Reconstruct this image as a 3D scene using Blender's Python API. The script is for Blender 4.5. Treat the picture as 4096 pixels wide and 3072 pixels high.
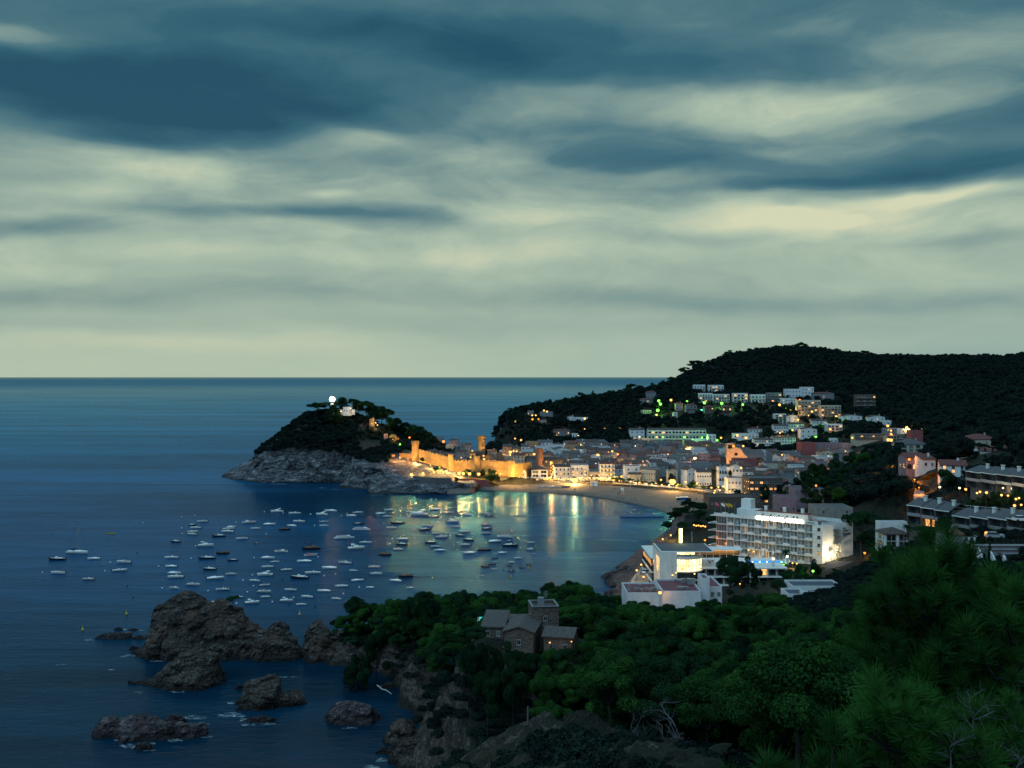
import bpy, math, random
import numpy as np
from math import radians as R, sin, cos, pi, atan2, sqrt
for _o in list(bpy.data.objects): bpy.data.objects.remove(_o)
SC = bpy.context.scene
COL = SC.collection
# ------------------------------------------------------------------ camera
H0 = 80.0; F = 4096.0; HV = 1507.0
cam = bpy.data.cameras.new('camera'); camo = bpy.data.objects.new('camera', cam); COL.objects.link(camo)
camo.location = (0, 0, H0); camo.rotation_euler = (R(90), 0, 0)
cam.sensor_width = 36; cam.lens = 36; cam.shift_y = (HV - 1536.0) / 4096.0
cam.clip_start = 0.5; cam.clip_end = 400000
SC.camera = camo
# ------------------------------------------------------------------ exposure
SC.view_settings.view_transform = 'Standard'; SC.view_settings.look = 'None'
SC.view_settings.exposure = 0.0; SC.view_settings.gamma = 1
cy = SC.cycles
cy.max_bounces = 5; cy.diffuse_bounces = 2; cy.glossy_bounces = 3; cy.transmission_bounces = 4; cy.transparent_max_bounces = 6
cy.sample_clamp_indirect = 2.0; cy.sample_clamp_direct = 0.0; cy.caustics_reflective = False; cy.caustics_refractive = False
cy.use_denoising = True
try:
    cy.denoiser = 'OPENIMAGEDENOISE'; cy.denoising_prefilter = 'ACCURATE'; cy.denoising_input_passes = 'RGB_ALBEDO_NORMAL'
except Exception: pass
# ------------------------------------------------------------------ world: dusk sky with long soft cloud bands
W = bpy.data.worlds.new("World"); SC.world = W; W.use_nodes = True
NT = W.node_tree
for n in list(NT.nodes): NT.nodes.remove(n)
class NB:
    """tiny node builder"""
    def __init__(s, nt): s.nt = nt
    def n(s, t, **k):
        nd = s.nt.nodes.new(t)
        for a, b in k.items(): setattr(nd, a, b)
        return nd
    def l(s, a, b): s.nt.links.new(a, b)
    def m(s, op, a, b=None, c=None, clamp=False):
        nd = s.n('ShaderNodeMath', operation=op); nd.use_clamp = clamp
        for i, v in enumerate((a, b, c)):
            if v is None: continue
            if isinstance(v, (int, float)): nd.inputs[i].default_value = v
            else: s.l(v, nd.inputs[i])
        return nd.outputs[0]
    def ramp(s, fac, stops, interp='LINEAR'):
        nd = s.n('ShaderNodeValToRGB'); cr = nd.color_ramp; cr.interpolation = interp
        while len(cr.elements) < len(stops): cr.elements.new(0.5)
        for e, (p, c) in zip(cr.elements, stops):
            e.position = p; e.color = (c[0], c[1], c[2], 1) if isinstance(c, (tuple, list)) else (c, c, c, 1)
        s.l(fac, nd.inputs[0]); return nd.outputs[0]
    def noise(s, vec, scale=5, detail=4, rough=.5, dist=0, out=0, sc=None):
        if sc:
            mp = s.n('ShaderNodeMapping'); mp.inputs['Scale'].default_value = sc; s.l(vec, mp.inputs[0]); vec = mp.outputs[0]
        nd = s.n('ShaderNodeTexNoise'); nd.inputs['Scale'].default_value = scale; nd.inputs['Detail'].default_value = detail
        nd.inputs['Roughness'].default_value = rough; nd.inputs['Distortion'].default_value = dist
        s.l(vec, nd.inputs['Vector']); return nd.outputs[out]
    def mixc(s, fac, a, b, blend='MIX'):
        nd = s.n('ShaderNodeMix', data_type='RGBA', blend_type=blend)
        for i, v in ((0, fac), (6, a), (7, b)):
            if isinstance(v, (int, float)): nd.inputs[i].default_value = v
            elif isinstance(v, (tuple, list)): nd.inputs[i].default_value = (v[0], v[1], v[2], 1)
            else: s.l(v, nd.inputs[i])
        return nd.outputs[2]
B = NB(NT)
tc = B.n('ShaderNodeTexCoord'); sp = B.n('ShaderNodeSeparateXYZ'); B.l(tc.outputs['Generated'], sp.inputs[0])
az = B.m('ARCTAN2', sp.outputs[0], sp.outputs[1]); el = B.m('ARCSINE', sp.outputs[2])
cb = B.n('ShaderNodeCombineXYZ'); B.l(az, cb.inputs[0]); B.l(el, cb.inputs[1])
# warp so that every cloud edge is ragged and wind-drawn
w1 = B.noise(cb.outputs[0], 1, 4, .55, 0, 1, sc=(2.6, 7.0, 1)); 
vs = B.n('ShaderNodeVectorMath', operation='SUBTRACT'); B.l(w1, vs.inputs[0]); vs.inputs[1].default_value = (.5, .5, .5)
vm = B.n('ShaderNodeVectorMath', operation='MULTIPLY'); B.l(vs.outputs[0], vm.inputs[0]); vm.inputs[1].default_value = (.26, .075, 0)
va = B.n('ShaderNodeVectorMath', operation='ADD'); B.l(cb.outputs[0], va.inputs[0]); B.l(vm.outputs[0], va.inputs[1]); WV = va.outputs[0]
sw = B.n('ShaderNodeSeparateXYZ'); B.l(WV, sw.inputs[0])
# brightness by elevation (0..0.36 rad is the part of the sky one sees low over the sea)
e01 = B.m('MULTIPLY', sw.outputs[1], 1/0.6)
base = B.ramp(e01, [(0, .86), (.035, .85), (.09, .77), (.14, .79), (.20, .80), (.28, .70), (.40, .50), (.50, .38), (.62, .40), (.8, .66), (1, .80)], 'EASE')
fld = base
def el_of(v): return math.atan((HV - v) / 4096.0)
def blob(x, y, rx, ry, amp, rot=0):
    """cloud patch; x, y, rx, ry on the 2212-wide preview of the sky, amp added to the brightness"""
    global fld
    u = x * 1.852; v = y * 1.852
    a = math.atan((u - 2048) / 4096.0); e = math.atan((HV - v) / 4096.0 * cos(a))
    mp = B.n('ShaderNodeMapping', vector_type='TEXTURE')
    mp.inputs['Location'].default_value = (a, e, 0); mp.inputs['Rotation'].default_value = (0, 0, R(rot))
    mp.inputs['Scale'].default_value = (rx * 1.852 / 4096, ry * 1.852 / 4096, 1)
    B.l(WV, mp.inputs[0])
    g = B.n('ShaderNodeTexGradient', gradient_type='SPHERICAL'); B.l(mp.outputs[0], g.inputs[0])
    s_ = B.n('ShaderNodeMapRange', interpolation_type='SMOOTHSTEP'); B.l(g.outputs[1], s_.inputs[0]); s_.inputs[4].default_value = amp*1.3
    fld = B.m('ADD', fld, s_.outputs[0])
for b_ in [(150,215,620,120,-.42,-3),(1050,110,900,80,-.16,-3),(330,120,500,60,-.12,0),(250,300,300,30,-.15,3),(700,240,300,40,-.15,-8),(560,190,620,80,-.24,-4),(60,150,330,60,-.12,0),(420,250,420,60,-.2,-6),(1000,150,560,70,-.14,-6),(620,60,500,60,-.12,0),
           (60,60,210,40,.22,0),(1000,40,300,60,.05,0),(2100,75,330,80,.2,0),(1730,60,260,50,.08,0),(1300,60,260,40,-.07,0),
           (1650,225,560,75,.3,-3),(1250,200,260,40,.12,0),(2150,260,260,60,-.15,0),(1130,250,200,40,.1,0),(720,300,330,50,.16,4),(1060,330,260,50,.12,0),(250,370,430,55,.14,0),
           (1950,375,560,62,-.42,-2),(1450,340,330,40,-.22,-5),(1700,400,420,25,-.15,0),
           (760,480,300,36,-.26,-4),(430,465,330,34,-.14,0),(160,430,260,30,.12,0),(90,500,240,30,-.2,0),(720,425,60,20,.12,0),
           (1750,480,520,58,.2,-2),(1780,478,140,26,.17,-12),(1150,480,330,50,.12,0),(2000,440,260,24,.18,0),(1550,520,260,26,-.08,0),(2150,520,220,26,-.08,0),(1150,545,500,40,.08,0),(600,560,600,30,.06,0),
           (300,630,700,42,-.09,0),(1400,640,900,44,-.10,-1),(2150,640,400,40,-.07,0),(500,730,700,40,.05,0),(2100,770,500,50,-.08,0)]: blob(*b_)
n2 = B.noise(WV, 1, 7, .56, .5, 0, sc=(5.5, 17, 1)); n3 = B.noise(WV, 1, 6, .62, .6, 0, sc=(16, 46, 1))
lowf = B.n('ShaderNodeMapRange'); B.l(el, lowf.inputs[0]); lowf.inputs[1].default_value = .02; lowf.inputs[2].default_value = .16; lowf.inputs[3].default_value = .18; lowf.inputs[4].default_value = 1
nn = B.m('ADD', B.m('MULTIPLY', B.m('SUBTRACT', n2, .5), .54), B.m('MULTIPLY', B.m('SUBTRACT', n3, .5), .17))
fld = B.m('ADD', fld, B.m('MULTIPLY', nn, lowf.outputs[0]))
skyc = B.ramp(fld, [(0, (.014, .080, .135)), (.22, (.032, .125, .180)), (.45, (.080, .190, .230)), (.66, (.23, .345, .32)), (.84, (.42, .53, .42)), (1.0, (.68, .70, .48))])
# bluish low right side
skyc = B.mixc(B.m('MULTIPLY', B.ramp(el, [(0, .55), (.1, 0)]), B.ramp(B.m('ADD', az, .5), [(.35, 0), (1, 1)])), skyc, (.27, .42, .41))
# the open sky overhead and to the back is deep blue dusk
zen = B.n('ShaderNodeMapRange', interpolation_type='SMOOTHSTEP'); B.l(el, zen.inputs[0]); zen.inputs[1].default_value = .5; zen.inputs[2].default_value = 1.0
skyc = B.mixc(zen.outputs[0], skyc, (.17, .36, .56))
bk = B.n('ShaderNodeMapRange', interpolation_type='SMOOTHSTEP'); B.l(B.m('COSINE', az), bk.inputs[0]); bk.inputs[1].default_value = .5; bk.inputs[2].default_value = -.2
skyc = B.mixc(B.m('MULTIPLY', bk.outputs[0], .85), skyc, (.15, .30, .44))
# behind the camera: the last glow of the set sun keeps the land readable
glow = B.ramp(B.m('MULTIPLY_ADD', B.m('COSINE', B.m('SUBTRACT', az, R(150))), .5, .5), [(.55, 0), (1, 1)])
# physical twilight sky shining faintly between the clouds
sky = B.n('ShaderNodeTexSky', sky_type='NISHITA'); sky.sun_disc = False; sky.sun_elevation = R(1.0); sky.sun_rotation = R(150)
bg1 = B.n('ShaderNodeBackground'); B.l(sky.outputs[0], bg1.inputs[0]); bg1.inputs[1].default_value = .008
bg2 = B.n('ShaderNodeBackground'); B.l(skyc, bg2.inputs[0]); bg2.inputs[1].default_value = 0.95
ad = B.n('ShaderNodeAddShader'); B.l(bg1.outputs[0], ad.inputs[0]); B.l(bg2.outputs[0], ad.inputs[1])
wo = B.n('ShaderNodeOutputWorld'); B.l(ad.outputs[0], wo.inputs[0])
W.cycles.sampling_method = 'MANUAL'; W.cycles.sample_map_resolution = 512
# ------------------------------------------------------------------ sun: a very weak, very wide dusk glow
sl = bpy.data.lights.new('sun', 'SUN'); sl.energy = 1.5; sl.angle = R(60); sl.color = (.50, .82, 1.0)
so = bpy.data.objects.new('sun', sl); COL.objects.link(so); so.rotation_euler = (R(38), 0, R(-35))
# ------------------------------------------------------------------ helpers
rnd = random.Random(7)
def P(u, v, d): return ((u - 2048.0) / F * d, d, H0 - (v - HV) / F * d)
def S(u, v, z=0.0):
    d = (H0 - z) * F / (v - HV); return ((u - 2048.0) / F * d, d)
def _h(ix, iy, iz, s):
    n = (ix.astype(np.int64) * 374761393 + iy.astype(np.int64) * 668265263 + iz.astype(np.int64) * 2147483647 + s * 1274126177) & 0xffffffff
    n = ((n ^ (n >> 13)) * 1274126177) & 0xffffffff
    n = ((n ^ (n >> 16)) * 2246822519) & 0xffffffff
    return ((n ^ (n >> 15)) & 0xffffff) / 16777215.0 * 2 - 1
def vn(x, y, z=0.0, s=0):
    x, y, z = np.broadcast_arrays(np.asarray(x, float), np.asarray(y, float), np.asarray(z, float))
    ix, iy, iz = np.floor(x), np.floor(y), np.floor(z); fx, fy, fz = x - ix, y - iy, z - iz
    fx, fy, fz = fx*fx*(3-2*fx), fy*fy*(3-2*fy), fz*fz*(3-2*fz); r = 0
    for a in (0, 1):
        for b in (0, 1):
            for c in (0, 1):
                r = r + _h(ix+a, iy+b, iz+c, s) * (fx if a else 1-fx) * (fy if b else 1-fy) * (fz if c else 1-fz)
    return r
def fbm(x, y, z=0.0, oct=4, s=0, ridge=False):
    r = 0; a = 1.0; t = 0
    for i in range(oct):
        k = 2.03**i; q = vn(x*k + 17.3*i, y*k + 5.1*i, np.asarray(z)*k, s+i)
        if ridge: q = 1 - 2*np.abs(q)
        r = r + a*q; t += a; a *= .5
    return r / t
def sstep(a, b, x):
    t = np.clip((np.asarray(x, float) - a) / (b - a), 0, 1); return t*t*(3-2*t)
MATS = {}
def mat(name, build):
    if name in MATS: return MATS[name]
    m = bpy.data.materials.new(name); m.use_nodes = True; nt = m.node_tree
    for n in list(nt.nodes): nt.nodes.remove(n)
    b = NB(nt); out = b.n('ShaderNodeOutputMaterial'); build(b, out); MATS[name] = m; return m
def pbsdf(b, out, col, rough=.7, metal=0, spec=.3, bump=None, bstr=.3, bdist=.1, emit=None, es=0):
    p = b.n('ShaderNodeBsdfPrincipled')
    def st(k, v):
        if isinstance(v, (int, float)): p.inputs[k].default_value = v
        elif isinstance(v, (tuple, list)): p.inputs[k].default_value = (v[0], v[1], v[2], 1)
        else: b.l(v, p.inputs[k])
    st('Base Color', col); st('Roughness', rough); st('Metallic', metal); st('Specular IOR Level', spec)
    if bump is not None:
        bn = b.n('ShaderNodeBump'); bn.inputs['Strength'].default_value = bstr; bn.inputs['Distance'].default_value = bdist
        b.l(bump, bn.inputs['Height']); b.l(bn.outputs[0], p.inputs['Normal'])
    if emit is not None: st('Emission Color', emit); st('Emission Strength', es)
    b.l(p.outputs[0], out.inputs[0]); return p
def plain(name, col, rough=.6, metal=0, var=.15, scale=1.5, spec=.3):
    """painted / rendered surface with gentle blotches and fine grain"""
    def bd(b, out):
        t = b.n('ShaderNodeTexCoord'); g = b.n('ShaderNodeNewGeometry')
        n = b.noise(g.outputs['Position'], scale, 5, .6); k = b.ramp(n, [(.3, tuple(c*(1-var) for c in col)), (.7, tuple(min(1, c*(1+var*.6)) for c in col))])
        n2 = b.noise(g.outputs['Position'], scale*9, 3, .6)
        if 'render' in name or 'white' in name and 'hotel' in name: k = b.mixc(b.ramp(b.noise(g.outputs['Position'], 1, 4, .65, 0, 0, sc=(1.1, 1.1, .16)), [(.52, 0), (.72, .38)]), k, tuple(c*.42 for c in col))
        pbsdf(b, out, k, rough, metal, spec, n2, .25, .03)
    return mat(name, bd)
def emis(name, col, s):
    def bd(b, out):
        e = b.n('ShaderNodeEmission'); e.inputs[0].default_value = (*col, 1); e.inputs[1].default_value = s; b.l(e.outputs[0], out.inputs[0])
    return mat(name, bd)
def litwin(name, col, s):
    """lit window: curtains and furniture make the glow uneven"""
    def bd(b, out):
        g = b.n('ShaderNodeNewGeometry'); n = b.noise(g.outputs['Position'], 1.1, 3, .7, 0, 0, sc=(1, 1, .45))
        k = b.ramp(n, [(.32, tuple(c*.18 for c in col)), (.62, col)])
        e = b.n('ShaderNodeEmission'); b.l(k, e.inputs[0]); e.inputs[1].default_value = s; b.l(e.outputs[0], out.inputs[0])
    return mat(name, bd)
class MB:
    def __init__(s): s.v = []; s.f = []; s.m = []; s.mi = 0
    def add(s, vs, fs):
        o = len(s.v); s.v += [tuple(q) for q in vs]; s.f += [tuple(i + o for i in f) for f in fs]; s.m += [s.mi]*len(fs); return s
    def box(s, cx, cy, cz, sx, sy, sz, rz=0, taper=1.0):
        c, n = cos(rz), sin(rz); vs = []
        for dz, t in ((-.5, 1), (.5, taper)):
            for dx, dy in ((-.5,-.5),(.5,-.5),(.5,.5),(-.5,.5)):
                x, y = dx*sx*t, dy*sy*t; vs.append((cx + x*c - y*n, cy + x*n + y*c, cz + dz*sz))
        return s.add(vs, [(0,3,2,1),(4,5,6,7),(0,1,5,4),(1,2,6,5),(2,3,7,6),(3,0,4,7)])
    def prism(s, pts, z0, z1):
        n = len(pts); a = sum(pts[i][0]*pts[(i+1)%n][1]-pts[(i+1)%n][0]*pts[i][1] for i in range(n))
        if a < 0: pts = pts[::-1]
        vs = [(x, y, z0) for x, y in pts] + [(x, y, z1) for x, y in pts]
        return s.add(vs, [tuple(range(n-1, -1, -1)), tuple(range(n, 2*n))] + [(i, (i+1)%n, n+(i+1)%n, n+i) for i in range(n)])
    def tube(s, pts, rs, k=6, cap=True):
        pts = [np.array(p, float) for p in pts]
        if isinstance(rs, (int, float)): rs = [rs]*len(pts)
        vs = []; fs = []; n = len(pts)
        for i, p in enumerate(pts):
            t = pts[min(i+1, n-1)] - pts[max(i-1, 0)]; t = t / (np.linalg.norm(t) + 1e-9)
            a = np.cross(t, (0, 0, 1)) if abs(t[2]) < .95 else np.cross(t, (1, 0, 0)); a /= np.linalg.norm(a); b = np.cross(t, a)
            for j in range(k): q = 2*pi*j/k; vs.append(p + rs[i]*(cos(q)*a + sin(q)*b))
        for i in range(n-1):
            for j in range(k): fs.append((i*k+j, i*k+(j+1)%k, (i+1)*k+(j+1)%k, (i+1)*k+j))
        if cap: fs += [tuple(range(k-1, -1, -1)), tuple(range((n-1)*k, n*k))]
        return s.add(vs, fs)
    def lathe(s, cx, cy, prof, k=16):
        vs = [(cx + r*cos(2*pi*j/k), cy + r*sin(2*pi*j/k), z) for r, z in prof for j in range(k)]; n = len(prof)
        fs = [(i*k+j, i*k+(j+1)%k, (i+1)*k+(j+1)%k, (i+1)*k+j) for i in range(n-1) for j in range(k)]
        fs += [tuple(range(k-1, -1, -1)), tuple(range((n-1)*k, n*k))]
        return s.add(vs, fs)
    def ball(s, cx, cy, cz, r, k=10, h=6, sz=1):
        pr = [(max(r*sin(pi*i/h), r*.02), cz - r*sz*cos(pi*i/h)) for i in range(h+1)]; return s.lathe(cx, cy, pr, k)
    def xf(s, rz, x, y, z=0, o=0):
        c, n = cos(rz), sin(rz); s.v[o:] = [(x + a*c - b*n, y + a*n + b*c, z + q) for a, b, q in s.v[o:]]; return s
    def mesh(s, name, mats, smooth=False):
        me = bpy.data.meshes.new(name); me.from_pydata(s.v, [], s.f)
        for m in (mats if isinstance(mats, (list, tuple)) else [mats]): me.materials.append(m)
        if any(s.m): me.polygons.foreach_set('material_index', s.m)
        if smooth: me.polygons.foreach_set('use_smooth', [True]*len(s.f))
        me.update(); return me
    def build(s, name, mats, parent=None, loc=(0,0,0), rz=0, smooth=False):
        return link(name, s.mesh(name, mats, smooth), parent, loc, rz)
def link(name, me, parent=None, loc=(0,0,0), rz=0, sc=None):
    o = bpy.data.objects.new(name, me); COL.objects.link(o); o.location = loc; o.rotation_euler = (0, 0, rz)
    if sc: o.scale = sc
    if parent: o.parent = parent
    return o
def npmesh(name, V, Fq, mats, smooth=False, mi=None):
    me = bpy.data.meshes.new(name); n = len(V); k = Fq.shape[1]; m = len(Fq)
    me.vertices.add(n); me.vertices.foreach_set('co', np.asarray(V, np.float32).ravel())
    me.loops.add(m*k); me.loops.foreach_set('vertex_index', Fq.astype(np.int32).ravel())
    me.polygons.add(m); me.polygons.foreach_set('loop_start', np.arange(0, m*k, k, dtype=np.int32)); me.polygons.foreach_set('loop_total', np.full(m, k, np.int32))
    for q in (mats if isinstance(mats, (list, tuple)) else [mats]): me.materials.append(q)
    if mi is not None: me.polygons.foreach_set('material_index', mi.astype(np.int32))
    me.polygons.foreach_set('use_smooth', np.full(m, smooth)); me.update(calc_edges=True); me.validate(); return me
def tag(o, label, cat, group=None):
    o['label'] = label; o['category'] = cat
    if group: o['group'] = group
    return o
def thing(name, label, cat, loc=(0,0,0), rz=0, group=None):
    o = bpy.data.objects.new(name, None); COL.objects.link(o); o.empty_display_size = .3; o.location = loc; o.rotation_euler = (0, 0, rz)
    return tag(o, label, cat, group)
def copytree(o, parent=None):
    c = o.copy(); COL.objects.link(c); c.parent = parent
    for ch in KIDS.get(o.name, []): copytree2(ch, c)
    return c
KIDS = {}
def copytree2(ch, c):
    d = ch.copy(); COL.objects.link(d); d.parent = c
    for g in KIDS.get(ch.name, []): copytree2(g, d)
def regkids(o):
    KIDS[o.name] = list(o.children)
    for c in o.children: regkids(c)
ORD = ['leftmost','second from the left','third from the left','fourth from the left','fifth from the left','sixth from the left','seventh from the left','eighth from the left','ninth from the left','tenth from the left','eleventh from the left','twelfth from the left','thirteenth from the left','fourteenth from the left','fifteenth from the left','sixteenth from the left','seventeenth from the left','eighteenth from the left','nineteenth from the left','twentieth from the left']
# ------------------------------------------------------------------ lay of the land: coast line and heights
#   coast points: (x, y, width of the slope between sea level and the land behind)
def SS(u, v, w): x, y = S(u, v); return (x, y, w)
COAST = [(-70,-60,30),(-50,60,30),(-30,100,26),(-18,130,16),(-15,160,9),(-17,178,8),(-19,196,8)] + [SS(*q) for q in [
  (1600,3072,10),(1640,2960,9),(1655,2880,8),(1570,2835,6),(1558,2760,7),(1550,2722,8),(1440,2690,12),(1340,2672,14),(1250,2655,10)]] + [
  (-57,300,8),(-60,306,12),(-46,316,14),(-30,322,14),(-8,325,14),(12,334,12),(26,352,9)] + [SS(*q) for q in [
  (2425,2400,8),(2412,2340,8),(2440,2285,8),(2500,2240,8),(2610,2195,9),(2655,2150,12),(2685,2100,16),(2702,2070,10),(2622,2037,8),(2514,2013,8),(2420,1995,8),(2325,1982,8),(2163,1972,8),(2000,1963,8),(1905,1962,7),(1893,1972,7),
  (1860,1976,12),(1775,1977,16),(1640,1978,22),(1477,1977,22),(1423,1961,16),(1345,1952,14),(1341,1931,12),(1260,1934,16),(1150,1932,26),(1043,1931,30),(945,1920,30),(882,1909,26)]] + [
  (-240,850,30),(-160,900,40),(-60,900,30),(0,890,14),(8,950,12),(2,1060,14),(-24,1120,22),(-24,1230,30),(60,1500,60),(300,3200,60),(3500,3200,60),(3500,-300,60),(-70,-300,30)]
CX = np.array(COAST)
def sdist(x, y):
    """signed distance to the coast (positive on land) and the slope width there"""
    x = np.asarray(x, float); y = np.asarray(y, float)
    best = np.full(x.shape, 1e9); wd = np.zeros(x.shape); inside = np.zeros(x.shape, bool); n = len(CX)
    for i in range(n):
        ax, ay, aw = CX[i]; bx, by, bw = CX[(i+1) % n]; dx, dy = bx-ax, by-ay; L = dx*dx+dy*dy
        t = np.clip(((x-ax)*dx + (y-ay)*dy)/L, 0, 1); d = np.hypot(x-ax-t*dx, y-ay-t*dy)
        k = d < best; best = np.where(k, d, best); wd = np.where(k, aw+t*(bw-aw), wd)
        c = ((ay > y) != (by > y)); xi = ax + (y-ay)/(dy if dy else 1e-9)*dx; inside ^= c & (x < xi)
    return np.where(inside, best, -best), wd
def G_(u, v, d, dz=0): x, y, z = P(u, v, d); return (x, y, z+dz)
CP = [ # heights of the ground (x, y, z)
 (0,0,76.5),(30,0,77),(-25,10,70),(0,20,70),(25,20,71),(0,50,57),(30,50,57.5),(-25,60,50),(-12,100,38),(-4,120,30),(0,150,22),(5,180,22),(60,30,74),(80,80,60),(40,80,49),(-40,60,44),(-25,90,34),(0,-80,90),(200,-80,100),(120,40,78),(180,100,74),
 G_(2150,2890,95),G_(2060,2950,95),G_(2380,3020,82,-1),G_(2250,2900,98),G_(2420,3060,76),G_(2000,2980,100),
 G_(2050,2850,172),G_(1900,2750,200),G_(1700,2740,222),G_(1640,2680,235),G_(1850,2700,215),
 (0,181,33),(8,184,32.8),(-7,186,33),(12,181,32.4),(0,174,31.5),(9,174,31),(-8,178,31.5),(4,190,33),G_(1900,2560,215,-2),G_(1900,2450,262,-8),G_(1760,2470,262,-7),G_(1500,2470,268,-8),G_(1440,2560,262,-5),G_(1700,2560,250,-6),
 G_(2100,2400,290,-9),G_(2300,2400,285,-9),G_(2280,2560,225),
 G_(2400,2800,130,-9),G_(2250,2780,130,-9),G_(2700,2650,165,-8),G_(2550,2550,220,-8),G_(3000,2750,120,-9),G_(3300,2600,150,-9),G_(3000,2480,235,-8),G_(3300,2480,215,-8),G_(3500,2450,200,-8),G_(3200,3060,95),G_(2800,3060,98),G_(4000,2500,105,-9),G_(4000,2330,170,-9),G_(3700,2330,180,-8),G_(2700,2480,260,-7),G_(2450,2480,265,-6),
 (60,300,9),(45,325,7),(85,300,14),G_(3000,2350,310),G_(3100,2400,285),G_(3250,2400,272),G_(3400,2400,270),(68,330,7),(52,378,4.5),(60,410,5),(70,440,6),
 (58,392,5),(64,380,6),(85,350,8),(78,395,9.5),(75,418,9.5),(95,412,10),(120,388,10),(100,370,10),(122,340,10),(140,372,9.5),(140,400,10),(110,440,10),
 G_(3420,2290,345),G_(3560,2250,335),G_(3500,2240,360),G_(3640,2260,330),G_(3700,2280,290),G_(3450,2400,270),
 (90,470,12),(85,500,14),(100,520,13),(120,480,11),(110,560,5),(128,600,3),(140,640,3.2),
 (70,690,2.2),(100,665,2.2),(120,640,2),(40,715,2),(0,725,1.8),(125,668,3.4),(100,700,3.6),(60,730,3.6),(20,740,3.8),(-10,738,3.6),(-30,735,6),
 (20,780,5),(100,760,5),(160,700,5),(170,620,5),(150,580,5),(200,560,9),(0,830,8),(80,830,7),(160,800,7),(240,740,9),(50,900,13),(150,900,12),(240,850,12),(300,720,14),
 G_(3300,2090,470),G_(3320,2110,425),G_(3450,2110,385),G_(3250,2000,520),G_(3400,1920,560),G_(3550,1880,520),G_(3600,2050,400),G_(3500,2170,350),
 G_(3640,1920,400),G_(3690,1960,385),G_(3650,1990,370),G_(3720,1880,420),G_(3820,1915,370),G_(3950,1975,335),G_(4096,1990,325),G_(3850,2050,305,-2),G_(4050,2060,290),G_(3700,2110,285),G_(3900,2120,275),G_(3620,2205,300),G_(3560,2210,310),G_(3850,2230,262),G_(4050,2240,235),G_(3980,2120,280),
 G_(3900,1830,500),G_(4050,1800,520),G_(3640,1812,620),G_(3800,1850,440),G_(3450,1800,800),G_(3300,1832,800),G_(3650,1770,800),G_(3500,1900,600),
 G_(2520,1765,950),G_(2700,1768,950),G_(2840,1790,930),G_(3010,1790,900),G_(3150,1782,900),G_(3150,1738,930),G_(3240,1745,940),G_(3250,1790,870),
 G_(2300,1752,1000),G_(2200,1770,1000),G_(2120,1770,1010),G_(2400,1760,990),G_(2160,1700,1080),G_(2330,1690,1090),G_(2450,1700,1060),
 G_(2600,1690,1040),G_(2700,1665,1060),G_(2750,1622,1090),G_(2850,1620,1080),G_(2980,1622,1070),G_(3070,1630,1060),G_(3130,1690,990),G_(3300,1690,980),G_(3400,1690,960),G_(2900,1690,1010),G_(2620,1640,1100),G_(3250,1625,1080),G_(3470,1640,1060),G_(3560,1690,930),
 G_(2060,1655,1120,-6),G_(2100,1620,1140,-8),G_(2160,1618,1150,-13),G_(2282,1592,1180,-13),G_(2330,1568,1200,-13),G_(2450,1556,1230,-13),G_(2532,1535,1250,-13),G_(2608,1534,1280,-13),G_(2684,1507,1350,-13),G_(2743,1480,1400,-8),G_(2776,1455,1430,-8),G_(2830,1453,1450,-8),G_(2922,1420,1480,-8),G_(3009,1405,1500,-8),G_(3150,1390,1500,-8),G_(3198,1384,1500,-8),G_(3277,1399,1490,-8),G_(3446,1411,1450,-8),G_(3570,1426,1400,-8),G_(3704,1421,1350,-8),G_(3813,1421,1320,-8),G_(3981,1436,1260,-8),G_(4100,1414,1230,-8),G_(4300,1400,1200,-8),
 G_(3000,1500,1300,-6),G_(3400,1520,1200,-6),G_(3800,1540,1080,-6),G_(4096,1560,950,-6),G_(3700,1650,900,-6),G_(4000,1660,780,-6),G_(3600,1720,830,-4),G_(3850,1750,650,-5),G_(4096,1740,600,-5),G_(2850,1540,1200,-6),
 (98,1380,30),(165,1400,38),(165,1550,25),(215,1430,42),(235,1600,28),(262,1500,48),(120,1650,20),(290,1750,35),(150,1750,25),(600,1900,60),(1200,1900,50),(1500,1200,80),(900,700,85),(600,400,70),(400,200,75),(250,200,60),
 # the cape
 G_(945,1890,818),G_(1043,1790,812),G_(1151,1712,812),G_(1227,1652,815),G_(1300,1645,812),G_(1370,1648,808),G_(1477,1679,805),G_(1585,1758,800),G_(1650,1752,815),G_(1721,1768,815),G_(1800,1806,800),
 G_(1173,1790,785),G_(1100,1830,785),G_(1368,1815,768),G_(1444,1850,752),G_(1280,1740,795),G_(1480,1760,785),G_(1530,1800,765),G_(1585,1850,736),G_(1500,1875,725),G_(1640,1904,716),G_(1661,1838,746),G_(1735,1865,738),G_(1802,1882,736),G_(1910,1884,738),G_(1560,1912,712),G_(1480,1920,715),
 G_(1730,1903,718),G_(1800,1906,720),G_(1911,1916,725),G_(1900,1830,790),G_(1990,1850,800),G_(2020,1890,742),G_(2100,1850,790),(-20,850,16),(-100,860,22),(-60,770,16)]
CPa = np.array(CP); RN = len(CPa)
_D = np.hypot(CPa[:,None,0]-CPa[None,:,0], CPa[:,None,1]-CPa[None,:,1])
_A = np.zeros((RN+1, RN+1)); _A[:RN,:RN] = -_D + np.eye(RN)*.8; _A[:RN,RN] = 1; _A[RN,:RN] = 1
RW = np.linalg.solve(_A, np.append(CPa[:,2], 0))
def rbf(x, y):
    x = np.asarray(x, float); sh = x.shape; x = x.ravel(); y = np.asarray(y, float).ravel(); o = np.empty(len(x))
    for i in range(0, len(x), 40000):
        d = np.hypot(x[i:i+40000,None]-CPa[None,:,0], y[i:i+40000,None]-CPa[None,:,1]); o[i:i+40000] = -d @ RW[:RN] + RW[RN]
    return o.reshape(sh)
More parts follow.
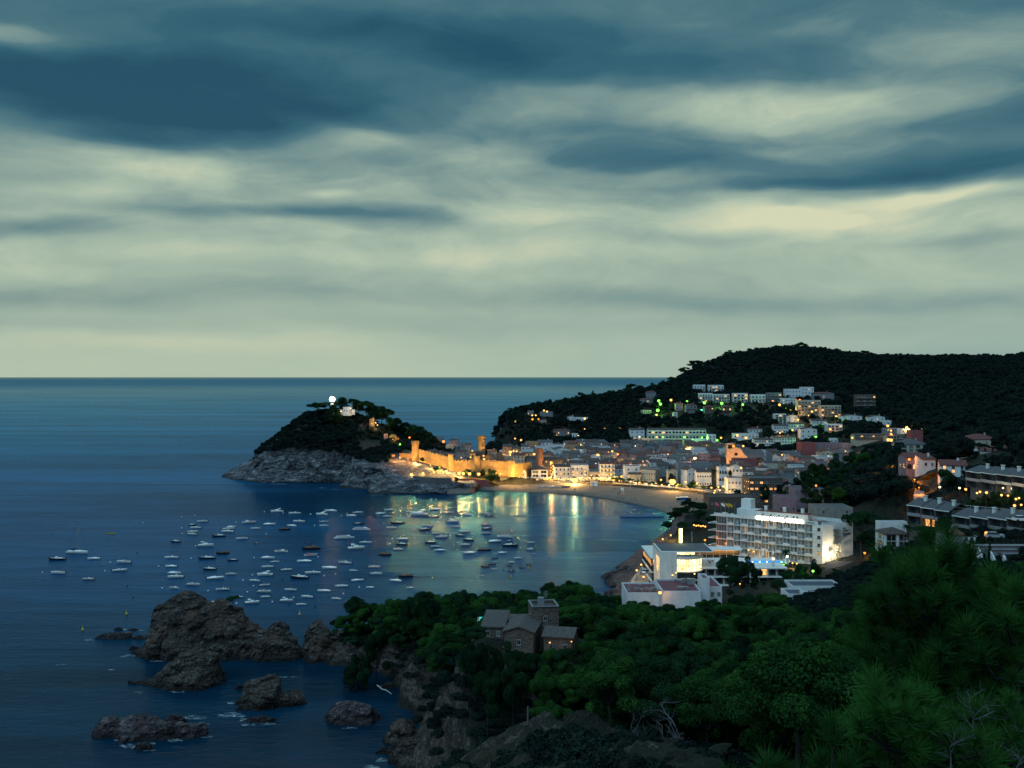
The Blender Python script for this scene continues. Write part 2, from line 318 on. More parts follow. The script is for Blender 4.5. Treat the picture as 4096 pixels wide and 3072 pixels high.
def ground(x, y):
    x = np.asarray(x, float); y = np.asarray(y, float); sd, w = sdist(x, y); h = rbf(x, y)
    t = np.clip(sd / np.maximum(w, 1), 0, 1); prof = 1 - (1-t)**2.0
    z = np.maximum(h, .6) * prof
    z = np.where(sd < 0, np.maximum(sd*.8, -6), z)
    return z
def gz(x, y): return float(ground(np.array([x]), np.array([y]))[0])
def hit(u, v, above=0.0, d0=60.0, d1=1800.0, n=700):
    """first point where the sight line through (u, v) comes within `above` of the ground"""
    d = np.linspace(d0, d1, n); x = (u-2048.0)/F*d; z = H0 - (v-HV)/F*d; g = ground(x, d) + above
    k = np.nonzero(z <= g)[0]
    i = k[0] if len(k) else n-1
    return x[i], d[i], float(ground(x[i:i+1], d[i:i+1])[0])
# ------------------------------------------------------------------ ground, rock, sand, sea materials
def rock_mat(name, dark, light, scale=.35, strata=(1, 1, 1), tint=None, bstr=1.0, soil=None, slope=(.45, .7), wet=True, soilz=(6, 12), cut=0.0, slant=False):
    def bd(b, out):
        g = b.n('ShaderNodeNewGeometry'); pos = g.outputs['Position']
        n1 = b.noise(pos, scale, 8, .62, .6, 0, sc=strata); n2 = b.noise(pos, scale*5, 6, .65)
        mp = b.n('ShaderNodeMapping'); mp.inputs['Rotation'].default_value = (.5, .65, .3); mp.inputs['Scale'].default_value = (1, 1, 3.2); b.l(pos, mp.inputs[0])
        if slant: n1 = b.noise(mp.outputs[0], scale, 8, .66, .8); mp.inputs['Scale'].default_value = (.55, .8, 2.4)
        cn = b.noise(mp.outputs[0], scale*1.1, 4, .6, .8); cn2 = b.noise(pos, scale*3.2, 3, .6, .6)
        crack = b.m('MULTIPLY', b.ramp(b.m('ABSOLUTE', b.m('SUBTRACT', cn, .5)), [(0, 0), (.035, 1)]), b.ramp(b.m('ABSOLUTE', b.m('SUBTRACT', cn2, .5)), [(0, .25), (.03, 1)]))
        f = b.m('MULTIPLY_ADD', n2, .45, b.m('MULTIPLY', n1, .6))
        c = b.ramp(f, [(.40+cut, dark), (.53+cut, tuple(a*.62+q*.3 for a, q in zip(dark, light))), (.64+cut, light)])
        c = b.mixc(b.m('MULTIPLY_ADD', crack, -.6, .6), c, tuple(a*.35 for a in dark))
        if tint: c = b.mixc(b.ramp(b.noise(pos, scale*.4, 4, .6), [(.52, 0), (.68, .7)]), c, tint)
        sp = b.n('ShaderNodeSeparateXYZ'); b.l(pos, sp.inputs[0])
        if wet:   # dark tide line just above the water
            k = b.ramp(b.m('MULTIPLY_ADD', n2, 2.0, b.m('MULTIPLY', sp.outputs[2], 1.0)), [(.0, 1), (.5, 1), (1, 0)])
            kk = b.n('ShaderNodeMapRange'); b.l(b.m('ADD', sp.outputs[2], b.m('MULTIPLY', n1, 2.4)), kk.inputs[0]); kk.inputs[1].default_value = 1.6; kk.inputs[2].default_value = 3.4; kk.inputs[3].default_value = .82; kk.inputs[4].default_value = 0
            c = b.mixc(kk.outputs[0], c, tuple(a*.25 for a in dark))
        if soil:
            sn = b.n('ShaderNodeSeparateXYZ'); b.l(g.outputs['Normal'], sn.inputs[0])
            q = b.m('ADD', sn.outputs[2], b.m('MULTIPLY', b.m('SUBTRACT', n2, .5), .35))
            zz = b.n('ShaderNodeMapRange'); b.l(b.m('ADD', sp.outputs[2], b.m('MULTIPLY', n1, 6)), zz.inputs[0]); zz.inputs[1].default_value = soilz[0]; zz.inputs[2].default_value = soilz[1]
            c = b.mixc(b.m('MULTIPLY', b.ramp(q, [(slope[0], 0), (slope[1], 1)]), zz.outputs[0]), c, b.ramp(n2, [(.35, tuple(a*.55 for a in soil)), (.65, soil)]))
        h = b.m('ADD', b.m('MULTIPLY', n1, 1.6), b.m('ADD', b.m('MULTIPLY', n2, .7), b.m('MULTIPLY', crack, .35)))
        pbsdf(b, out, c, .85, 0, .25, h, bstr, .8)
    return mat(name, bd)
M_CAPE = rock_mat('cape_rock', (.018, .022, .030), (.52, .54, .57), .2, (1, 1, 2.2), None, 1.0, (.028, .04, .03), (.1, .3), True, (22, 29), .045, True)
M_CLIFF = rock_mat('cliff_rock', (.028, .026, .025), (.20, .165, .145), .28, (1, 1, .6), (.14, .085, .07), 1.0, (.02, .024, .016), (.62, .82), slant=True)
M_STACK = rock_mat('stack_rock', (.024, .023, .022), (.19, .16, .14), .35, (1, 1, 1.6), (.13, .075, .055), 1.0, slant=True)
M_STACKP = rock_mat('purple_rock', (.05, .045, .05), (.24, .19, .2), .4, (1, 1, 2), (.14, .07, .08), 1.0)
M_HILL = rock_mat('hill_soil', (.012, .014, .011), (.05, .048, .036), .25, (1, 1, 1), None, .6, (.012, .018, .012), (.3, .6), wet=False)
def _sand(b, out):
    g = b.n('ShaderNodeNewGeometry'); pos = g.outputs['Position']; n = b.noise(pos, .18, 6, .65); n2 = b.noise(pos, 1.6, 5, .7)
    sp = b.n('ShaderNodeSeparateXYZ'); b.l(pos, sp.inputs[0])
    c = b.ramp(b.m('ADD', b.m('MULTIPLY', n, .5), b.m('MULTIPLY', n2, .5)), [(.35, (.09, .08, .072)), (.6, (.16, .145, .125)), (.75, (.21, .19, .165))])
    k = b.n('ShaderNodeMapRange'); b.l(b.m('ADD', sp.outputs[2], b.m('MULTIPLY', n, .25)), k.inputs[0]); k.inputs[1].default_value = .35; k.inputs[2].default_value = .75; k.inputs[3].default_value = .75; k.inputs[4].default_value = 0
    c = b.mixc(k.outputs[0], c, (.06, .048, .038))
    pbsdf(b, out, c, .9, 0, .2, b.m('ADD', n2, b.noise(pos, 6, 3, .7)), .6, .12)
M_SAND = mat('beach_sand', _sand)
# ------------------------------------------------------------------ terrain mesh
def seg(a, b, st): return np.arange(a, b, st)
_ds = np.concatenate([4*1.03**np.arange(0, int(math.log(25/4)/math.log(1.03))), seg(25, 150, .8), seg(150, 335, 1.2), seg(335, 690, 2.2), seg(690, 835, 1.5), seg(835, 1000, 4), seg(1000, 1560, 7), seg(1560, 2900, 45)])
_us = np.linspace(-330, 4420, 900)
UU, DD = np.meshgrid((_us - 2048)/F, _ds); XX = UU*DD; YY = DD
ZZ = ground(XX, YY); SD, WD = sdist(XX, YY)
gx = np.gradient(ZZ, axis=1)/np.maximum(np.abs(np.gradient(XX, axis=1)), 1e-3); gy = np.gradient(ZZ, axis=0)/np.gradient(YY, axis=0)
slope = np.hypot(gx, gy)
cliff = sstep(.35, .95, slope)*(SD > -3)
near = (YY < 360)
isbeach = ((YY > 560) & (YY < 745) & (XX > -45) & (XX < 150) & (ZZ < 3.3)) | ((np.hypot(XX+57, YY-303) < 13) & (ZZ < 3))
cliff = np.where(isbeach, 0, cliff)
a1 = np.where(near, 2.2, 4.6)
nx_ = fbm(XX*.11, YY*.11, ZZ*.16, 5, 3, True); ny_ = fbm(XX*.13, YY*.09, ZZ*.16, 5, 11, True); nz_ = fbm(XX*.09, YY*.09, ZZ*.2, 4, 23)
big = fbm(XX*.035, YY*.035, ZZ*.05, 3, 31, True)
path = ((np.abs(XX - np.interp(YY, [74, 82, 90, 96, 103], [7, 6.2, 4.8, 2.8, 1.5])) < 1.6) & (YY < 100) & (YY > 60))
spr = ((np.abs(XX) < 14) & (YY > 60) & (YY < 125) & ~path)*.8
cliff = np.maximum(cliff, spr)
PX = XX + cliff*a1*(nx_*.9 + big*1.2); PY = YY + cliff*a1*(ny_*.9 + big*1.2)
PZ = ZZ + cliff*nz_*1.1*a1 + np.where(isbeach, fbm(XX*.3, YY*.3, 0, 3, 5)*.06, np.where(SD > 0, fbm(XX*.06, YY*.06, 0, 4, 41)*np.clip(SD*.03, 0, .8), 0))
PZ = PZ + spr*(fbm(XX*.28, YY*.28, 0, 4, 51, True)*1.0 + fbm(XX*.9, YY*.9, 0, 3, 55, True)*.25)
nr, nc = XX.shape; idx = np.arange(nr*nc).reshape(nr, nc)
Q = np.stack([idx[:-1,:-1], idx[:-1,1:], idx[1:,1:], idx[1:,:-1]], -1).reshape(-1, 4)
zq = ZZ.ravel()[Q]; keep = (zq.max(1) > -4)
Vt = np.stack([PX, PY, PZ], -1).reshape(-1, 3); fx = XX.ravel()[Q].mean(1); fy = YY.ravel()[Q].mean(1); fb = isbeach.ravel()[Q].mean(1) > .5
cape = (fy > 688) & (fx < -29 - (fy > 745)*0) & (fy < 960)
rock_near = (fy < 335) & (SD.ravel()[Q].mean(1) < 45) & (fx < 20)
spur = (fy > 55) & (fy < 125) & (fx < 12)
def sub(name, mask, m):
    q = Q[mask & keep]; un, inv = np.unique(q, return_inverse=True)
    o = link(name, npmesh(name, Vt[un], inv.reshape(-1, 4), m, name in ('beach', 'hillside'))); o['kind'] = 'structure'; return o
cl = rock_near | spur
sub('beach', fb, M_SAND); sub('headland', cape & ~fb, M_CAPE); sub('sea_cliff', cl & ~fb & ~cape, M_CLIFF); 
shore = (fy > 335) & (fy < 560) & (SD.ravel()[Q].mean(1) < 13) & ~fb
M_SHORE = rock_mat('shore_rock', (.06, .05, .055), (.30, .22, .21), .5, (1, 1, 2), (.2, .11, .10), 1.0)
sub('rocky_shore', shore & ~cape, M_SHORE)
sub('hillside', ~fb & ~cape & ~cl & ~shore, M_HILL)
# ------------------------------------------------------------------ the sea
def _sea(b, out):
    g = b.n('ShaderNodeNewGeometry'); pos = g.outputs['Position']; ln = b.n('ShaderNodeVectorMath', operation='LENGTH'); b.l(pos, ln.inputs[0])
    wind = b.noise(pos, 1, 5, .6, .4, 0, sc=(.0016, .0085, 1)); swell = b.noise(pos, 1, 4, .6, 0, 0, sc=(.02, .075, 1))
    rip = b.noise(pos, 1, 5, .65, .3, 0, sc=(.22, .42, 1)); fine = b.noise(pos, 1, 3, .6, 0, 0, sc=(1.1, 1.6, 1))
    far_ = b.n('ShaderNodeMapRange', interpolation_type='SMOOTHSTEP'); b.l(ln.outputs['Value'], far_.inputs[0]); far_.inputs[1].default_value = 150; far_.inputs[2].default_value = 1500; far_.inputs[3].default_value = 1; far_.inputs[4].default_value = .25
    h = b.m('ADD', b.m('MULTIPLY', rip, 1.0), b.m('ADD', b.m('MULTIPLY', fine, .35), b.m('MULTIPLY', swell, 2.2)))
    bn = b.n('ShaderNodeBump'); b.l(b.m('MULTIPLY', far_.outputs[0], .62), bn.inputs['Strength']); bn.inputs['Distance'].default_value = .55; b.l(h, bn.inputs['Height'])
    rough = b.m('MULTIPLY_ADD', wind, .22, .17)
    wk = b.ramp(b.m('ADD', b.m('MULTIPLY', wind, .65), b.m('MULTIPLY', swell, .35)), [(.36, 0), (.64, 1)])
    body = b.mixc(wk, (.001, .016, .032), (.002, .036, .075))
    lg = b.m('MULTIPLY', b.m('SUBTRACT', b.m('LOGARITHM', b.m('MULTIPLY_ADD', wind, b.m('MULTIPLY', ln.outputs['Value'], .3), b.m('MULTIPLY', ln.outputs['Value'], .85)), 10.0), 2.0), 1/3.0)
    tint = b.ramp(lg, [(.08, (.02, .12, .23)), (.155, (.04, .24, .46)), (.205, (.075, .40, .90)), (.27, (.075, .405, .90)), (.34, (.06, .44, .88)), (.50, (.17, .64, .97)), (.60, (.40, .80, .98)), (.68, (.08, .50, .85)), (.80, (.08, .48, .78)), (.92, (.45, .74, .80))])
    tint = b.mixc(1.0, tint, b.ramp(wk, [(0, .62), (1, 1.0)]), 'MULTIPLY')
    df = b.n('ShaderNodeBsdfDiffuse'); b.l(body, df.inputs[0])
    gl = b.n('ShaderNodeBsdfGlossy'); b.l(tint, gl.inputs[0]); b.l(rough, gl.inputs['Roughness']); b.l(bn.outputs[0], gl.inputs['Normal'])
    fr = b.n('ShaderNodeFresnel'); fr.inputs[0].default_value = 1.34; b.l(bn.outputs[0], fr.inputs['Normal'])
    ff = b.m('MINIMUM', b.m('MULTIPLY', fr.outputs[0], 1.15), .72)
    mx = b.n('ShaderNodeMixShader'); b.l(ff, mx.inputs[0]); b.l(df.outputs[0], mx.inputs[1]); b.l(gl.outputs[0], mx.inputs[2])
    g2 = b.n('ShaderNodeBsdfGlossy'); g2.inputs[0].default_value = (1, .58, .27, 1); g2.inputs['Roughness'].default_value = .04; bn2 = b.n('ShaderNodeBump'); b.l(b.m('MULTIPLY', far_.outputs[0], .35), bn2.inputs['Strength']); bn2.inputs['Distance'].default_value = .4; b.l(h, bn2.inputs['Height']); b.l(bn2.outputs[0], g2.inputs['Normal'])
    m2 = b.n('ShaderNodeMixShader'); m2.inputs[0].default_value = .06; b.l(mx.outputs[0], m2.inputs[1]); b.l(g2.outputs[0], m2.inputs[2]); b.l(m2.outputs[0], out.inputs[0])
M_SEA = mat('sea_water', _sea)
_r = [0] + [30*1.25**k for k in range(39)]; _mb = MB(); _k = 96
_mb.v = [(0, 0, 0)] + [(r*cos(2*pi*j/_k), r*sin(2*pi*j/_k), 0) for r in _r[1:] for j in range(_k)]
_mb.f = [(0, 1+j, 1+(j+1)%_k) for j in range(_k)] + [(1+i*_k+j, 1+(i+1)*_k+j, 1+(i+1)*_k+(j+1)%_k, 1+i*_k+(j+1)%_k) for i in range(len(_r)-2) for j in range(_k)]
_mb.m = [0]*len(_mb.f); _o = _mb.build('sea', M_SEA); _o['kind'] = 'structure'
# ------------------------------------------------------------------ free-standing rocks
def sea_rock(label, sil, vbase, m=None, thick=.8, seed=1, group=None, dd=0, rough=1.0, name='sea_rock'):
    """sil: outline of the top (u, v) left to right; vbase: where its front foot meets the water"""
    dfront = H0*F/(vbase-HV); us = [p[0] for p in sil]; w = (us[-1]-us[0])/F*dfront; hmax = max((vbase-p[1])/F*dfront for p in sil)
    th = max(hmax*thick, w*.22); d0 = dfront + th*.8 + dd; nx, nt = min(420, max(40, int(w*5))), 70
    uu = np.linspace(us[0], us[-1], nx); vv = np.interp(uu, us, [p[1] for p in sil])
    zt = np.maximum(H0 - (vv-HV)/F*d0, .15); t = np.linspace(-1, 1, nt)
    edge = np.clip(np.minimum(uu-us[0], us[-1]-uu)/(us[-1]-us[0])*5, 0.12, 1)**.6
    T, U = np.meshgrid(t, uu, indexing='ij'); Zt = np.broadcast_to(zt, T.shape); E = np.broadcast_to(edge, T.shape)
    prof = np.where(T < 0, 1-np.abs(T)**1.7, 1-np.abs(T)**1.5)
    Z = Zt*prof - 1.3*(1-prof); Y = d0 + T*th*E*(.35+.65*(Zt/hmax)**.5); X = (U-2048)/F*d0 + 0*T
    a = rough*min(1.6, .18*hmax+.25); s = .9/max(a, .5)
    nn = fbm(X*s*.35, Y*s*.35, Z*s*.5, 5, seed, True); n2_ = fbm(X*s*.4+9, Y*s*.4, Z*s*.5, 5, seed+7, True); n3_ = fbm(X*s*.9, Y*s*.9, Z*s, 3, seed+13)
    hf = fbm(X*1.1, Y*1.1, Z*1.3, 4, seed+19, True)*min(.45, .1+.06*hmax); X = X + a*n3_*.7 + hf*.5; Y = Y + a*nn*1.5 + hf; Z = Z + (a*(n2_*.6-.1) + hf*.5)*np.clip(prof*1.4, 0, 1)
    i = np.arange(nt*nx).reshape(nt, nx); q = np.stack([i[:-1,:-1], i[:-1,1:], i[1:,1:], i[1:,:-1]], -1).reshape(-1, 4)
    me = npmesh(name, np.stack([X-X.mean(), Y-d0, Z], -1).reshape(-1, 3), q, m or M_STACK, False)
    return tag(link(name, me, None, (float(X.mean()), float(d0), 0)), label, 'rock', group)
sea_rock('tallest dark sea rock with a small pine on its shoulder, closing the cove', [(515,2640),(553,2597),(578,2552),(604,2502),(608,2451),(616,2432),(673,2407),(718,2377),(768,2375),(800,2392),(838,2418),(870,2408),(920,2410),(958,2443),(990,2487),(1021,2508),(1060,2540),(1100,2600)], 2646, thick=.55, seed=2)
sea_rock('low craggy rock ridge between the tallest sea rock and the pointed rock', [(985,2570),(1028,2530),(1091,2516),(1135,2524),(1161,2553),(1186,2565),(1205,2600),(1215,2640)], 2650, thick=.6, seed=5)
sea_rock('narrow pointed rock standing against the cliff foot at the cove', [(1200,2640),(1208,2600),(1218,2540),(1237,2508),(1262,2490),(1287,2499),(1313,2527),(1345,2560),(1400,2610),(1440,2660)], 2656, thick=.6, seed=8)
sea_rock('broad pale-streaked rock slanting into the water before the tallest sea rock', [(512,2764),(566,2738),(616,2717),(654,2679),(705,2635),(743,2609),(806,2603),(857,2622),(870,2666),(876,2715),(895,2735)], 2772, thick=.9, seed=11)
sea_rock('blocky grey rock with a long low shelf in the middle of the cove', [(899,2850),(933,2818),(968,2787),(974,2752),(1002,2730),(1034,2714),(1085,2710),(1110,2730),(1118,2778),(1142,2777),(1186,2780),(1211,2799),(1228,2824)], 2848, thick=.8, seed=14)
sea_rock('small reddish rock with a pale top before the foreground cliff', [(1300,2885),(1319,2835),(1376,2812),(1427,2815),(1484,2825),(1496,2856),(1532,2903)], 2906, M_STACKP, .9, 17)
sea_rock('long low purple rock at the bottom left with surf around it', [(415,2960),(440,2915),(480,2890),(515,2875),(572,2863),(585,2876),(648,2888),(743,2901),(806,2913),(832,2935)], 2975, M_STACKP, .9, 20)
sea_rock('rounded dark rock touching the left end of the long purple rock', [(364,2955),(370,2907),(395,2882),(439,2872),(475,2890),(492,2930)], 2958, M_STACKP, .8, 22)
sea_rock('small dark rounded rock just behind the long purple rock', [(655,2892),(672,2868),(700,2862),(735,2870),(746,2893)], 2900, M_STACKP, .8, 24)
sea_rock('small dark rock in front of the long purple rock', [(530,3004),(545,2980),(575,2970),(600,2982),(612,3000)], 3010, M_STACKP, .8, 26)
sea_rock('flat wet rock awash in front of the blocky grey rock', [(968,2890),(1000,2872),(1060,2867),(1100,2880)], 2896, M_STACKP, .5, 28)
sea_rock('tiny dark rock at the left foot of the blocky grey rock', [(934,2758),(950,2741),(968,2743),(978,2758)], 2762, None, .6, 30)
sea_rock('long low dark reef left of the tallest sea rock', [(368,2556),(400,2540),(440,2534),(490,2528),(522,2532),(528,2548)], 2560, M_STACKP, .4, 32)
sea_rock('tiny reef farthest out, left of the tallest sea rock', [(455,2519),(470,2510),(490,2518)], 2522, M_STACKP, .4, 34)
sea_rock('flat reef between the tiny reef and the tallest sea rock', [(508,2522),(530,2514),(556,2522)], 2524, M_STACKP, .4, 36)
sea_rock('flat reef touching the left edge of the tallest sea rock', [(528,2556),(550,2542),(582,2554)], 2560, M_STACKP, .4, 38)
sea_rock('dark reef at the left foot of the tallest sea rock', [(512,2598),(530,2584),(560,2594)], 2602, M_STACKP, .4, 40)
sea_rock('dark red rock standing alone behind the low rock ridge', [(1074,2516),(1090,2498),(1112,2485),(1135,2492),(1152,2508),(1158,2518)], 2522, M_STACKP, .7, 42)
sea_rock('large grey boulder at the foot of the foreground cliff', [(1524,2990),(1540,2940),(1580,2900),(1622,2884),(1650,2900),(1668,2950),(1675,2990)], 2994, M_CLIFF, .7, 44)
sea_rock('flat dark slab awash below the large grey boulder', [(1498,3016),(1530,2996),(1590,2992),(1604,3014)], 3022, M_CLIFF, .4, 46)
sea_rock('jagged rock in the bottom corner under the foreground cliff', [(1530,3080),(1560,3030),(1600,2985),(1640,2950),(1690,2940),(1720,3060)], 3084, M_CLIFF, .7, 48)
sea_rock('small rock leaning on the cliff above the cove water', [(1520,2752),(1540,2732),(1566,2730),(1580,2752)], 2757, M_CLIFF, .6, 50)
for _i, _s in enumerate([[(2415,2318),(2440,2290),(2475,2275),(2510,2262),(2540,2290)],[(2405,2390),(2430,2362),(2470,2350),(2520,2352),(2545,2385)],[(2420,2432),(2460,2400),(2500,2392),(2540,2420)],[(2500,2262),(2545,2228),(2590,2205),(2630,2215)]]):
    sea_rock(['dark layered rock shelf below the farther bend of the sea promenade','low pinkish rock shelf below the promenade lamps','rounded pink rocks below the near end of the promenade','upper rock bank between sea and promenade'][_i], _s, _s[0][1]+6, M_SHORE, .9, 60+_i, 'rocks along the lamp-lit promenade', 0, 1.2, 'shore_rock')
# ------------------------------------------------------------------ foam where the swell breaks
def _foam(b, out):
    g = b.n('ShaderNodeNewGeometry'); n = b.noise(g.outputs['Position'], .9, 7, .75, 1.2, 0, sc=(.5, 1.2, 1)); t = b.n('ShaderNodeTexCoord')
    a = b.n('ShaderNodeAttribute'); a.attribute_name = 'edge'
    k = b.ramp(b.m('MULTIPLY', n, a.outputs['Fac']), [(.46, 0), (.62, .6)])
    d = b.n('ShaderNodeBsdfDiffuse'); d.inputs[0].default_value = (.55, .68, .72, 1); tr = b.n('ShaderNodeBsdfTransparent'); mx = b.n('ShaderNodeMixShader')
    b.l(k, mx.inputs[0]); b.l(tr.outputs[0], mx.inputs[1]); b.l(d.outputs[0], mx.inputs[2]); b.l(mx.outputs[0], out.inputs[0])
M_FOAM = mat('sea_foam', _foam)
_V = []; _F = []; _E = []
for (u, v, ru, rv) in [(770,2868,90,16),(930,2862,100,20),(1000,2880,60,12),(520,2985,70,16),(480,2960,40,10),(820,2945,60,14),(700,2962,60,12),(600,2975,50,12),(930,2812,40,8),(520,2622,40,8),(490,2628,30,7),(355,2560,30,6),(490,2518,40,5),(560,2522,40,4),(1150,2708,60,4),(710,2768,50,6),(545,2770,40,6),(1400,2912,60,8),(1060,2896,80,10),(1540,2745,30,10),(1545,3010,50,14),(1530,3040,50,16),(640,2645,80,5),(1480,3070,60,16),(2640,2052,50,3.0),(2600,2040,40,2.6),(2560,2026,30,2),(1340,1958,25,2.5),(1290,1952,25,2),(1500,1980,60,2),(1120,1936,60,2),(450,2680,30,5),(250,2660,40,6),(600,3000,60,10),(820,2896,50,8),(1000,2900,50,8)]:
    x0, y0 = S(u, v); K = 28; base_ = len(_V); _V.append((x0, y0, .05)); _E.append(1.0)
    for r, e in ((.55, .95), (1.0, 0.0)):
        for j in range(K):
            q = 2*pi*j/K; rr = r*(1+.35*float(vn(np.array(cos(q)*1.5+u), np.array(sin(q)*1.5), 0, 9)))
            x, y = S(u + ru*rr*cos(q), v + rv*rr*sin(q)); _V.append((x, y, .05)); _E.append(e)
    _F += [(base_, base_+1+j, base_+1+(j+1)%K, base_+1+(j+1)%K) for j in range(K)]
    _F += [(base_+1+j, base_+1+K+j, base_+1+K+(j+1)%K, base_+1+(j+1)%K) for j in range(K)]
_me = bpy.data.meshes.new('sea_foam'); _me.from_pydata(_V, [], [f[:3] if f[2] == f[3] else f for f in _F]); _me.materials.append(M_FOAM)
_at = _me.attributes.new('edge', 'FLOAT', 'POINT'); _at.data.foreach_set('value', _E); _o = link('sea_foam', _me); _o['kind'] = 'stuff'
# ------------------------------------------------------------------ foliage
def foliage(name, dark, light, sc=.5):
    def bd(b, out):
        g = b.n('ShaderNodeNewGeometry'); oi = b.n('ShaderNodeObjectInfo'); n = b.noise(g.outputs['Position'], sc, 4, .7)
        k = b.ramp(b.m('ADD', b.m('MULTIPLY', n, .8), b.m('MULTIPLY', oi.outputs['Random'], .28)), [(.35, dark), (.72, light)])
        d = b.n('ShaderNodeBsdfDiffuse'); b.l(k, d.inputs[0]); t = b.n('ShaderNodeBsdfTranslucent'); b.l(k, t.inputs[0])
        m = b.n('ShaderNodeMixShader'); m.inputs[0].default_value = .22; b.l(d.outputs[0], m.inputs[1]); b.l(t.outputs[0], m.inputs[2]); b.l(m.outputs[0], out.inputs[0])
    return mat(name, bd)
M_PINE = foliage('pine_needles', (.007, .026, .010), (.040, .118, .026), .35)
M_PINED = foliage('dark_pine_needles', (.007, .022, .012), (.022, .062, .026), .3)
M_BUSH = foliage('maquis_leaves', (.010, .018, .018), (.022, .038, .031), .3)
M_PLANE = foliage('plane_tree_leaves', (.03, .07, .02), (.07, .15, .03), .8)
M_SILVER = foliage('grey_leaves', (.06, .09, .08), (.18, .22, .2), .8)
M_BARK = plain('bark', (.022, .020, .018), .9, 0, .4, 3)
M_DEAD = plain('dead_wood', (.11, .11, .12), .9, 0, .3, 6)
def leaves(cen, rad, n, size, rs, flat=.62, up=.35):
    """n small leaf tufts spread over the skins of the clumps; cen (k,3), rad (k,)"""
    k = len(cen); w = rad**2; ci = rs.choice(k, n, p=w/w.sum()); d = rs.normal(size=(n, 3)); d[:, 2] += up; d /= np.linalg.norm(d, axis=1)[:, None]
    rr = rad[ci]*(1 - np.abs(rs.normal(0, .16, n))); p = cen[ci] + d*rr[:, None]*np.array([1, 1, flat])
    nrm = d + rs.normal(0, .55, (n, 3)); nrm /= np.linalg.norm(nrm, axis=1)[:, None]
    a = np.cross(nrm, rs.normal(size=(n, 3))); a /= np.linalg.norm(a, axis=1)[:, None]; b = np.cross(nrm, a)
    s = (size*rs.uniform(.6, 1.3, n))[:, None]
    V = np.stack([p - a*s*.5, p + b*s*.38 + nrm*s*.1, p + a*s*.5, p - b*s*.38 + nrm*s*.1], 1).reshape(-1, 3)
    return V, np.arange(4*n).reshape(n, 4)
def branchy(mb, base, cens, r0, rs, lean=(0, 0), fork=.55):
    """tapered trunk that forks into a limb for each clump"""
    top = np.mean(cens, 0); f = base + (np.array([top[0]*.6, top[1]*.6, top[2]*fork]) - base); m1 = (base+f)/2 + np.array([lean[0], lean[1], 0])
    mb.tube([base, m1, f], [r0, r0*.8, r0*.62], 6)
    for c in cens:
        q = f + (c-f)*.5 + np.array([0, 0, -.12*abs(c[2]-f[2])]) + rs.normal(0, .12, 3); mb.tube([f*.98 + m1*.02, q, c - np.array([0, 0, .15])], [r0*.42, r0*.26, r0*.1], 5)
TREES = {}
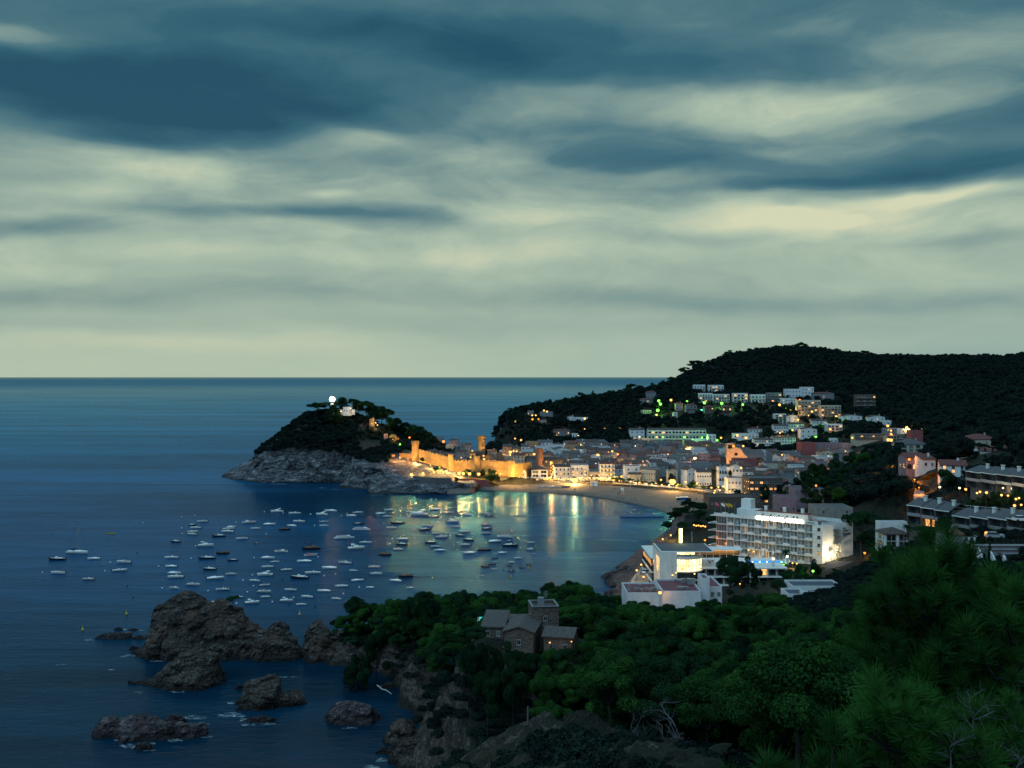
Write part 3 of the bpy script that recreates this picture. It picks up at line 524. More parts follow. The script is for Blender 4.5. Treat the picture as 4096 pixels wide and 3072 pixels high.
def make_tree(kind, var):
    rs = np.random.RandomState(hash(kind) % 999 + var*17 if False else sum(map(ord, kind)) + var*17); mb = MB(); fm = M_PINE
    if kind in ('pine', 'darkpine'):       # loose rounded crown of many puffs, 4.2 m radius, 9 m tall
        n = 15 + var % 3*3; a = rs.uniform(0, 2*pi, n); r = 3.3*np.sqrt(rs.uniform(0, 1, n)); z = 7.6 - (r/3.3)**2*2.4 + rs.normal(0, .35, n)
        low = rs.uniform(0, 1, n) < .3; z = np.where(low, z - rs.uniform(1.2, 2.4, n), z)
        cen = np.stack([r*np.cos(a), r*np.sin(a), z], 1); rad = rs.uniform(.85, 1.5, n); V, Fq = leaves(cen, rad, 15000, .215, rs); fm = M_PINE if kind == 'pine' else M_PINED
        branchy(mb, np.zeros(3), cen[::2], .22, rs, rs.normal(0, .3, 2))
    elif kind == 'umbrella':               # flat topped stone pine, 4 m radius, 8 m tall
        n = 18; a = rs.uniform(0, 2*pi, n); r = 3.2*np.sqrt(rs.uniform(0, 1, n)); z = 6.9 - (r/3.2)**2*1.0 + rs.normal(0, .15, n)
        cen = np.stack([r*np.cos(a), r*np.sin(a), z], 1); rad = rs.uniform(.9, 1.35, n); V, Fq = leaves(cen, rad, 5200, .34, rs, .55); fm = M_PINED
        branchy(mb, np.zeros(3), cen[::2], .2, rs, rs.normal(0, .35, 2), .68)
    elif kind == 'round':                  # dense broad crown reaching low
        n = 26; d = rs.normal(size=(n, 3)); d /= np.linalg.norm(d, axis=1)[:, None]; cen = d*np.array([2.7, 2.7, 2.3])*rs.uniform(.55, 1, n)[:, None] + np.array([0, 0, 4.1]); rad = rs.uniform(.9, 1.4, n)
        V, Fq = leaves(cen, rad, 5200, .34, rs); fm = M_PINED; branchy(mb, np.zeros(3), cen[::4], .2, rs)
    elif kind == 'bush':
        n = 9; a = rs.uniform(0, 2*pi, n); r = 1.1*np.sqrt(rs.uniform(0, 1, n)); cen = np.stack([r*np.cos(a), r*np.sin(a), .8 - r*.3], 1); rad = rs.uniform(.5, .85, n)
        V, Fq = leaves(cen, rad, 1100, .26, rs, .8); fm = M_BUSH; mb.tube([(0, 0, -.4), (0, 0, .7)], [.06, .03], 4)
    elif kind == 'cypress':
        n = 16; z = np.linspace(.7, 8.2, n); cen = np.stack([rs.normal(0, .12, n), rs.normal(0, .12, n), z], 1); rad = .85*(1-((z-3)/6.2)**2*.8).clip(.2, 1); V, Fq = leaves(cen, rad, 2600, .26, rs, 1.0); fm = M_PINED; mb.tube([(0, 0, 0), (0, 0, 1)], [.15, .12], 5)
    elif kind == 'plane':
        n = 11; a = rs.uniform(0, 2*pi, n); r = 1.9*np.sqrt(rs.uniform(0, 1, n)); cen = np.stack([r*np.cos(a), r*np.sin(a), 4.0 - r*.25 + rs.normal(0, .2, n)], 1); rad = rs.uniform(.6, 1.0, n); V, Fq = leaves(cen, rad, 1700, .32, rs, .6); fm = M_PLANE; branchy(mb, np.zeros(3), cen[::3], .14, rs)
    elif kind == 'palm':
        vs = []; fs = []
        for i in range(26):
            a = 2*pi*i/26 + rs.uniform(-.1, .1); up = rs.uniform(-.2, 1.0); L = rs.uniform(1.9, 2.4); pts = []
            for j in range(7): t = j/6; pts.append((cos(a)*L*t, sin(a)*L*t, 6.3 + up*L*t*.75 - 1.5*t*t*(.6+.4*(1-up))))
            for j in range(6):
                w0, w1 = .3*sin(pi*(j/6*.85+.12)), .3*sin(pi*((j+1)/6*.85+.12)); o = len(vs); sx, sy = -sin(a), cos(a)
                for (p, w) in ((pts[j], w0), (pts[j+1], w1)): vs += [(p[0]-sx*w, p[1]-sy*w, p[2]-.12), p, (p[0]+sx*w, p[1]+sy*w, p[2]-.12)]
                fs += [(o, o+1, o+4, o+3), (o+1, o+2, o+5, o+4)]
        V = np.array(vs); Fq = np.array(fs); fm = M_PINED; mb.tube([(0, 0, 0), (.1, 0, 3), (0, 0, 6.3)], [.3, .22, .26], 8)
    elif kind == 'far':                    # whole tree for distant woods
        n = 9; d = rs.normal(size=(n, 3)); d /= np.linalg.norm(d, axis=1)[:, None]; cen = d*np.array([2.6, 2.6, 1.9]) + np.array([0, 0, 5.0]); rad = rs.uniform(1.2, 1.9, n); V, Fq = leaves(cen, rad, 620, .95, rs); fm = M_BUSH; mb.tube([(0, 0, -1), (0, 0, 4.5)], [.25, .15], 4)
    cm = npmesh('crown', V, Fq, fm); tm = mb.mesh('trunk', M_BARK); return cm, tm
def tree_meshes(kind, var):
    if (kind, var) not in TREES: TREES[(kind, var)] = make_tree(kind, var)
    return TREES[(kind, var)]
NAMES = {'pine': 'pine_tree', 'darkpine': 'pine_tree', 'umbrella': 'umbrella_pine', 'round': 'round_tree', 'bush': 'bush', 'cypress': 'cypress_tree', 'plane': 'plane_tree', 'palm': 'palm_tree'}
def put_tree(kind, x, y, z, label, group=None, s=1.0, sz=1.0, var=None, cat='tree', tilt=0):
    cm, tm = tree_meshes(kind, rnd.randrange(5) if var is None else var)
    o = thing(NAMES[kind], label, cat, (x, y, z), rnd.uniform(0, 6.28), group); o.scale = (s, s, s*sz); o.rotation_euler[0] = rnd.uniform(-.06, .06) + tilt; o.rotation_euler[1] = rnd.uniform(-.06, .06)
    link('crown', cm, o); link('trunk', tm, o); return o
def scatter(name, pts, templates, mname):
    """one 'stuff' object: many small plants standing on the given points (x, y, z, scale)"""
    me = bpy.data.meshes.new(name); me.from_pydata([p[:3] for p in pts], [], []); me.materials.append(M_BUSH)
    rs = np.random.RandomState(5); n = len(pts)
    a = me.attributes.new('rot', 'FLOAT_VECTOR', 'POINT'); a.data.foreach_set('vector', np.stack([rs.uniform(-.1, .1, n), rs.uniform(-.1, .1, n), rs.uniform(0, 6.28, n)], 1).ravel())
    a = me.attributes.new('scl', 'FLOAT_VECTOR', 'POINT'); sc = np.array([p[3] for p in pts]); a.data.foreach_set('vector', np.stack([sc, sc, sc*rs.uniform(.8, 1.25, n)], 1).ravel())
    a = me.attributes.new('pick', 'INT', 'POINT'); a.data.foreach_set('value', rs.randint(0, len(templates), n).astype(np.int32))
    o = link(name, me); o['kind'] = 'stuff'
    ng = bpy.data.node_groups.new(mname, 'GeometryNodeTree'); ng.interface.new_socket('Geometry', in_out='INPUT', socket_type='NodeSocketGeometry'); ng.interface.new_socket('Geometry', in_out='OUTPUT', socket_type='NodeSocketGeometry')
    gi = ng.nodes.new('NodeGroupInput'); go = ng.nodes.new('NodeGroupOutput'); g2i = ng.nodes.new('GeometryNodeGeometryToInstance')
    jg = ng.nodes.new('GeometryNodeJoinGeometry')
    for cm in templates:
        # template meshes are rebuilt inside the node tree through unlinked objects
        ob = bpy.data.objects.new(mname + '_template', cm); oi = ng.nodes.new('GeometryNodeObjectInfo'); oi.inputs['Object'].default_value = ob; oi.inputs['As Instance'].default_value = True; ng.links.new(oi.outputs['Geometry'], jg.inputs[0])
    def at(nm, dt):
        q = ng.nodes.new('GeometryNodeInputNamedAttribute'); q.data_type = dt; q.inputs['Name'].default_value = nm; return [s for s in q.outputs if s.enabled and s.name == 'Attribute'][0]
    ip = ng.nodes.new('GeometryNodeInstanceOnPoints'); ng.links.new(gi.outputs[0], ip.inputs['Points']); ng.links.new(jg.outputs[0], ip.inputs['Instance']); ip.inputs['Pick Instance'].default_value = True
    ng.links.new(at('pick', 'INT'), ip.inputs['Instance Index']); ng.links.new(at('rot', 'FLOAT_VECTOR'), ip.inputs['Rotation']); ng.links.new(at('scl', 'FLOAT_VECTOR'), ip.inputs['Scale'])
    ng.links.new(ip.outputs[0], go.inputs[0]); md = o.modifiers.new('plants', 'NODES'); md.node_group = ng; return o
def pix(x, y, z): return (2048 + x/y*F, HV + (H0-z)/y*F)
# ---- tree line of the foreground wood and what must stay in view
TL = np.array([(1200,2520),(1300,2500),(1376,2453),(1401,2383),(1445,2345),(1509,2326),(1572,2333),(1591,2371),(1635,2326),(1654,2280),(1705,2262),(1743,2250),(1787,2268),(1815,2262),(1850,2262),(1885,2285),(1933,2295),(1971,2288),(2009,2308),(2059,2326),(2116,2304),(2218,2298),(2287,2314),(2338,2345),(2389,2383),(2439,2377),(2502,2383),(2540,2421),(2604,2390),(2673,2390),(2692,2440),(2734,2395),(2772,2411),(2805,2395),(2870,2400),(2897,2417),(2951,2384),(3060,2368),(3146,2395),(3233,2422),(3331,2427),(3412,2411),(3440,2340),(3560,2290),(3650,2290),(3800,2290),(4000,2270),(4200,2250)])
KEEP = [(1925,2300,2440,2545,196),(2140,2310,2540,2590,186),(2505,2685,2368,2402,330),(2700,2900,2330,2385,330),(2920,3080,2325,2365,330),(3155,3410,2340,2412,300),(2040,2330,2885,3072,300),(1570,2040,2740,3072,400),(1975,2025,2460,2500,230),(2440,2640,2200,2345,500),(2600,2860,2180,2340,500),(3120,3260,2190,2330,500),(3420,3560,2190,2300,400),(2860,3420,2050,2250,600)]
KEEP += [(2480,2860,2860,3080,94)]
EXC = [] # plan rectangles (x0, x1, y0, y1) kept free of trees
EXC += [(-9,13,176,196),(20,135,338,450),(40,92,292,348),(75,100,262,290),(56,88,300,330),(96,150,320,385),(-6,9,60,104)]
def tree_ok(x, y, z, s, R_=4.2, H_=9.0):
    u, v = pix(x, y, z + H_*s); du = R_*s/y*F*.85; vb = pix(x, y, z+3*s)[1]
    for (a, b, c, d_, dm) in KEEP:
        if y < dm and u+du > a and u-du < b and v < d_ and vb > c: return False
    return True
cand = []
_rs = np.random.RandomState(3)
gx_, gy_ = np.meshgrid(np.arange(-75, 190, 4.9), np.arange(62, 345, 4.9)); gx_ = (gx_ + _rs.uniform(-2, 2, gx_.shape)).ravel(); gy_ = (gy_ + _rs.uniform(-2, 2, gy_.shape)).ravel()
gzv = ground(gx_, gy_); sdv, _w_ = sdist(gx_, gy_)
for x, y, z, sd in zip(gx_, gy_, gzv, sdv):
    if sd < 5 or abs(x) > y*.56 + 6 or (y < 200 and x < -.004*y): continue
    if any(a <= x <= b and c <= y <= d for a, b, c, d in EXC): continue
    s = _rs.uniform(.78, 1.12); u, v = pix(x, y, z + 9*s); tl = np.interp(u, TL[:, 0], TL[:, 1])
    while v < tl and s > .42: s *= .94; v = pix(x, y, z + 9*s)[1]
    if v < tl or v > 3350: continue
    if not tree_ok(x, y, z, s): continue
    cand.append((x, y, z, s))
# ---- trees one can tell apart, placed by hand: (kind, u, v_top, distance, crown width px, label[, ground z])
def hand(kind, u, vt, d, wpx, label, group=None, zb=None, var=None):
    Rk, Hk = {'pine': (4.2, 9), 'darkpine': (4.2, 9), 'umbrella': (4.1, 8), 'round': (3.8, 7.2), 'cypress': (.95, 9.0), 'plane': (2.6, 5), 'palm': (2.2, 7.2), 'bush': (1.7, 1.5)}[kind]
    x, y, zt = P(u, vt, d); z = gz(x, y) if zb is None else zb; s = wpx/F*d/2/Rk; h = max(zt - z, 1.0)
    return put_tree(kind, x, y, z-.2, label, group, s, min(max(h/(Hk*s), .6), 2.2), var)
hand('umbrella', 1850, 2224, 262, 108, 'umbrella pine rising highest among the pines before the moored boats')
hand('umbrella', 1706, 2258, 262, 100, 'leaning pine just left of the highest umbrella pine, sea showing under its crown')
hand('darkpine', 1660, 2290, 258, 110, 'broad pine with forked trunk against the water, left of the leaning pine')
hand('darkpine', 1508, 2326, 264, 130, 'broad pine at the seaward tip of the foreground wood')
hand('darkpine', 1430, 2400, 262, 110, 'pine hanging over the cliff edge at the far left of the wood')
hand('darkpine', 1400, 2470, 262, 100, 'low wind-bent pine on the cliff below the leftmost crowns')
hand('umbrella', 938, 2376, 300, 66, 'small lone pine leaning on the shoulder of the tallest sea rock', None, 11.3)
hand('darkpine', 2925, 2210, 330, 150, 'large dark pine with bare trunk before the hotel terrace')
hand('darkpine', 2985, 2225, 332, 90, 'pine crowded against the right side of the large terrace pine')
hand('darkpine', 3035, 2268, 328, 66, 'smaller pine between the terrace pine and the lit hotel pool')
hand('round', 3262, 2228, 340, 62, 'dense dark rounded tree in front of the hotel corner')
hand('round', 3205, 2240, 335, 74, 'round tree left of the dense one at the hotel corner')
hand('darkpine', 3165, 2268, 325, 90, 'spreading pine below the hotel palm')
hand('darkpine', 3112, 2305, 300, 84, 'dark pine on the lawn edge between the two low white blocks')
hand('darkpine', 3250, 2300, 310, 90, 'wide pine above the flat-roofed white block')
hand('darkpine', 3340, 2290, 320, 70, 'pine beside the dim car park right of the hotel')
hand('umbrella', 3450, 2030, 372, 168, 'huge round-headed pine standing right behind the hotel end wall')
hand('round', 3545, 2060, 352, 90, 'dark tree right of the huge round-headed pine')
hand('round', 3480, 2110, 350, 130, 'dark tree mass below the huge round-headed pine')
hand('round', 3530, 2150, 340, 110, 'dark tree between the end wall and the balconied villa')
hand('round', 3500, 2235, 312, 60, 'dark round tree beside the parked white cars')
hand('umbrella', 3778, 1850, 352, 76, 'flat umbrella pine in front of the white gabled house')
hand('umbrella', 3912, 1766, 450, 88, 'umbrella pine before the red-roofed house at the right')
hand('umbrella', 4040, 1752, 440, 100, 'tall umbrella pine near the right edge above the villas')
hand('darkpine', 3985, 1825, 400, 60, 'bushy pine between the red-roofed house and the upper terrace row')
hand('darkpine', 3790, 2045, 285, 84, 'dark spreading tree before the middle of the lower terrace row')
hand('umbrella', 3712, 2105, 278, 124, 'wide umbrella pine right of the balconied villa')
hand('round', 3692, 2180, 270, 104, 'round dark tree right of the stone wall lamp')
hand('round', 3905, 2178, 245, 120, 'large dark bush-like tree left of the stepped white terraces')
hand('cypress', 3979, 2045, 285, 20, 'slim cypress in front of the lower terrace row')
hand('cypress', 3785, 2108, 268, 26, 'tall dark cypress left of the pale stepped gable')
hand('cypress', 3862, 2150, 258, 22, 'cypress standing against the pale stepped gable')
hand('cypress', 3956, 2164, 240, 20, 'cypress left of the stepped white terraces')
hand('palm', 3637, 2085, 290, 44, 'tall palm beside the balconied villa')
hand('palm', 3144, 2193, 378, 46, 'palm on the lit hotel pool terrace', None, 10.5)
hand('palm', 2923, 1862, 668, 26, 'palm in front of the arched white house near the beach end')
hand('palm', 2857, 1858, 690, 24, 'thin palm left of the arched white house')
hand('palm', 3005, 2170, 405, 34, 'short palm lit orange at the left foot of the hotel', None, 9.5) if False else hand('palm', 2828, 2165, 412, 40, 'short palm lit orange at the left foot of the hotel')
hand('round', 3760, 2225, 255, 66, 'pale grey-leaved tree under the two small garden lamps')
for i, (u, vt, d, w) in enumerate([(3215,1868,520,90),(3262,1848,540,90),(3300,1842,560,80),(3350,1815,585,90),(3410,1790,600,100),(3455,1795,590,80),(3520,1806,580,80),(3560,1784,560,100),(3600,1782,560,90),(3640,1800,540,90),(3230,1910,500,80),(3290,1890,510,90),(3345,1880,510,90),(3400,1860,520,100),(3460,1850,520,90),(3250,1950,480,90),(3310,1930,480,90),(3360,1940,470,80),(3420,1925,480,100),(3480,1900,490,90),(3545,1860,500,90),(3590,1850,490,80),(3600,1900,460,80),(3540,1930,450,90),(3490,1955,450,90),(3570,1970,430,90),(3605,2000,410,80)]):
    hand('pine' if i % 4 == 1 else 'darkpine', u, vt, d, w, 'tall dark pine in the hillside grove between the old town and the orange-lit street', 'pines of the grove behind the hotel')
for i, (u, vt, d, w) in enumerate([(2700,2065,545,60),(2735,2035,550,70),(2775,2012,556,80),(2820,2018,550,70),(2860,2000,545,60),(2888,2000,545,50),(2675,2100,520,60),(2715,2090,520,80),(2760,2070,520,80),(2805,2080,510,70),(2665,2130,500,50),(2700,2130,495,70),(2750,2120,490,80),(2800,2125,485,70),(2840,2150,470,60),(2790,2160,465,70),(2740,2165,465,70),(2860,2110,480,50)]):
    hand(('darkpine', 'round')[i % 2], u, vt, d, w, 'dark tree on the wooded point between the beach and the seafront hotel', 'trees on the point beside the beach')
for i, (u, vt, w) in enumerate([(1262,1606,84),(1300,1604,76),(1332,1604,64),(1368,1583,66),(1408,1589,66),(1432,1592,60),(1460,1598,66),(1492,1605,74),(1524,1612,80),(1545,1628,64),(1500,1636,66),(1470,1628,60)]):
    hand(('umbrella', 'round')[i in (3, 5, 7, 8, 10)], u, vt, 806 + (i % 3)*4, w, ['umbrella pine at the left end of the headland crest','umbrella pine second from the left on the headland crest','umbrella pine just left of the lighthouse lamp','rounded pine just right of the lighthouse lamp','pine behind the white lighthouse cottage','pine right behind the cottage roof','pine between the cottage and the crest dip','pine near the middle of the headland crest','broad pine toward the right end of the headland crest','umbrella pine at the right end of the headland crest','pine under the right end of the headland crest','pine below the middle of the headland crest'][i], 'pines on the headland crest')
for i, (u, vt, w) in enumerate([(1560,1662,60),(1588,1666,64),(1572,1690,60),(1620,1684,66),(1650,1692,66),(1680,1700,60),(1706,1714,56),(1726,1736,46),(1640,1722,64),(1672,1728,60),(1600,1706,56),(1745,1758,36),(1704,1745,50)]):
    hand('round', u, vt, 806 + (i % 4)*3, w, 'dark tree on the slope between the headland crest and the castle wall', 'trees on the slope above the castle wall')
SKY_T = [(2058,1642,34,1120),(2085,1616,54,1140),(2146,1612,28,1150),(2230,1598,30,1165),(2284,1586,36,1180),(2322,1562,44,1200),(2375,1562,26,1215),(2440,1556,38,1230),(2500,1548,34,1240),(2532,1526,62,1240),(2567,1540,34,1255),(2608,1531,52,1270),(2658,1516,52,1300),(2690,1502,52,1350),(2743,1475,62,1400),(2778,1446,70,1425),(2832,1448,40,1445),(2872,1436,62,1460),(2922,1414,66,1480),(2965,1412,50,1490),(3005,1401,54,1500),(3062,1398,60,1500),(3150,1382,56,1500),(3200,1379,66,1500),(3277,1394,54,1490),(3345,1396,50,1470),(3450,1403,60,1450),(3572,1416,36,1400),(3660,1422,50,1370),(3704,1413,50,1350),(3813,1416,50,1320),(3925,1424,54,1280),(4020,1430,50,1250),(4090,1410,64,1240)]
for i, (u, vt, w, d) in enumerate(SKY_T): hand('darkpine', u, vt, d, w, 'pine standing out on the skyline ridge behind the town', 'pines on the skyline ridge', None)
for i, (u, vb, s_, k) in enumerate([(1700,2640,.8,0),(1760,2680,.75,1),(1820,2720,.7,0),(1880,2740,.8,1),(1940,2760,.8,0),(1800,2620,.8,1),(1860,2650,.8,0),(1600,2600,.75,1),(1560,2660,.6,0),(1480,2630,.6,1),(1650,2700,.6,0),(1400,2600,.7,1),(1990,2720,.8,0),(1920,2660,.85,0),(1740,2600,.8,0),(1530,2560,.8,0),(1640,2560,.8,1),(1990,2800,.7,1),(1450,2560,.8,0),(2040,2760,.75,0)]):
    x, y, g = hit(u, vb, .5, 120, 300, 900); put_tree('darkpine' if k else 'bush', x, y, g-.3, ('dark pine' if k else 'dark bush') + ' clinging to the cliff below the stone house', 'growth on the cliff', s_ if k else s_*2.4, .8)
for i, (u, vb, s_) in enumerate([(2180,3010,1.5),(2260,2990,1.6),(2340,3010,1.6),(2230,3060,1.6),(2310,3060,1.7),(2390,3070,1.3),(2150,3060,1.2),(2480,2990,1.2),(2450,2950,1.0)]):
    x, y, g = hit(u, vb, .3, 55, 140, 900); put_tree('bush', x, y, g-.2, 'dark bush on the near side of the bare rock spur', 'bushes on the rock spur', s_, 1.1)
# promenade row
for i in range(17):
    t = i/16; u = 2462 + t*470; v = 1921 + t*40; d = 728 - t*66
    x, y, _ = P(u, v, d); put_tree('plane', x, y, gz(x, y), 'small lamp-lit tree in the row along the beach promenade', 'trees along the beach promenade', rnd.uniform(.95, 1.2), .95)
# the foreground wood: the 225 largest are trees of their own, the rest is one wood
cand.sort(key=lambda c: -c[3]/c[1]); _near = cand[:225]; _rest = cand[225:]
for (x, y, z, s) in _near:
    u, v = pix(x, y, z+7*s)
    if y < 150: lb, gr = 'green pine in the wood below the camera, right of the bare rock spur', 'pines below the camera'
    elif x < -12: lb, gr = 'dark pine on the wooded cliff between the cove and the stone villa', 'pines on the wooded cliff'
    elif u < 2420 and y > 206: lb, gr = 'dark pine in the wood between the stone villa and the anchored boats', 'pines behind the stone villa'
    elif u > 3400: lb, gr = 'dark pine in the wood under the stepped white terraces', 'pines at the right under the villas'
    else: lb, gr = 'green pine in the dense wood between the stone villa and the white hotel blocks', 'pines of the dense foreground wood'
    _T = put_tree('pine' if rnd.random() < (.85 if y < 160 else .35) else 'darkpine', x, y, z-.2, lb, gr, s, rnd.uniform(.92, 1.1))
def relabel(objs, base, key=lambda o: o.location.x/o.location.y):
    objs = sorted(objs, key=key)
    for i, o in enumerate(objs):
        n = len(objs); part = '' if n <= 20 else (' left part' if i < 20 else ' right part'); o['label'] = base.replace('#', part) + ', ' + ORD[i % 20]
_wd = {}
for o in list(COL.objects):
    if o.get('group') in ('pines below the camera', 'pines at the right under the villas', 'pines of the dense foreground wood', 'pines on the wooded cliff', 'pines behind the stone villa'): _wd.setdefault(o['group'], []).append(o)
RW_ = ['nearest','second nearest','third nearest','fourth nearest','fifth nearest','sixth nearest','seventh nearest','eighth nearest','ninth nearest','tenth nearest','eleventh nearest','twelfth nearest','thirteenth nearest','fourteenth nearest']
for g, lst in _wd.items():
    lst.sort(key=lambda o: o.location.y); nrow = max(1, math.ceil(len(lst)/17)); per = math.ceil(len(lst)/nrow)
    base = {'pines below the camera': 'pine of the wood below the camera', 'pines at the right under the villas': 'pine under the right-hand villas', 'pines of the dense foreground wood': 'pine of the wood before the hotel', 'pines on the wooded cliff': 'pine on the wooded cliff by the cove', 'pines behind the stone villa': 'pine behind the stone villa'}[g]
    for r in range(nrow): relabel(lst[r*per:(r+1)*per], base + (f', {RW_[r]} row' if nrow > 1 else ''))
for g, b_ in (('pines of the grove behind the hotel', 'grove pine before the orange-lit street,#'), ('pines on the skyline ridge', 'pine standing out on the skyline ridge,#'), ('trees on the point beside the beach', 'dark tree on the wooded point beside the beach'), ('trees on the slope above the castle wall', 'dark tree on the slope above the castle wall'), ('trees along the beach promenade', 'small lamp-lit tree along the beach promenade')):
    l = [o for o in COL.objects if o.get('group') == g]
    if len(l) > 20:
        l.sort(key=lambda o: o.location.x/o.location.y)
        for i, o in enumerate(l): h_ = len(l)//2; o['label'] = b_.replace('#', ' left half' if i < h_ else ' right half') + ', ' + ORD[i if i < h_ else i-h_]
    else: relabel(l, b_)
if _rest: scatter('pine_wood', [(x, y, z-.2, s) for x, y, z, s in _rest], [tree_meshes('pine', k)[0] for k in (0, 1)] + [tree_meshes('darkpine', 2)[0]], 'wood_scatter')
# ---- undergrowth and far woods
_p = []
gx_, gy_ = np.meshgrid(np.arange(-80, 190, 2.3), np.arange(62, 345, 2.3)); gx_ = (gx_ + _rs.uniform(-1, 1, gx_.shape)).ravel(); gy_ = (gy_ + _rs.uniform(-1, 1, gy_.shape)).ravel(); gzv = ground(gx_, gy_); sdv, _w_ = sdist(gx_, gy_); nzv = fbm(gx_*.08, gy_*.08, 0, 3, 77)
for x, y, z, sd, q in zip(gx_, gy_, gzv, sdv, nzv):
    if sd < 2.2 or abs(x) > y*.56+4 or z < 5 or (sd < 9 and q < -.02): continue
    if (20 < x < 135 and 338 < y < 345) or (-12 < x < 14 and 172 < y < 206) or abs(x - np.interp(y, [74, 82, 90, 96, 103], [7, 6.2, 4.8, 2.8, 1.5])) < 1.7 and y < 104 or (-3 < x < 4 and 88 < y < 103): continue
    if (40 < x < 92 and 292 < y < 345): continue
    u, v = pix(x, y, z+1.2)
    if (1570 < u < 1900 and v > 2745) and q < .12: continue
    if any(y < dm and a < u < b and c < v < d_ for a, b, c, d_, dm in KEEP[:2]): continue
    _p.append((x, y, z-.15, _rs.uniform(.5, 1.25)))
scatter('undergrowth', _p, [tree_meshes('bush', k)[0] for k in (0, 1, 2)], 'bush_scatter')
VB = np.array([(900,1700),(985,1816),(1060,1812),(1120,1794),(1173,1792),(1250,1802),(1368,1815),(1400,1818),(1444,1840),(1500,1852),(1560,1852),(1640,1846),(1800,1880),(2100,1900)])
_p = []
gx_, gy_ = np.meshgrid(np.arange(-240, -20, 2.6), np.arange(700, 835, 2.6)); gx_ = (gx_ + _rs.uniform(-1.2, 1.2, gx_.shape)).ravel(); gy_ = (gy_ + _rs.uniform(-1.2, 1.2, gy_.shape)).ravel(); gzv = ground(gx_, gy_); sdv, _w_ = sdist(gx_, gy_); nzv = fbm(gx_*.1, gy_*.1, 0, 3, 78)
for x, y, z, sd, q in zip(gx_, gy_, gzv, sdv, nzv):
    if sd < 4 or z < 6: continue
    u, v = pix(x, y, z); 
    if v > np.interp(u, VB[:, 0], VB[:, 1]) + q*14: continue
    if 1430 < u < 1530 and 1690 < v < 1800 and (q < -.05 or _rs.uniform() < .45): continue      # bare slope under the crest
    if u > 1560 and (y < 762 or (v > 1800 and q < .2)): continue
    if 1350 < u < 1420 and 1625 < v < 1660 and y < 812: continue
    _p.append((x, y, z-.2, _rs.uniform(.9, 2.1)))
scatter('headland_maquis', _p, [tree_meshes('bush', k)[0] for k in (0, 1, 2)], 'maquis_scatter')
FARW = []   # filled once the houses stand
# ------------------------------------------------------------------ boats
M_GEL = plain('white_gelcoat', (.78, .80, .80), .35, 0, .05, 2, .5); M_GEL2 = plain('cream_gelcoat', (.62, .60, .54), .4, 0, .05, 2, .5)
M_NAVY = plain('navy_hull', (.012, .02, .045), .35, 0, .1, 2, .5); M_BLK = plain('black_rubber', (.012, .013, .015), .6, 0, .1, 2)
M_BLUEC = plain('blue_canvas', (.02, .05, .12), .8, 0, .2, 2); M_GREYC = plain('grey_canvas', (.28, .29, .30), .85, 0, .15, 2); M_WOODB = plain('varnished_wood', (.22, .10, .04), .5, 0, .2, 3)
M_DECK = plain('boat_deck', (.42, .42, .40), .7, 0, .1, 3); M_YEL = plain('yellow_paint', (.55, .38, .03), .6, 0, .15, 2); M_PINKT = plain('pink_trim', (.6, .12, .2), .6); M_GREYR = plain('grey_rubber', (.35, .36, .37), .6, 0, .1, 2)
M_GLASS = plain('dark_glass', (.01, .014, .018), .12, 0, .1, 2, .8); M_ALU = plain('bare_metal', (.45, .46, .48), .35, .8, .1, 3)
def hull_mesh(name, L, Wd, hb, hs, m, stern=.82, full=.55, thick=.06, deck=None, rake=.35):
    """boat hull along x, bow at +x; keel below the water, gunwale rising to the bow; closed deck 'deck' below the rail"""
    n = 13; k = 7; V = []; Fc = []
    for i in range(n):
        t = i/(n-1); x = -L/2 + L*t; w = Wd/2*(stern + (1-stern)*min(t/.35, 1))*(1 - max((t-full)/(1-full), 0)**2.2)**.8; w = max(w, .02); zt = hs + (hb-hs)*t**1.8; kd = -.28*(1 - max((t-.75)/.25, 0)**2)
        for j in range(k):
            q = j/(k-1); s = q*2-1; a = abs(s); z = kd + (zt-kd)*a**1.6 if a < .999 else zt; V.append((x + rake*t**3*(a*.9)*hb, w*(a**.55)*(1 if s > 0 else -1), z))
    for i in range(n-1):
        for j in range(k-1): Fc.append((i*k+j, (i+1)*k+j, (i+1)*k+j+1, i*k+j+1))
    Fc.append(tuple(range(k)))
    o = len(V); mb = MB(); mb.v = V; mb.f = Fc; mb.m = [0]*len(Fc)
    # deck / cockpit sole a little under the rail
    dz = .10; rows = []
    for i in range(n):
        a = V[i*k]; b = V[i*k+k-1]; rows += [(a[0], a[1]*.93, a[2]-dz), (b[0], b[1]*.93, b[2]-dz)]
    mb.v += rows; f2 = [(o+2*i, o+2*i+1, o+2*i+3, o+2*i+2) for i in range(n-1)]; mb.f += f2; mb.m += [1]*len(f2)
    # rail cap joins hull and deck
    f3 = []
    for i in range(n-1):
        f3 += [(i*k, o+2*i, o+2*i+2, (i+1)*k), (i*k+k-1, (i+1)*k+k-1, o+2*i+3, o+2*i+1)]
    mb.f += f3; mb.m += [0]*len(f3)
    return mb.mesh(name, [m, deck or M_DECK], False)
def outboard(mb, x, s=1.0):
    mb.box(x-.22*s, 0, .75*s, .42*s, .34*s, .5*s, 0, .8); mb.box(x-.16*s, 0, .2*s, .2*s, .16*s, .9*s)
BP = {}
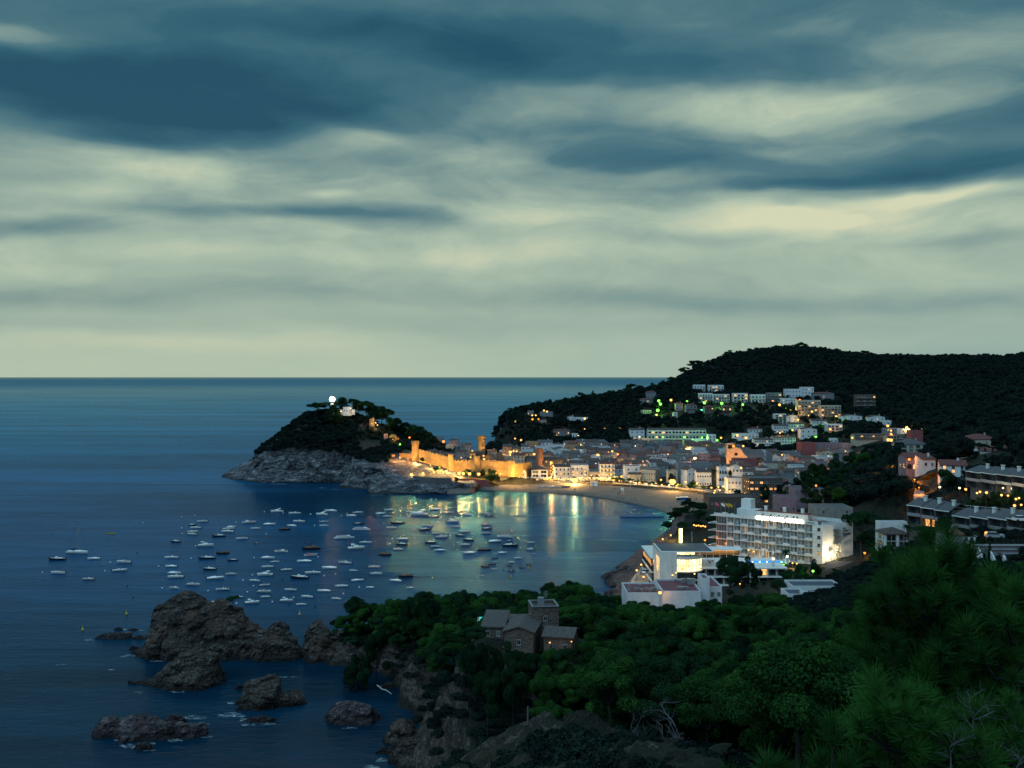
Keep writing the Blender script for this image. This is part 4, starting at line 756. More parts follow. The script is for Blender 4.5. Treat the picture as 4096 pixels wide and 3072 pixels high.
def boat_proto(kind):
    """list of (part name, mesh, [(sub-part name, mesh)]) for a boat 6 m long"""
    if kind in BP: return BP[kind]
    L = 6.0; out = []
    def pt(name, mb, m, subs=()): out.append((name, mb.mesh(name, m), list(subs)))
    def hull(*a, **k): out.append(('hull', hull_mesh('hull', *a, **k), []))
    if kind == 'open':
        hull(L, 2.2, .95, .62, M_GEL); mb = MB().box(-.2, 0, .95, .6, .7, .7).box(-1.2, 0, .72, .5, 1.3, .25).box(1.4, 0, .75, 1.2, .9, .2); pt('console', mb, M_GEL)
        pt('windscreen', MB().box(.12, 0, 1.42, .06, .7, .35), M_GLASS); mb = MB(); outboard(mb, -3.0); pt('outboard_motor', mb, M_BLK)
    elif kind == 'speed':   # closed foredeck and tonneau cover
        hull(L, 2.3, .95, .62, M_GEL, deck=M_GEL); mb = MB(); mb.add([(-2.2,-.85,.58),(-2.2,.85,.58),(.6,.8,.68),(.6,-.8,.68),(-1.9,-.3,.98),(-1.9,.3,.98),(.1,.25,1.25),(.1,-.25,1.25)], [(0,1,5,4),(1,2,6,5),(2,3,7,6),(3,0,4,7),(4,5,6,7)]); pt('cover', mb, M_GEL)
        pt('foredeck', MB().add([(.6,-.85,.68),(.6,.85,.68),(2.7,0,.92),(.8,0,1.05)], [(0,3,2),(1,2,3),(0,1,3)]), M_GEL); mb = MB(); outboard(mb, -3.0, .9); pt('outboard_motor', mb, M_BLK)
    elif kind == 'cover':   # fully covered, ridge pole
        hull(L, 2.2, .85, .6, M_GEL); mb = MB(); mb.add([(-2.9,-.95,.58),(-2.9,.95,.58),(2.7,0,.86),(-1.2,0,1.35),(.6,0,1.5),(.6,-1.02,.66),(.6,1.02,.66)], [(0,3,1),(0,5,4,3),(1,3,4,6),(5,2,4),(6,4,2)]); pt('cover', mb, M_GREYC)
    elif kind == 'cruiser':
        hull(L, 2.4, 1.15, .75, M_GEL, deck=M_GEL); mb = MB(); mb.add([(-.9,-.95,.8),(-.9,.95,.8),(2.0,.5,1.05),(2.0,-.5,1.05),(-.9,-.75,1.5),(-.9,.75,1.5),(.6,.6,1.55),(.6,-.6,1.55)], [(0,1,5,4),(1,2,6,5),(2,3,7,6),(3,0,4,7),(4,5,6,7)]); pt('cabin', mb, M_GEL)
        mb = MB().add([(.62,-.58,1.5),(.62,.58,1.5),(1.5,.55,1.2),(1.5,-.55,1.2)], [(0,1,2,3)]); mb.v = [(a+.03, b, c+.03) for a, b, c in mb.v]; pt('windscreen', mb, M_GLASS)
        mb = MB().tube([(-1.6,-.9,.7),(-1.5,-.85,2.0),(-1.5,.85,2.0),(-1.6,.9,.7)], .05, 5); mb.box(-1.1, 0, 2.05, 1.3, 1.8, .06); pt('arch', mb, M_GEL); mb = MB(); outboard(mb, -3.0); pt('outboard_motor', mb, M_BLK)
    elif kind in ('dark', 'navy'):
        hull(L, 2.2, 1.0, .66, M_NAVY if kind == 'dark' else M_NAVY, deck=M_DECK); pt('cockpit', MB().box(-.6, 0, .8, 2.4, 1.4, .25).box(.4, 0, 1.1, .5, 1.3, .5), M_GEL); pt('windscreen', MB().box(.75, 0, 1.3, .06, 1.4, .4), M_GLASS); mb = MB(); outboard(mb, -3.0); pt('outboard_motor', mb, M_BLK)
    elif kind == 'bimini':
        hull(L, 2.2, .95, .62, M_GEL); pt('console', MB().box(-.2, 0, .95, .6, .7, .7).box(-1.4, 0, .72, .6, 1.4, .3), M_GEL)
        mb = MB().box(-.5, 0, 2.25, 1.9, 1.9, .07)
        fr = MB()
        for x in (-1.3, .3):
            for y in (-.9, .9): fr.tube([(x*.6-.2, y, .6), (x, y, 2.25)], .03, 4)
        out.append(('canopy', mb.mesh('canopy', M_BLUEC), [('canopy_frame', fr.mesh('canopy_frame', M_ALU))])); mb = MB(); outboard(mb, -3.0); pt('outboard_motor', mb, M_BLK)
    elif kind in ('rib', 'ribdark'):
        m = M_GREYR if kind == 'rib' else M_BLK; mb = MB(); mb.tube([(-2.9,-.95,.42),(0,-1.0,.45),(1.7,-.75,.55),(2.75,0,.75),(1.7,.75,.55),(0,1.0,.45),(-2.9,.95,.42)], [.2,.26,.26,.24,.26,.26,.2], 8); pt('inflatable_tube', mb, m)
        out.append(('hull', hull_mesh('hull', 5.2, 1.6, .5, .3, M_GEL), [])); pt('console', MB().box(-.3, 0, .85, .5, .6, .8).box(-1.2, 0, .6, .5, .7, .4), M_GEL)
        mb = MB().tube([(-2.3,-.6,.5),(-2.5,-.5,1.7),(-2.5,.5,1.7),(-2.3,.6,.5)], .05, 5); pt('arch', mb, M_ALU); mb = MB(); outboard(mb, -2.8, 1.05); pt('outboard_motor', mb, M_BLK)
    elif kind in ('wood', 'wooddark', 'woodpink'):
        hull(L, 2.3, 1.05, .75, {'wood': M_GEL, 'wooddark': M_NAVY, 'woodpink': M_GEL}[kind], stern=.35, deck=M_WOODB); pt('cabin', MB().box(-.7, 0, 1.05, 1.5, 1.1, .75, 0, .92), {'wood': M_GEL, 'wooddark': M_WOODB, 'woodpink': M_PINKT}[kind]); pt('mast', MB().tube([(.9, 0, .6), (.95, 0, 3.4)], [.05, .03], 5), M_WOODB)
    elif kind == 'row':
        hull(L, 2.0, .75, .55, M_NAVY, stern=.6, deck=M_WOODB); pt('thwart', MB().box(-.8, 0, .55, .3, 1.6, .05).box(.7, 0, .6, .3, 1.4, .05), M_WOODB)
    elif kind == 'roww':
        hull(L, 2.0, .7, .5, M_GEL, stern=.6, deck=M_DECK); pt('thwart', MB().box(-.8, 0, .5, .3, 1.6, .05).box(.7, 0, .55, .3, 1.4, .05), M_GEL)
    elif kind == 'ferry':
        hull(L, 1.6, .55, .42, M_GEL, deck=M_GEL); pt('saloon', MB().box(-.2, 0, .62, 4.2, 1.3, .42), M_GEL); pt('window_band', MB().box(-.2, 0, .68, 4.0, 1.32, .2), M_GLASS)
        mb = MB(); 
        for i in range(12): mb.box(-2.1+i*.345, -.665, .68, .05, .02, .24); mb.box(-2.1+i*.345, .665, .68, .05, .02, .24)
        pt('window_post', mb, M_GEL); pt('upper_rail', MB().tube([(-2.2,-.6,1.05),(1.8,-.6,1.05),(1.8,.6,1.05),(-2.2,.6,1.05),(-2.2,-.6,1.05)], .02, 4).box(-.2, 0, .85, 4.3, 1.36, .04), M_GEL); pt('wheelhouse', MB().box(1.3, 0, 1.02, .55, .7, .34, 0, .9), M_GEL)
        mb = MB()
        for i in range(6): mb.box(-1.9+i*.45, 0, .95, .12, 1.0, .12)
        pt('bench', mb, M_BLUEC)
    elif kind == 'yacht':
        hull(L, 1.8, .62, .5, M_GEL, stern=.7, deck=M_GEL); pt('cabin', MB().box(.3, 0, .62, 2.2, .9, .25, 0, .8), M_GEL); pt('mast', MB().tube([(.4, 0, .5), (.4, 0, 8.4)], [.05, .03], 6), M_ALU); pt('boom', MB().tube([(.4, 0, 1.15), (-2.1, 0, 1.2)], .06, 5), M_BLUEC)
        pt('rigging', MB().tube([(2.9, 0, .6), (.42, 0, 8.2)], .018, 4).tube([(-2.9, 0, .5), (.38, 0, 8.3)], .014, 4), M_BLK); pt('sprayhood', MB().box(-1.0, 0, .95, .8, 1.1, .5, 0, .75), M_BLUEC)
    elif kind == 'barge':
        mb = MB().prism([(-3, -.8), (2.6, -.8), (3, 0), (2.6, .8), (-3, .8)], -.2, .32); pt('deck', mb, M_YEL); pt('rim', MB().tube([(-3,-.8,.34),(2.6,-.8,.34),(3,0,.34),(2.6,.8,.34),(-3,.8,.34),(-3,-.8,.34)], .07, 5), M_BLK)
    BP[kind] = out; return out
BN = {'open':'motorboat','speed':'speedboat','cover':'covered_boat','cruiser':'cabin_cruiser','dark':'motorboat','navy':'motorboat','bimini':'motorboat','rib':'inflatable_boat','ribdark':'inflatable_boat','wood':'wooden_boat','wooddark':'wooden_boat','woodpink':'wooden_boat','row':'rowing_boat','roww':'rowing_boat','ferry':'excursion_boat','yacht':'sailing_yacht','barge':'swim_platform'}
BD = {'open':'open white motorboat','speed':'white speedboat with a low cover','cover':'boat under a ridged pale cover','cruiser':'white cabin cruiser with an arch','dark':'dark-hulled motorboat','navy':'dark-hulled motorboat','bimini':'white dark-canopied motorboat','rib':'pale inflatable boat with an arch','ribdark':'black inflatable boat','wood':'white wooden boat with a mast','wooddark':'dark wooden boat with a mast','woodpink':'white boat with a pink deckhouse','row':'small dark rowing boat','roww':'small white rowing boat','ferry':'white many-windowed excursion boat','yacht':'white sailing yacht with a tall mast','barge':'flat yellow raft'}
A4 = [(385,480,168,'yacht'),(238,530,120,'dark'),(508,525,85,'speed'),(246,630,110,'bimini'),(468,675,90,'rib'),(731,550,108,'bimini'),(696,612,100,'open'),(630,338,75,'barge'),(1082,517,98,'open'),(1078,582,85,'speed'),(1100,632,98,'speed'),(1112,660,112,'open'),(1101,740,70,'wood'),(1238,715,100,'bimini'),(1402,670,118,'speed'),(1458,752,105,'rib'),(1111,398,75,'dark'),(1236,275,60,'dark'),(1260,297,78,'open'),(1234,326,80,'open'),(1232,343,75,'open'),(1310,250,75,'bimini'),(1330,430,110,'cruiser'),(1342,522,115,'navy'),(1362,602,100,'dark'),(1430,357,90,'dark'),(1495,325,92,'open'),(1497,305,85,'open'),(1520,290,62,'speed'),(1460,485,92,'wooddark'),(1532,535,72,'dark'),(1519,638,75,'cover'),(1602,377,82,'bimini'),(1648,258,92,'wood'),(1700,302,66,'open'),(1702,410,46,'ribdark'),(1695,687,82,'open'),(1765,720,75,'bimini'),(1762,768,102,'bimini'),(1774,806,68,'open'),(1672,850,100,'cruiser'),(1772,645,108,'cruiser'),(1790,585,82,'open'),(1789,520,100,'speed'),(1840,548,66,'open'),(1801,272,85,'speed'),(1860,178,88,'cruiser'),(1914,310,80,'wooddark'),(1968,282,70,'speed'),(1890,473,95,'wood'),(1990,190,85,'open'),(2021,250,85,'open'),(2025,665,135,'dark'),(2060,545,100,'speed'),(2103,500,92,'woodpink'),(2112,452,128,'wooddark'),(2102,410,36,'row'),(2124,630,110,'open'),(1960,755,88,'bimini'),(1925,835,92,'cruiser'),(2038,862,74,'open'),(2082,806,90,'open'),(1925,607,80,'open'),(1282,812,62,'speed'),(1402,843,60,'open'),(1580,805,60,'open')]
A5 = [(163,292,85,'cruiser'),(175,345,72,'rib'),(178,373,64,'open'),(178,855,92,'speed'),(218,686,105,'speed'),(228,265,86,'speed'),(325,465,145,'ferry'),(452,402,130,'ferry'),(430,360,72,'dark'),(378,300,72,'speed'),(425,277,72,'open'),(592,285,70,'speed'),(643,305,64,'open'),(659,258,70,'open'),(412,542,118,'cruiser'),(332,648,112,'rib'),(396,704,62,'open'),(270,912,74,'open'),(308,820,92,'open'),(422,778,88,'speed'),(546,678,86,'open'),(561,728,88,'open'),(482,498,88,'open'),(720,355,96,'dark'),(678,390,80,'open'),(757,472,80,'speed'),(748,510,82,'dark'),(724,547,72,'open'),(625,588,92,'wooddark'),(782,748,105,'wooddark'),(706,780,92,'speed'),(802,272,56,'open'),(886,293,130,'cruiser'),(995,255,72,'speed'),(998,306,52,'dark'),(1147,245,50,'row'),(1098,278,70,'open'),(1180,269,42,'row'),(942,375,76,'bimini'),(922,402,88,'dark'),(1002,430,56,'open'),(1042,457,86,'open'),(963,497,78,'dark'),(1001,527,70,'bimini'),(1028,555,76,'speed'),(1125,345,86,'cruiser'),(1150,382,70,'cover'),(1213,418,80,'open'),(1180,446,68,'dark'),(1241,478,78,'dark'),(1215,515,80,'open'),(1246,575,84,'speed'),(1232,293,66,'speed'),(1385,285,44,'open'),(1400,303,62,'ribdark'),(1372,367,70,'bimini'),(1380,396,72,'dark'),(1373,430,68,'cover'),(1437,490,90,'speed'),(1512,457,108,'cover'),(1545,485,42,'dark'),(1550,520,108,'navy'),(1358,552,104,'row'),(1492,573,64,'speed'),(1438,612,48,'row'),(1435,640,40,'roww'),(1417,658,54,'row'),(1366,675,68,'row'),(1434,692,46,'roww'),(1542,668,40,'row'),(1607,612,58,'open'),(1562,642,52,'open'),(1562,708,52,'ribdark'),(1638,683,42,'row'),(1686,660,42,'row'),(1698,548,50,'cruiser'),(1702,498,56,'open'),(1725,578,40,'roww'),(518,828,58,'speed'),(812,830,50,'speed'),(1345,740,30,'speed')]
BL = [(100+X/1.843, 1950+Y/1.843, l/1.843, k) for X, Y, l, k in A4] + [(1200+X/1.843, 1900+Y/1.843, l/1.843, k) for X, Y, l, k in A5]
def zone_of(u, v):
    if u < 560: return 'far out at left'
    if u < 860: return 'off the tallest sea rock'
    if u < 1130 and v < 2180: return 'left of the two excursion boats'
    if u < 1130: return 'between sea rock and excursion boats'
    if u < 1480 and v < 2150: return 'before the rocky headland'
    if u < 1480 and v < 2260: return 'just below the excursion boats'
    if u < 1480: return 'nearest the leftmost pines'
    if u < 1820 and v < 2120: return 'on lamp-lit water below the castle'
    if u < 1820 and v < 2185: return 'in the middle of the bay'
    if u < 1920 : return 'left of the highest umbrella pine'
    if v < 2140: return 'beyond the highest umbrella pine'
    if v < 2205: return 'above the little dark boats'
    return 'among the little boats at right'
_z = {}
for i, (u, v, l, k) in enumerate(BL): _z.setdefault((BD[k], zone_of(u, v)), []).append((u, i))
LB = {}
for (dsc, zn), lst in _z.items():
    lst.sort()
    for r, (u, i) in enumerate(lst): LB[i] = f'{dsc} {zn}' + ('' if len(lst) == 1 else f', {ORD[r]}')
_br = random.Random(21)
for i, (u, v, l, k) in enumerate(BL):
    x, y = S(u, v + 1.5); Lr = l/F*y; s = Lr/6.0; dark = k in ('ferry', 'barge')
    a = _br.uniform(-.28, .28) + (pi if _br.random() < .62 and k not in ('ferry',) else 0); 
    o = thing(BN[k], LB[i], 'boat' if k not in ('barge', 'yacht') else {'barge': 'raft', 'yacht': 'sailing boat'}[k], (x, y, 0), a, 'boats moored in the bay'); o.scale = (s, s, s*(.88 if k not in ('yacht',) else 1.0)); o.rotation_euler[0] = _br.uniform(-.04, .04)
    for nm, me, subs in boat_proto(k):
        p = link(nm, me, o)
        for sn, sm in subs: link(sn, sm, p)
# small mooring buoys
M_BUOYW = plain('white_buoy', (.75, .76, .74), .5); M_BUOYY = plain('yellow_buoy', (.6, .45, .04), .5); M_BUOYO = plain('dark_buoy', (.03, .03, .03), .5)
_bm = MB().ball(0, 0, .22, .42, 8, 6).mesh('buoy', M_BUOYW, True); _by = MB().ball(0, 0, .2, .4, 8, 6).tube([(0, 0, .4), (0, 0, 1.5)], [.12, .06], 6).mesh('buoy', M_BUOYY, True); _bd = MB().ball(0, 0, .2, .38, 8, 6).mesh('buoy', M_BUOYO, True)
for (X, Y, c) in [(1155,220,0),(1252,208,0),(870,262,0),(200,345,2),(1258,432,0),(985,583,0),(130,630,0),(630,553,0),(590,617,0),(1012,745,0),(1778,345,0),(1608,686,0),(1676,648,0),(1690,520,0),(1557,258,0),(1553,290,0),(1765,180,0),(1905,190,0),(2105,200,0),(2135,282,0),(1511,378,2),(1824,846,0),(1560,857,0),(1640,773,0),(1980,815,0),(2160,514,0),(1900,678,2),(1685,728,0),(1950,868,2),(1350,765,0),(1225,525,0),(1155,300,0),(1160,342,0),(826,482,2),(755,727,2),(798,810,2),(748,935,1),(425,1052,1),(2025,938,1)] + [((u-100)*1.843, (v-1950)*1.843, c) for u, v, c in [(1242,2057,0),(1365,2063,0),(1287,1,0)][:2]]:
    x, y = S(100+X/1.843, 1950+Y/1.843); tag(link('buoy', (_bm, _by, _bd)[c], None, (x, y, 0), 0, (.75,)*3 if c != 1 else (1, 1, 1)), ['small white mooring buoy among the left-hand boats', 'yellow marker buoy floating near the sea rocks', 'small dark mooring buoy among the left-hand boats'][c], 'buoy', ['white mooring buoys', 'yellow marker buoys', 'dark mooring buoys'][c])
for (X, Y, c) in [(78,290,0),(305,300,0),(347,285,0),(107,373,0),(575,300,0),(618,357,0),(742,269,0),(791,293,0),(843,398,0),(843,163,0),(970,177,0),(1003,181,0),(1085,240,0),(937,428,0),(1074,382,0),(1106,445,0),(1135,518,0),(1163,502,0),(1016,348,0),(880,497,0),(1293,283,2),(1695,300,2),(1783,300,2),(1822,305,2),(1905,300,2),(2022,343,2),(1770,343,2),(1528,385,2),(1560,418,1),(1612,474,1),(1738,536,1),(1837,615,2),(1627,555,2),(1685,690,1),(1500,706,2),(1418,573,2),(1555,757,1),(1038,212,2),(320,878,0),(178,745,0),(262,733,0),(437,830,0),(112,976,2),(680,470,0),(663,508,0)]:
    x, y = S(1200+X/1.843, 1900+Y/1.843); tag(link('buoy', (_bm, _by, _bd)[c], None, (x, y, 0), 0, (.75,)*3 if c != 1 else (1, 1, 1)), ['small white mooring buoy among the right-hand boats', 'yellow marker buoy right of the boats', 'small dark buoy on the lamp-lit water off the beach'][c], 'buoy', ['white mooring buoys on the bay', 'yellow marker buoys on the bay', 'dark buoys off the beach'][c])
# blue floating jetty off the beach
_a = S(2480, 2069); _b = S(2655, 2068); mb = MB(); L_ = math.hypot(_b[0]-_a[0], _b[1]-_a[1]); an = atan2(_b[1]-_a[1], _b[0]-_a[0])
t = thing('floating_jetty', 'long thin blue floating jetty reaching from the beach into the bay', 'jetty', ((_a[0]+_b[0])/2, (_a[1]+_b[1])/2, 0), an)
MB().box(0, 0, .25, L_, 2.0, .5).build('deck', plain('blue_plastic', (.01, .06, .22), .5), t)
for s in (-1, 1): MB().tube([(-L_/2, s*.9, .55), (L_/2, s*.9, .55)], .06, 4).build('edge_rail', plain('pale_plastic', (.3, .4, .5), .5), t)
# ------------------------------------------------------------------ buildings
WHITE = plain('white_render', (.60, .62, .63), .8, 0, .12, .5); CREAM = plain('cream_render', (.42, .37, .29), .8, 0, .15, .5); GREYW = plain('grey_render', (.19, .205, .22), .85, 0, .2, .4)
PINKW = plain('pink_render', (.30, .20, .19), .8, 0, .15, .5); OCHRE = plain('ochre_render', (.32, .22, .12), .8, 0, .15, .5); DARKB = plain('dark_brown_render', (.10, .07, .055), .8, 0, .2, .5); BRICK = plain('red_brick', (.24, .075, .075), .85, 0, .2, .8)
PURPLE = plain('mauve_render', (.24, .17, .20), .85, 0, .15, .5); CONC = plain('bare_concrete', (.24, .24, .22), .9, 0, .25, .5)
TILE = plain('brown_roof_tiles', (.075, .058, .055), .85, 0, .35, 1.2); TILER = plain('red_roof_tiles', (.13, .05, .045), .85, 0, .3, 1.2); TILEG = plain('grey_roof_tiles', (.085, .088, .095), .85, 0, .35, 1.5); FLATR = plain('flat_roof_felt', (.09, .10, .115), .9, 0, .25, .8); REDFLAT = plain('red_roof_paint', (.17, .06, .075), .85, 0, .25, .8)
def _stone(b, out):
    g = b.n('ShaderNodeNewGeometry'); pos = g.outputs['Position']; vo = b.n('ShaderNodeTexVoronoi'); vo.inputs['Scale'].default_value = 2.4; b.l(pos, vo.inputs['Vector']); n = b.noise(pos, .6, 5, .6)
    c = b.mixc(.5, b.ramp(n, [(.3, (.07, .055, .045)), (.7, (.17, .14, .12))]), b.ramp(vo.outputs['Distance'], [(0, (.17, .15, .13)), (.5, (.06, .05, .045))]))
    pbsdf(b, out, c, .9, 0, .2, vo.outputs['Distance'], .8, .15)
STONE = mat('rubble_stone', _stone)
def _tilerow(b, out):
    g = b.n('ShaderNodeNewGeometry'); pos = g.outputs['Position']; n = b.noise(pos, 1.5, 5, .7); n2 = b.noise(pos, 7, 3, .7)
    c = b.ramp(b.m('ADD', b.m('MULTIPLY', n, .5), b.m('MULTIPLY', n2, .5)), [(.35, (.045, .042, .042)), (.65, (.13, .115, .108))]); pbsdf(b, out, c, .85, 0, .2, n2, .9, .12)
OLDTILE = mat('weathered_tiles', _tilerow)
GLD = M_GLASS; FR = plain('window_frame', (.35, .36, .36), .6)
LWARM = litwin('lit_window_warm', (1.0, .52, .18), 2.0); LORANGE = litwin('lit_window_orange', (1.0, .42, .12), 2.0); LWHITE = litwin('lit_window_white', (1.0, .90, .70), 3.0); LGREEN = emis('green_cross_light', (.1, 1, .3), 3)
def wmesh(kind):
    """window 1 m wide, 1 m high, facing -y; origin in its centre"""
    key = ('w', kind)
    if key in BP: return BP[key]
    mb = MB(); g = {'dark': GLD, 'warm': LWARM, 'orange': LORANGE, 'white': LWHITE, 'shut': plain('shutter', (.10, .14, .12), .7), 'door': M_WOODB, 'arch': GLD, 'archlit': LWARM, 'archlito': LORANGE}[kind]
    if kind.startswith('arch'):
        pts = [(-.5, -.5), (.5, -.5)] + [(.5*cos(a), .0 + .5*sin(a)) for a in np.linspace(0, pi, 9)]
        n = len(pts); mb.add([(x, -.03, z) for x, z in pts] + [(x, .05, z) for x, z in pts], [tuple(range(n))] + [(i, n+i, n+(i+1) % n, (i+1) % n) for i in range(n)])
        me = mb.mesh('window', [g])
    else:
        mb.box(0, 0, 0, .86, .06, .88); mb.mi = 1
        for sx in (-.47, .47): mb.box(sx, -.01, 0, .07, .09, 1.0)
        for sz in (-.47, .47): mb.box(0, -.01, sz, .87, .09, .07)
        mb.box(0, -.012, 0, .045, .085, .87); mb.box(0, -.02, -.53, 1.12, .16, .06); me = mb.mesh('window', [g, FR])
    BP[key] = me; return me
PBOX = []
FOOT = []   # footprints: (x, y, half size)
def win(root, kind, lx, lz, w, h, ly, rz=0, nm='window'):
    """window on the face at local (lx, ly), rotated rz"""
    o = link(nm, wmesh(kind), root, (lx, ly, lz), rz, (w, 1, h)); return o
def house(label, x, y, w, dp, zt, wall=WHITE, roof='flat', rmat=None, rz=0.0, rise=1.6, floors=None, cols=None, lit=.12, zb=None, cat='house', name='house', group=None, wk='dark', wsz=(1.0, 1.25), side=True, chim=True, balcony=False, litk='warm', fh=3.0, sidewin=True, over=.35):
    """front face centre at (x, y) looking at -y (turned by rz); zt: height of the eaves"""
    c, s = cos(rz), sin(rz); cx, cy = x - s*(-0) + (-s)*dp/2*(-1)*-1 if False else x - s*dp/2, y + c*dp/2
    cor = [(x + c*a - s*b_, y + s*a + c*b_) for a in (-w/2, w/2) for b_ in (0, dp)]; gs = [gz(*q) for q in cor]
    if zb is None: zb = min(gs); 
    FOOT.append((cx, cy, max(w, dp)*.62)); h = zt - zb
    root = thing(name, label, cat, (x, y, zb), rz, group); zlow = -2.0
    mb = MB(); 
    if roof == 'flat':
        mb.box(0, dp/2, (zlow+h)/2, w, dp, h-zlow)
        for (a, b_, e, f_) in ((0, .12, w, .24), (0, dp-.12, w, .24), (-w/2+.12, dp/2, .24, dp-.5), (w/2-.12, dp/2, .24, dp-.5)): mb.box(a, b_, h+.3, e, f_, .6)
        mb.build('wall', wall, root); MB().box(0, dp/2, h+.06, w-.5, dp-.5, .12).build('roof', rmat or FLATR, root)
    else:
        mb.box(0, dp/2, (zlow+h)/2, w, dp, h-zlow); rm = rmat or TILE; o = over; r2 = MB()
        if roof == 'gabley':    # gable end faces the viewer
            mb.add([(-w/2, .0, h), (w/2, .0, h), (0, .0, h+rise*.97), (-w/2, dp, h), (w/2, dp, h), (0, dp, h+rise*.97)], [(0, 1, 2), (3, 5, 4)])
            r2.add([(-w/2-o, -o, h-.1), (0, -o, h+rise), (0, dp+o, h+rise), (-w/2-o, dp+o, h-.1), (w/2+o, -o, h-.1), (w/2+o, dp+o, h-.1), (-w/2-o, -o, h+.12), (0, -o, h+rise+.22), (0, dp+o, h+rise+.22), (-w/2-o, dp+o, h+.12), (w/2+o, -o, h+.12), (w/2+o, dp+o, h+.12)], [(0,1,2,3),(1,4,5,2),(6,9,8,7),(7,8,11,10),(0,6,7,1),(1,7,10,4),(3,2,8,9),(2,5,11,8),(0,3,9,6),(4,10,11,5)])
        elif roof == 'gablex':
            mb.add([(-w/2, 0, h), (-w/2, dp, h), (-w/2, dp/2, h+rise*.97), (w/2, 0, h), (w/2, dp, h), (w/2, dp/2, h+rise*.97)], [(0, 2, 1), (3, 4, 5)])
            r2.add([(-w/2-o, -o, h-.1), (-w/2-o, dp/2, h+rise), (w/2+o, dp/2, h+rise), (w/2+o, -o, h-.1), (-w/2-o, dp+o, h-.1), (w/2+o, dp+o, h-.1), (-w/2-o, -o, h+.12), (-w/2-o, dp/2, h+rise+.22), (w/2+o, dp/2, h+rise+.22), (w/2+o, -o, h+.12), (-w/2-o, dp+o, h+.12), (w/2+o, dp+o, h+.12)], [(0,1,2,3),(1,4,5,2),(6,9,8,7),(7,8,11,10),(0,3,9,6),(4,10,11,5),(0,6,7,1),(3,2,8,9),(1,7,10,4),(2,5,11,8)])
        elif roof == 'shed':
            r2.add([(-w/2-o, -o, h-.05), (w/2+o, -o, h-.05), (w/2+o, dp+o, h+rise), (-w/2-o, dp+o, h+rise), (-w/2-o, -o, h+.18), (w/2+o, -o, h+.18), (w/2+o, dp+o, h+rise+.22), (-w/2-o, dp+o, h+rise+.22)], [(0,3,2,1),(4,5,6,7),(0,1,5,4),(1,2,6,5),(2,3,7,6),(3,0,4,7)]); mb.box(0, dp-.15, h+rise/2, w-.02, .28, rise)
            mb.add([(-w/2, 0, h), (-w/2, dp, h), (-w/2, dp, h+rise*.98), (w/2, 0, h), (w/2, dp, h), (w/2, dp, h+rise*.98)], [(0, 2, 1), (3, 4, 5)])
        else:  # hip
            q = min(w, dp)/2; r2.add([(-w/2-o, -o, h-.08), (w/2+o, -o, h-.08), (w/2+o, dp+o, h-.08), (-w/2-o, dp+o, h-.08), (-w/2+q, dp/2, h+rise), (w/2-q, dp/2, h+rise), (-w/2-o, -o, h+.1), (w/2+o, -o, h+.1), (w/2+o, dp+o, h+.1), (-w/2-o, dp+o, h+.1)], [(6,7,5,4),(7,8,5),(8,9,4,5),(9,6,4),(0,3,2,1),(0,1,7,6),(1,2,8,7),(2,3,9,8),(3,0,6,9)])
        mb.build('wall', wall, root); ro = r2.build('roof', rm, root)
        if chim: MB().box(w*.22, dp*.45, h+rise*.6+.6, .7, .6, 1.5).box(w*.22, dp*.45, h+rise*.6+1.4, .9, .8, .16).build('chimney', wall, ro)
    gtop = max(gs[0], gs[2]) - zb; hh = h - max(gtop, 0)
    nf = floors if floors is not None else max(1, int(round(hh/fh))); ncl = cols if cols is not None else max(1, int(w/2.9))
    fh_ = hh/nf if nf else 3
    for f_ in range(nf):
        z = h - fh_*(f_+.55)
        if balcony: 
            bmb = MB().box(0, -.6, z-fh_*.42, w-.6, 1.2, .14); bl = bmb.build('balcony', wall, root); rr = MB()
            rr.box(0, -1.17, z-fh_*.42+.9, w-.6, .05, .06); 
            for i in range(int(w/1.2)): rr.box(-w/2+.6+i*1.2, -1.17, z-fh_*.42+.48, .05, .05, .84)
            rr.build('railing', M_ALU, bl)
        for i in range(ncl):
            lx = -w/2 + w*(i+.5)/ncl; k = litk if rnd.random() < lit else ('shut' if wk == 'dark' and rnd.random() < .25 else wk)
            if k == 'warm' and wk == 'arch': k = 'archlit'
            win(root, k, lx, z, wsz[0]*(1.15 if balcony else 1), wsz[1]*(1.3 if balcony else 1), -.035)
        if side and sidewin:   # on the flank one can see
            sg = -1 if x > 0 else 1; ns = max(1, int(dp/4.5))
            for i in range(ns): win(root, 'dark' if rnd.random() > lit*.5 else litk, sg*(w/2+.035), z, wsz[0]*.8, wsz[1]*.8, dp*(i+.5)/ns, -sg*-pi/2 if False else (pi/2 if sg > 0 else -pi/2))
    return root
def hpx(label, u0, u1, vt, vb=None, d=None, dp=9, **k):
    """house from its outline in the photograph's frame: left, right, eaves, foot; distance from where the foot meets the ground"""
    um = (u0+u1)/2
    if d is None: x, d, zg = hit(um, vb, 0, 60, 1700)
    w = (u1-u0)/F*d; x = (um-2048)/F*d; zt = H0-(vt-HV)/F*d; k.setdefault('zb', None)
    if k['zb'] is None:
        g0 = min(gz(x-w/2, d), gz(x+w/2, d)); zt = max(zt, g0+2.6)
    PBOX.append((u0, u1, vt, pix(x, d, k['zb'] if k['zb'] is not None else g0)[1], d)); return house(label, x, d, w, dp, zt, **k)
def dfr(u): return float(np.interp(u, [2000, 2200, 2400, 2560, 2660, 2790, 2909, 3000], [752, 752, 748, 738, 724, 702, 676, 648]))
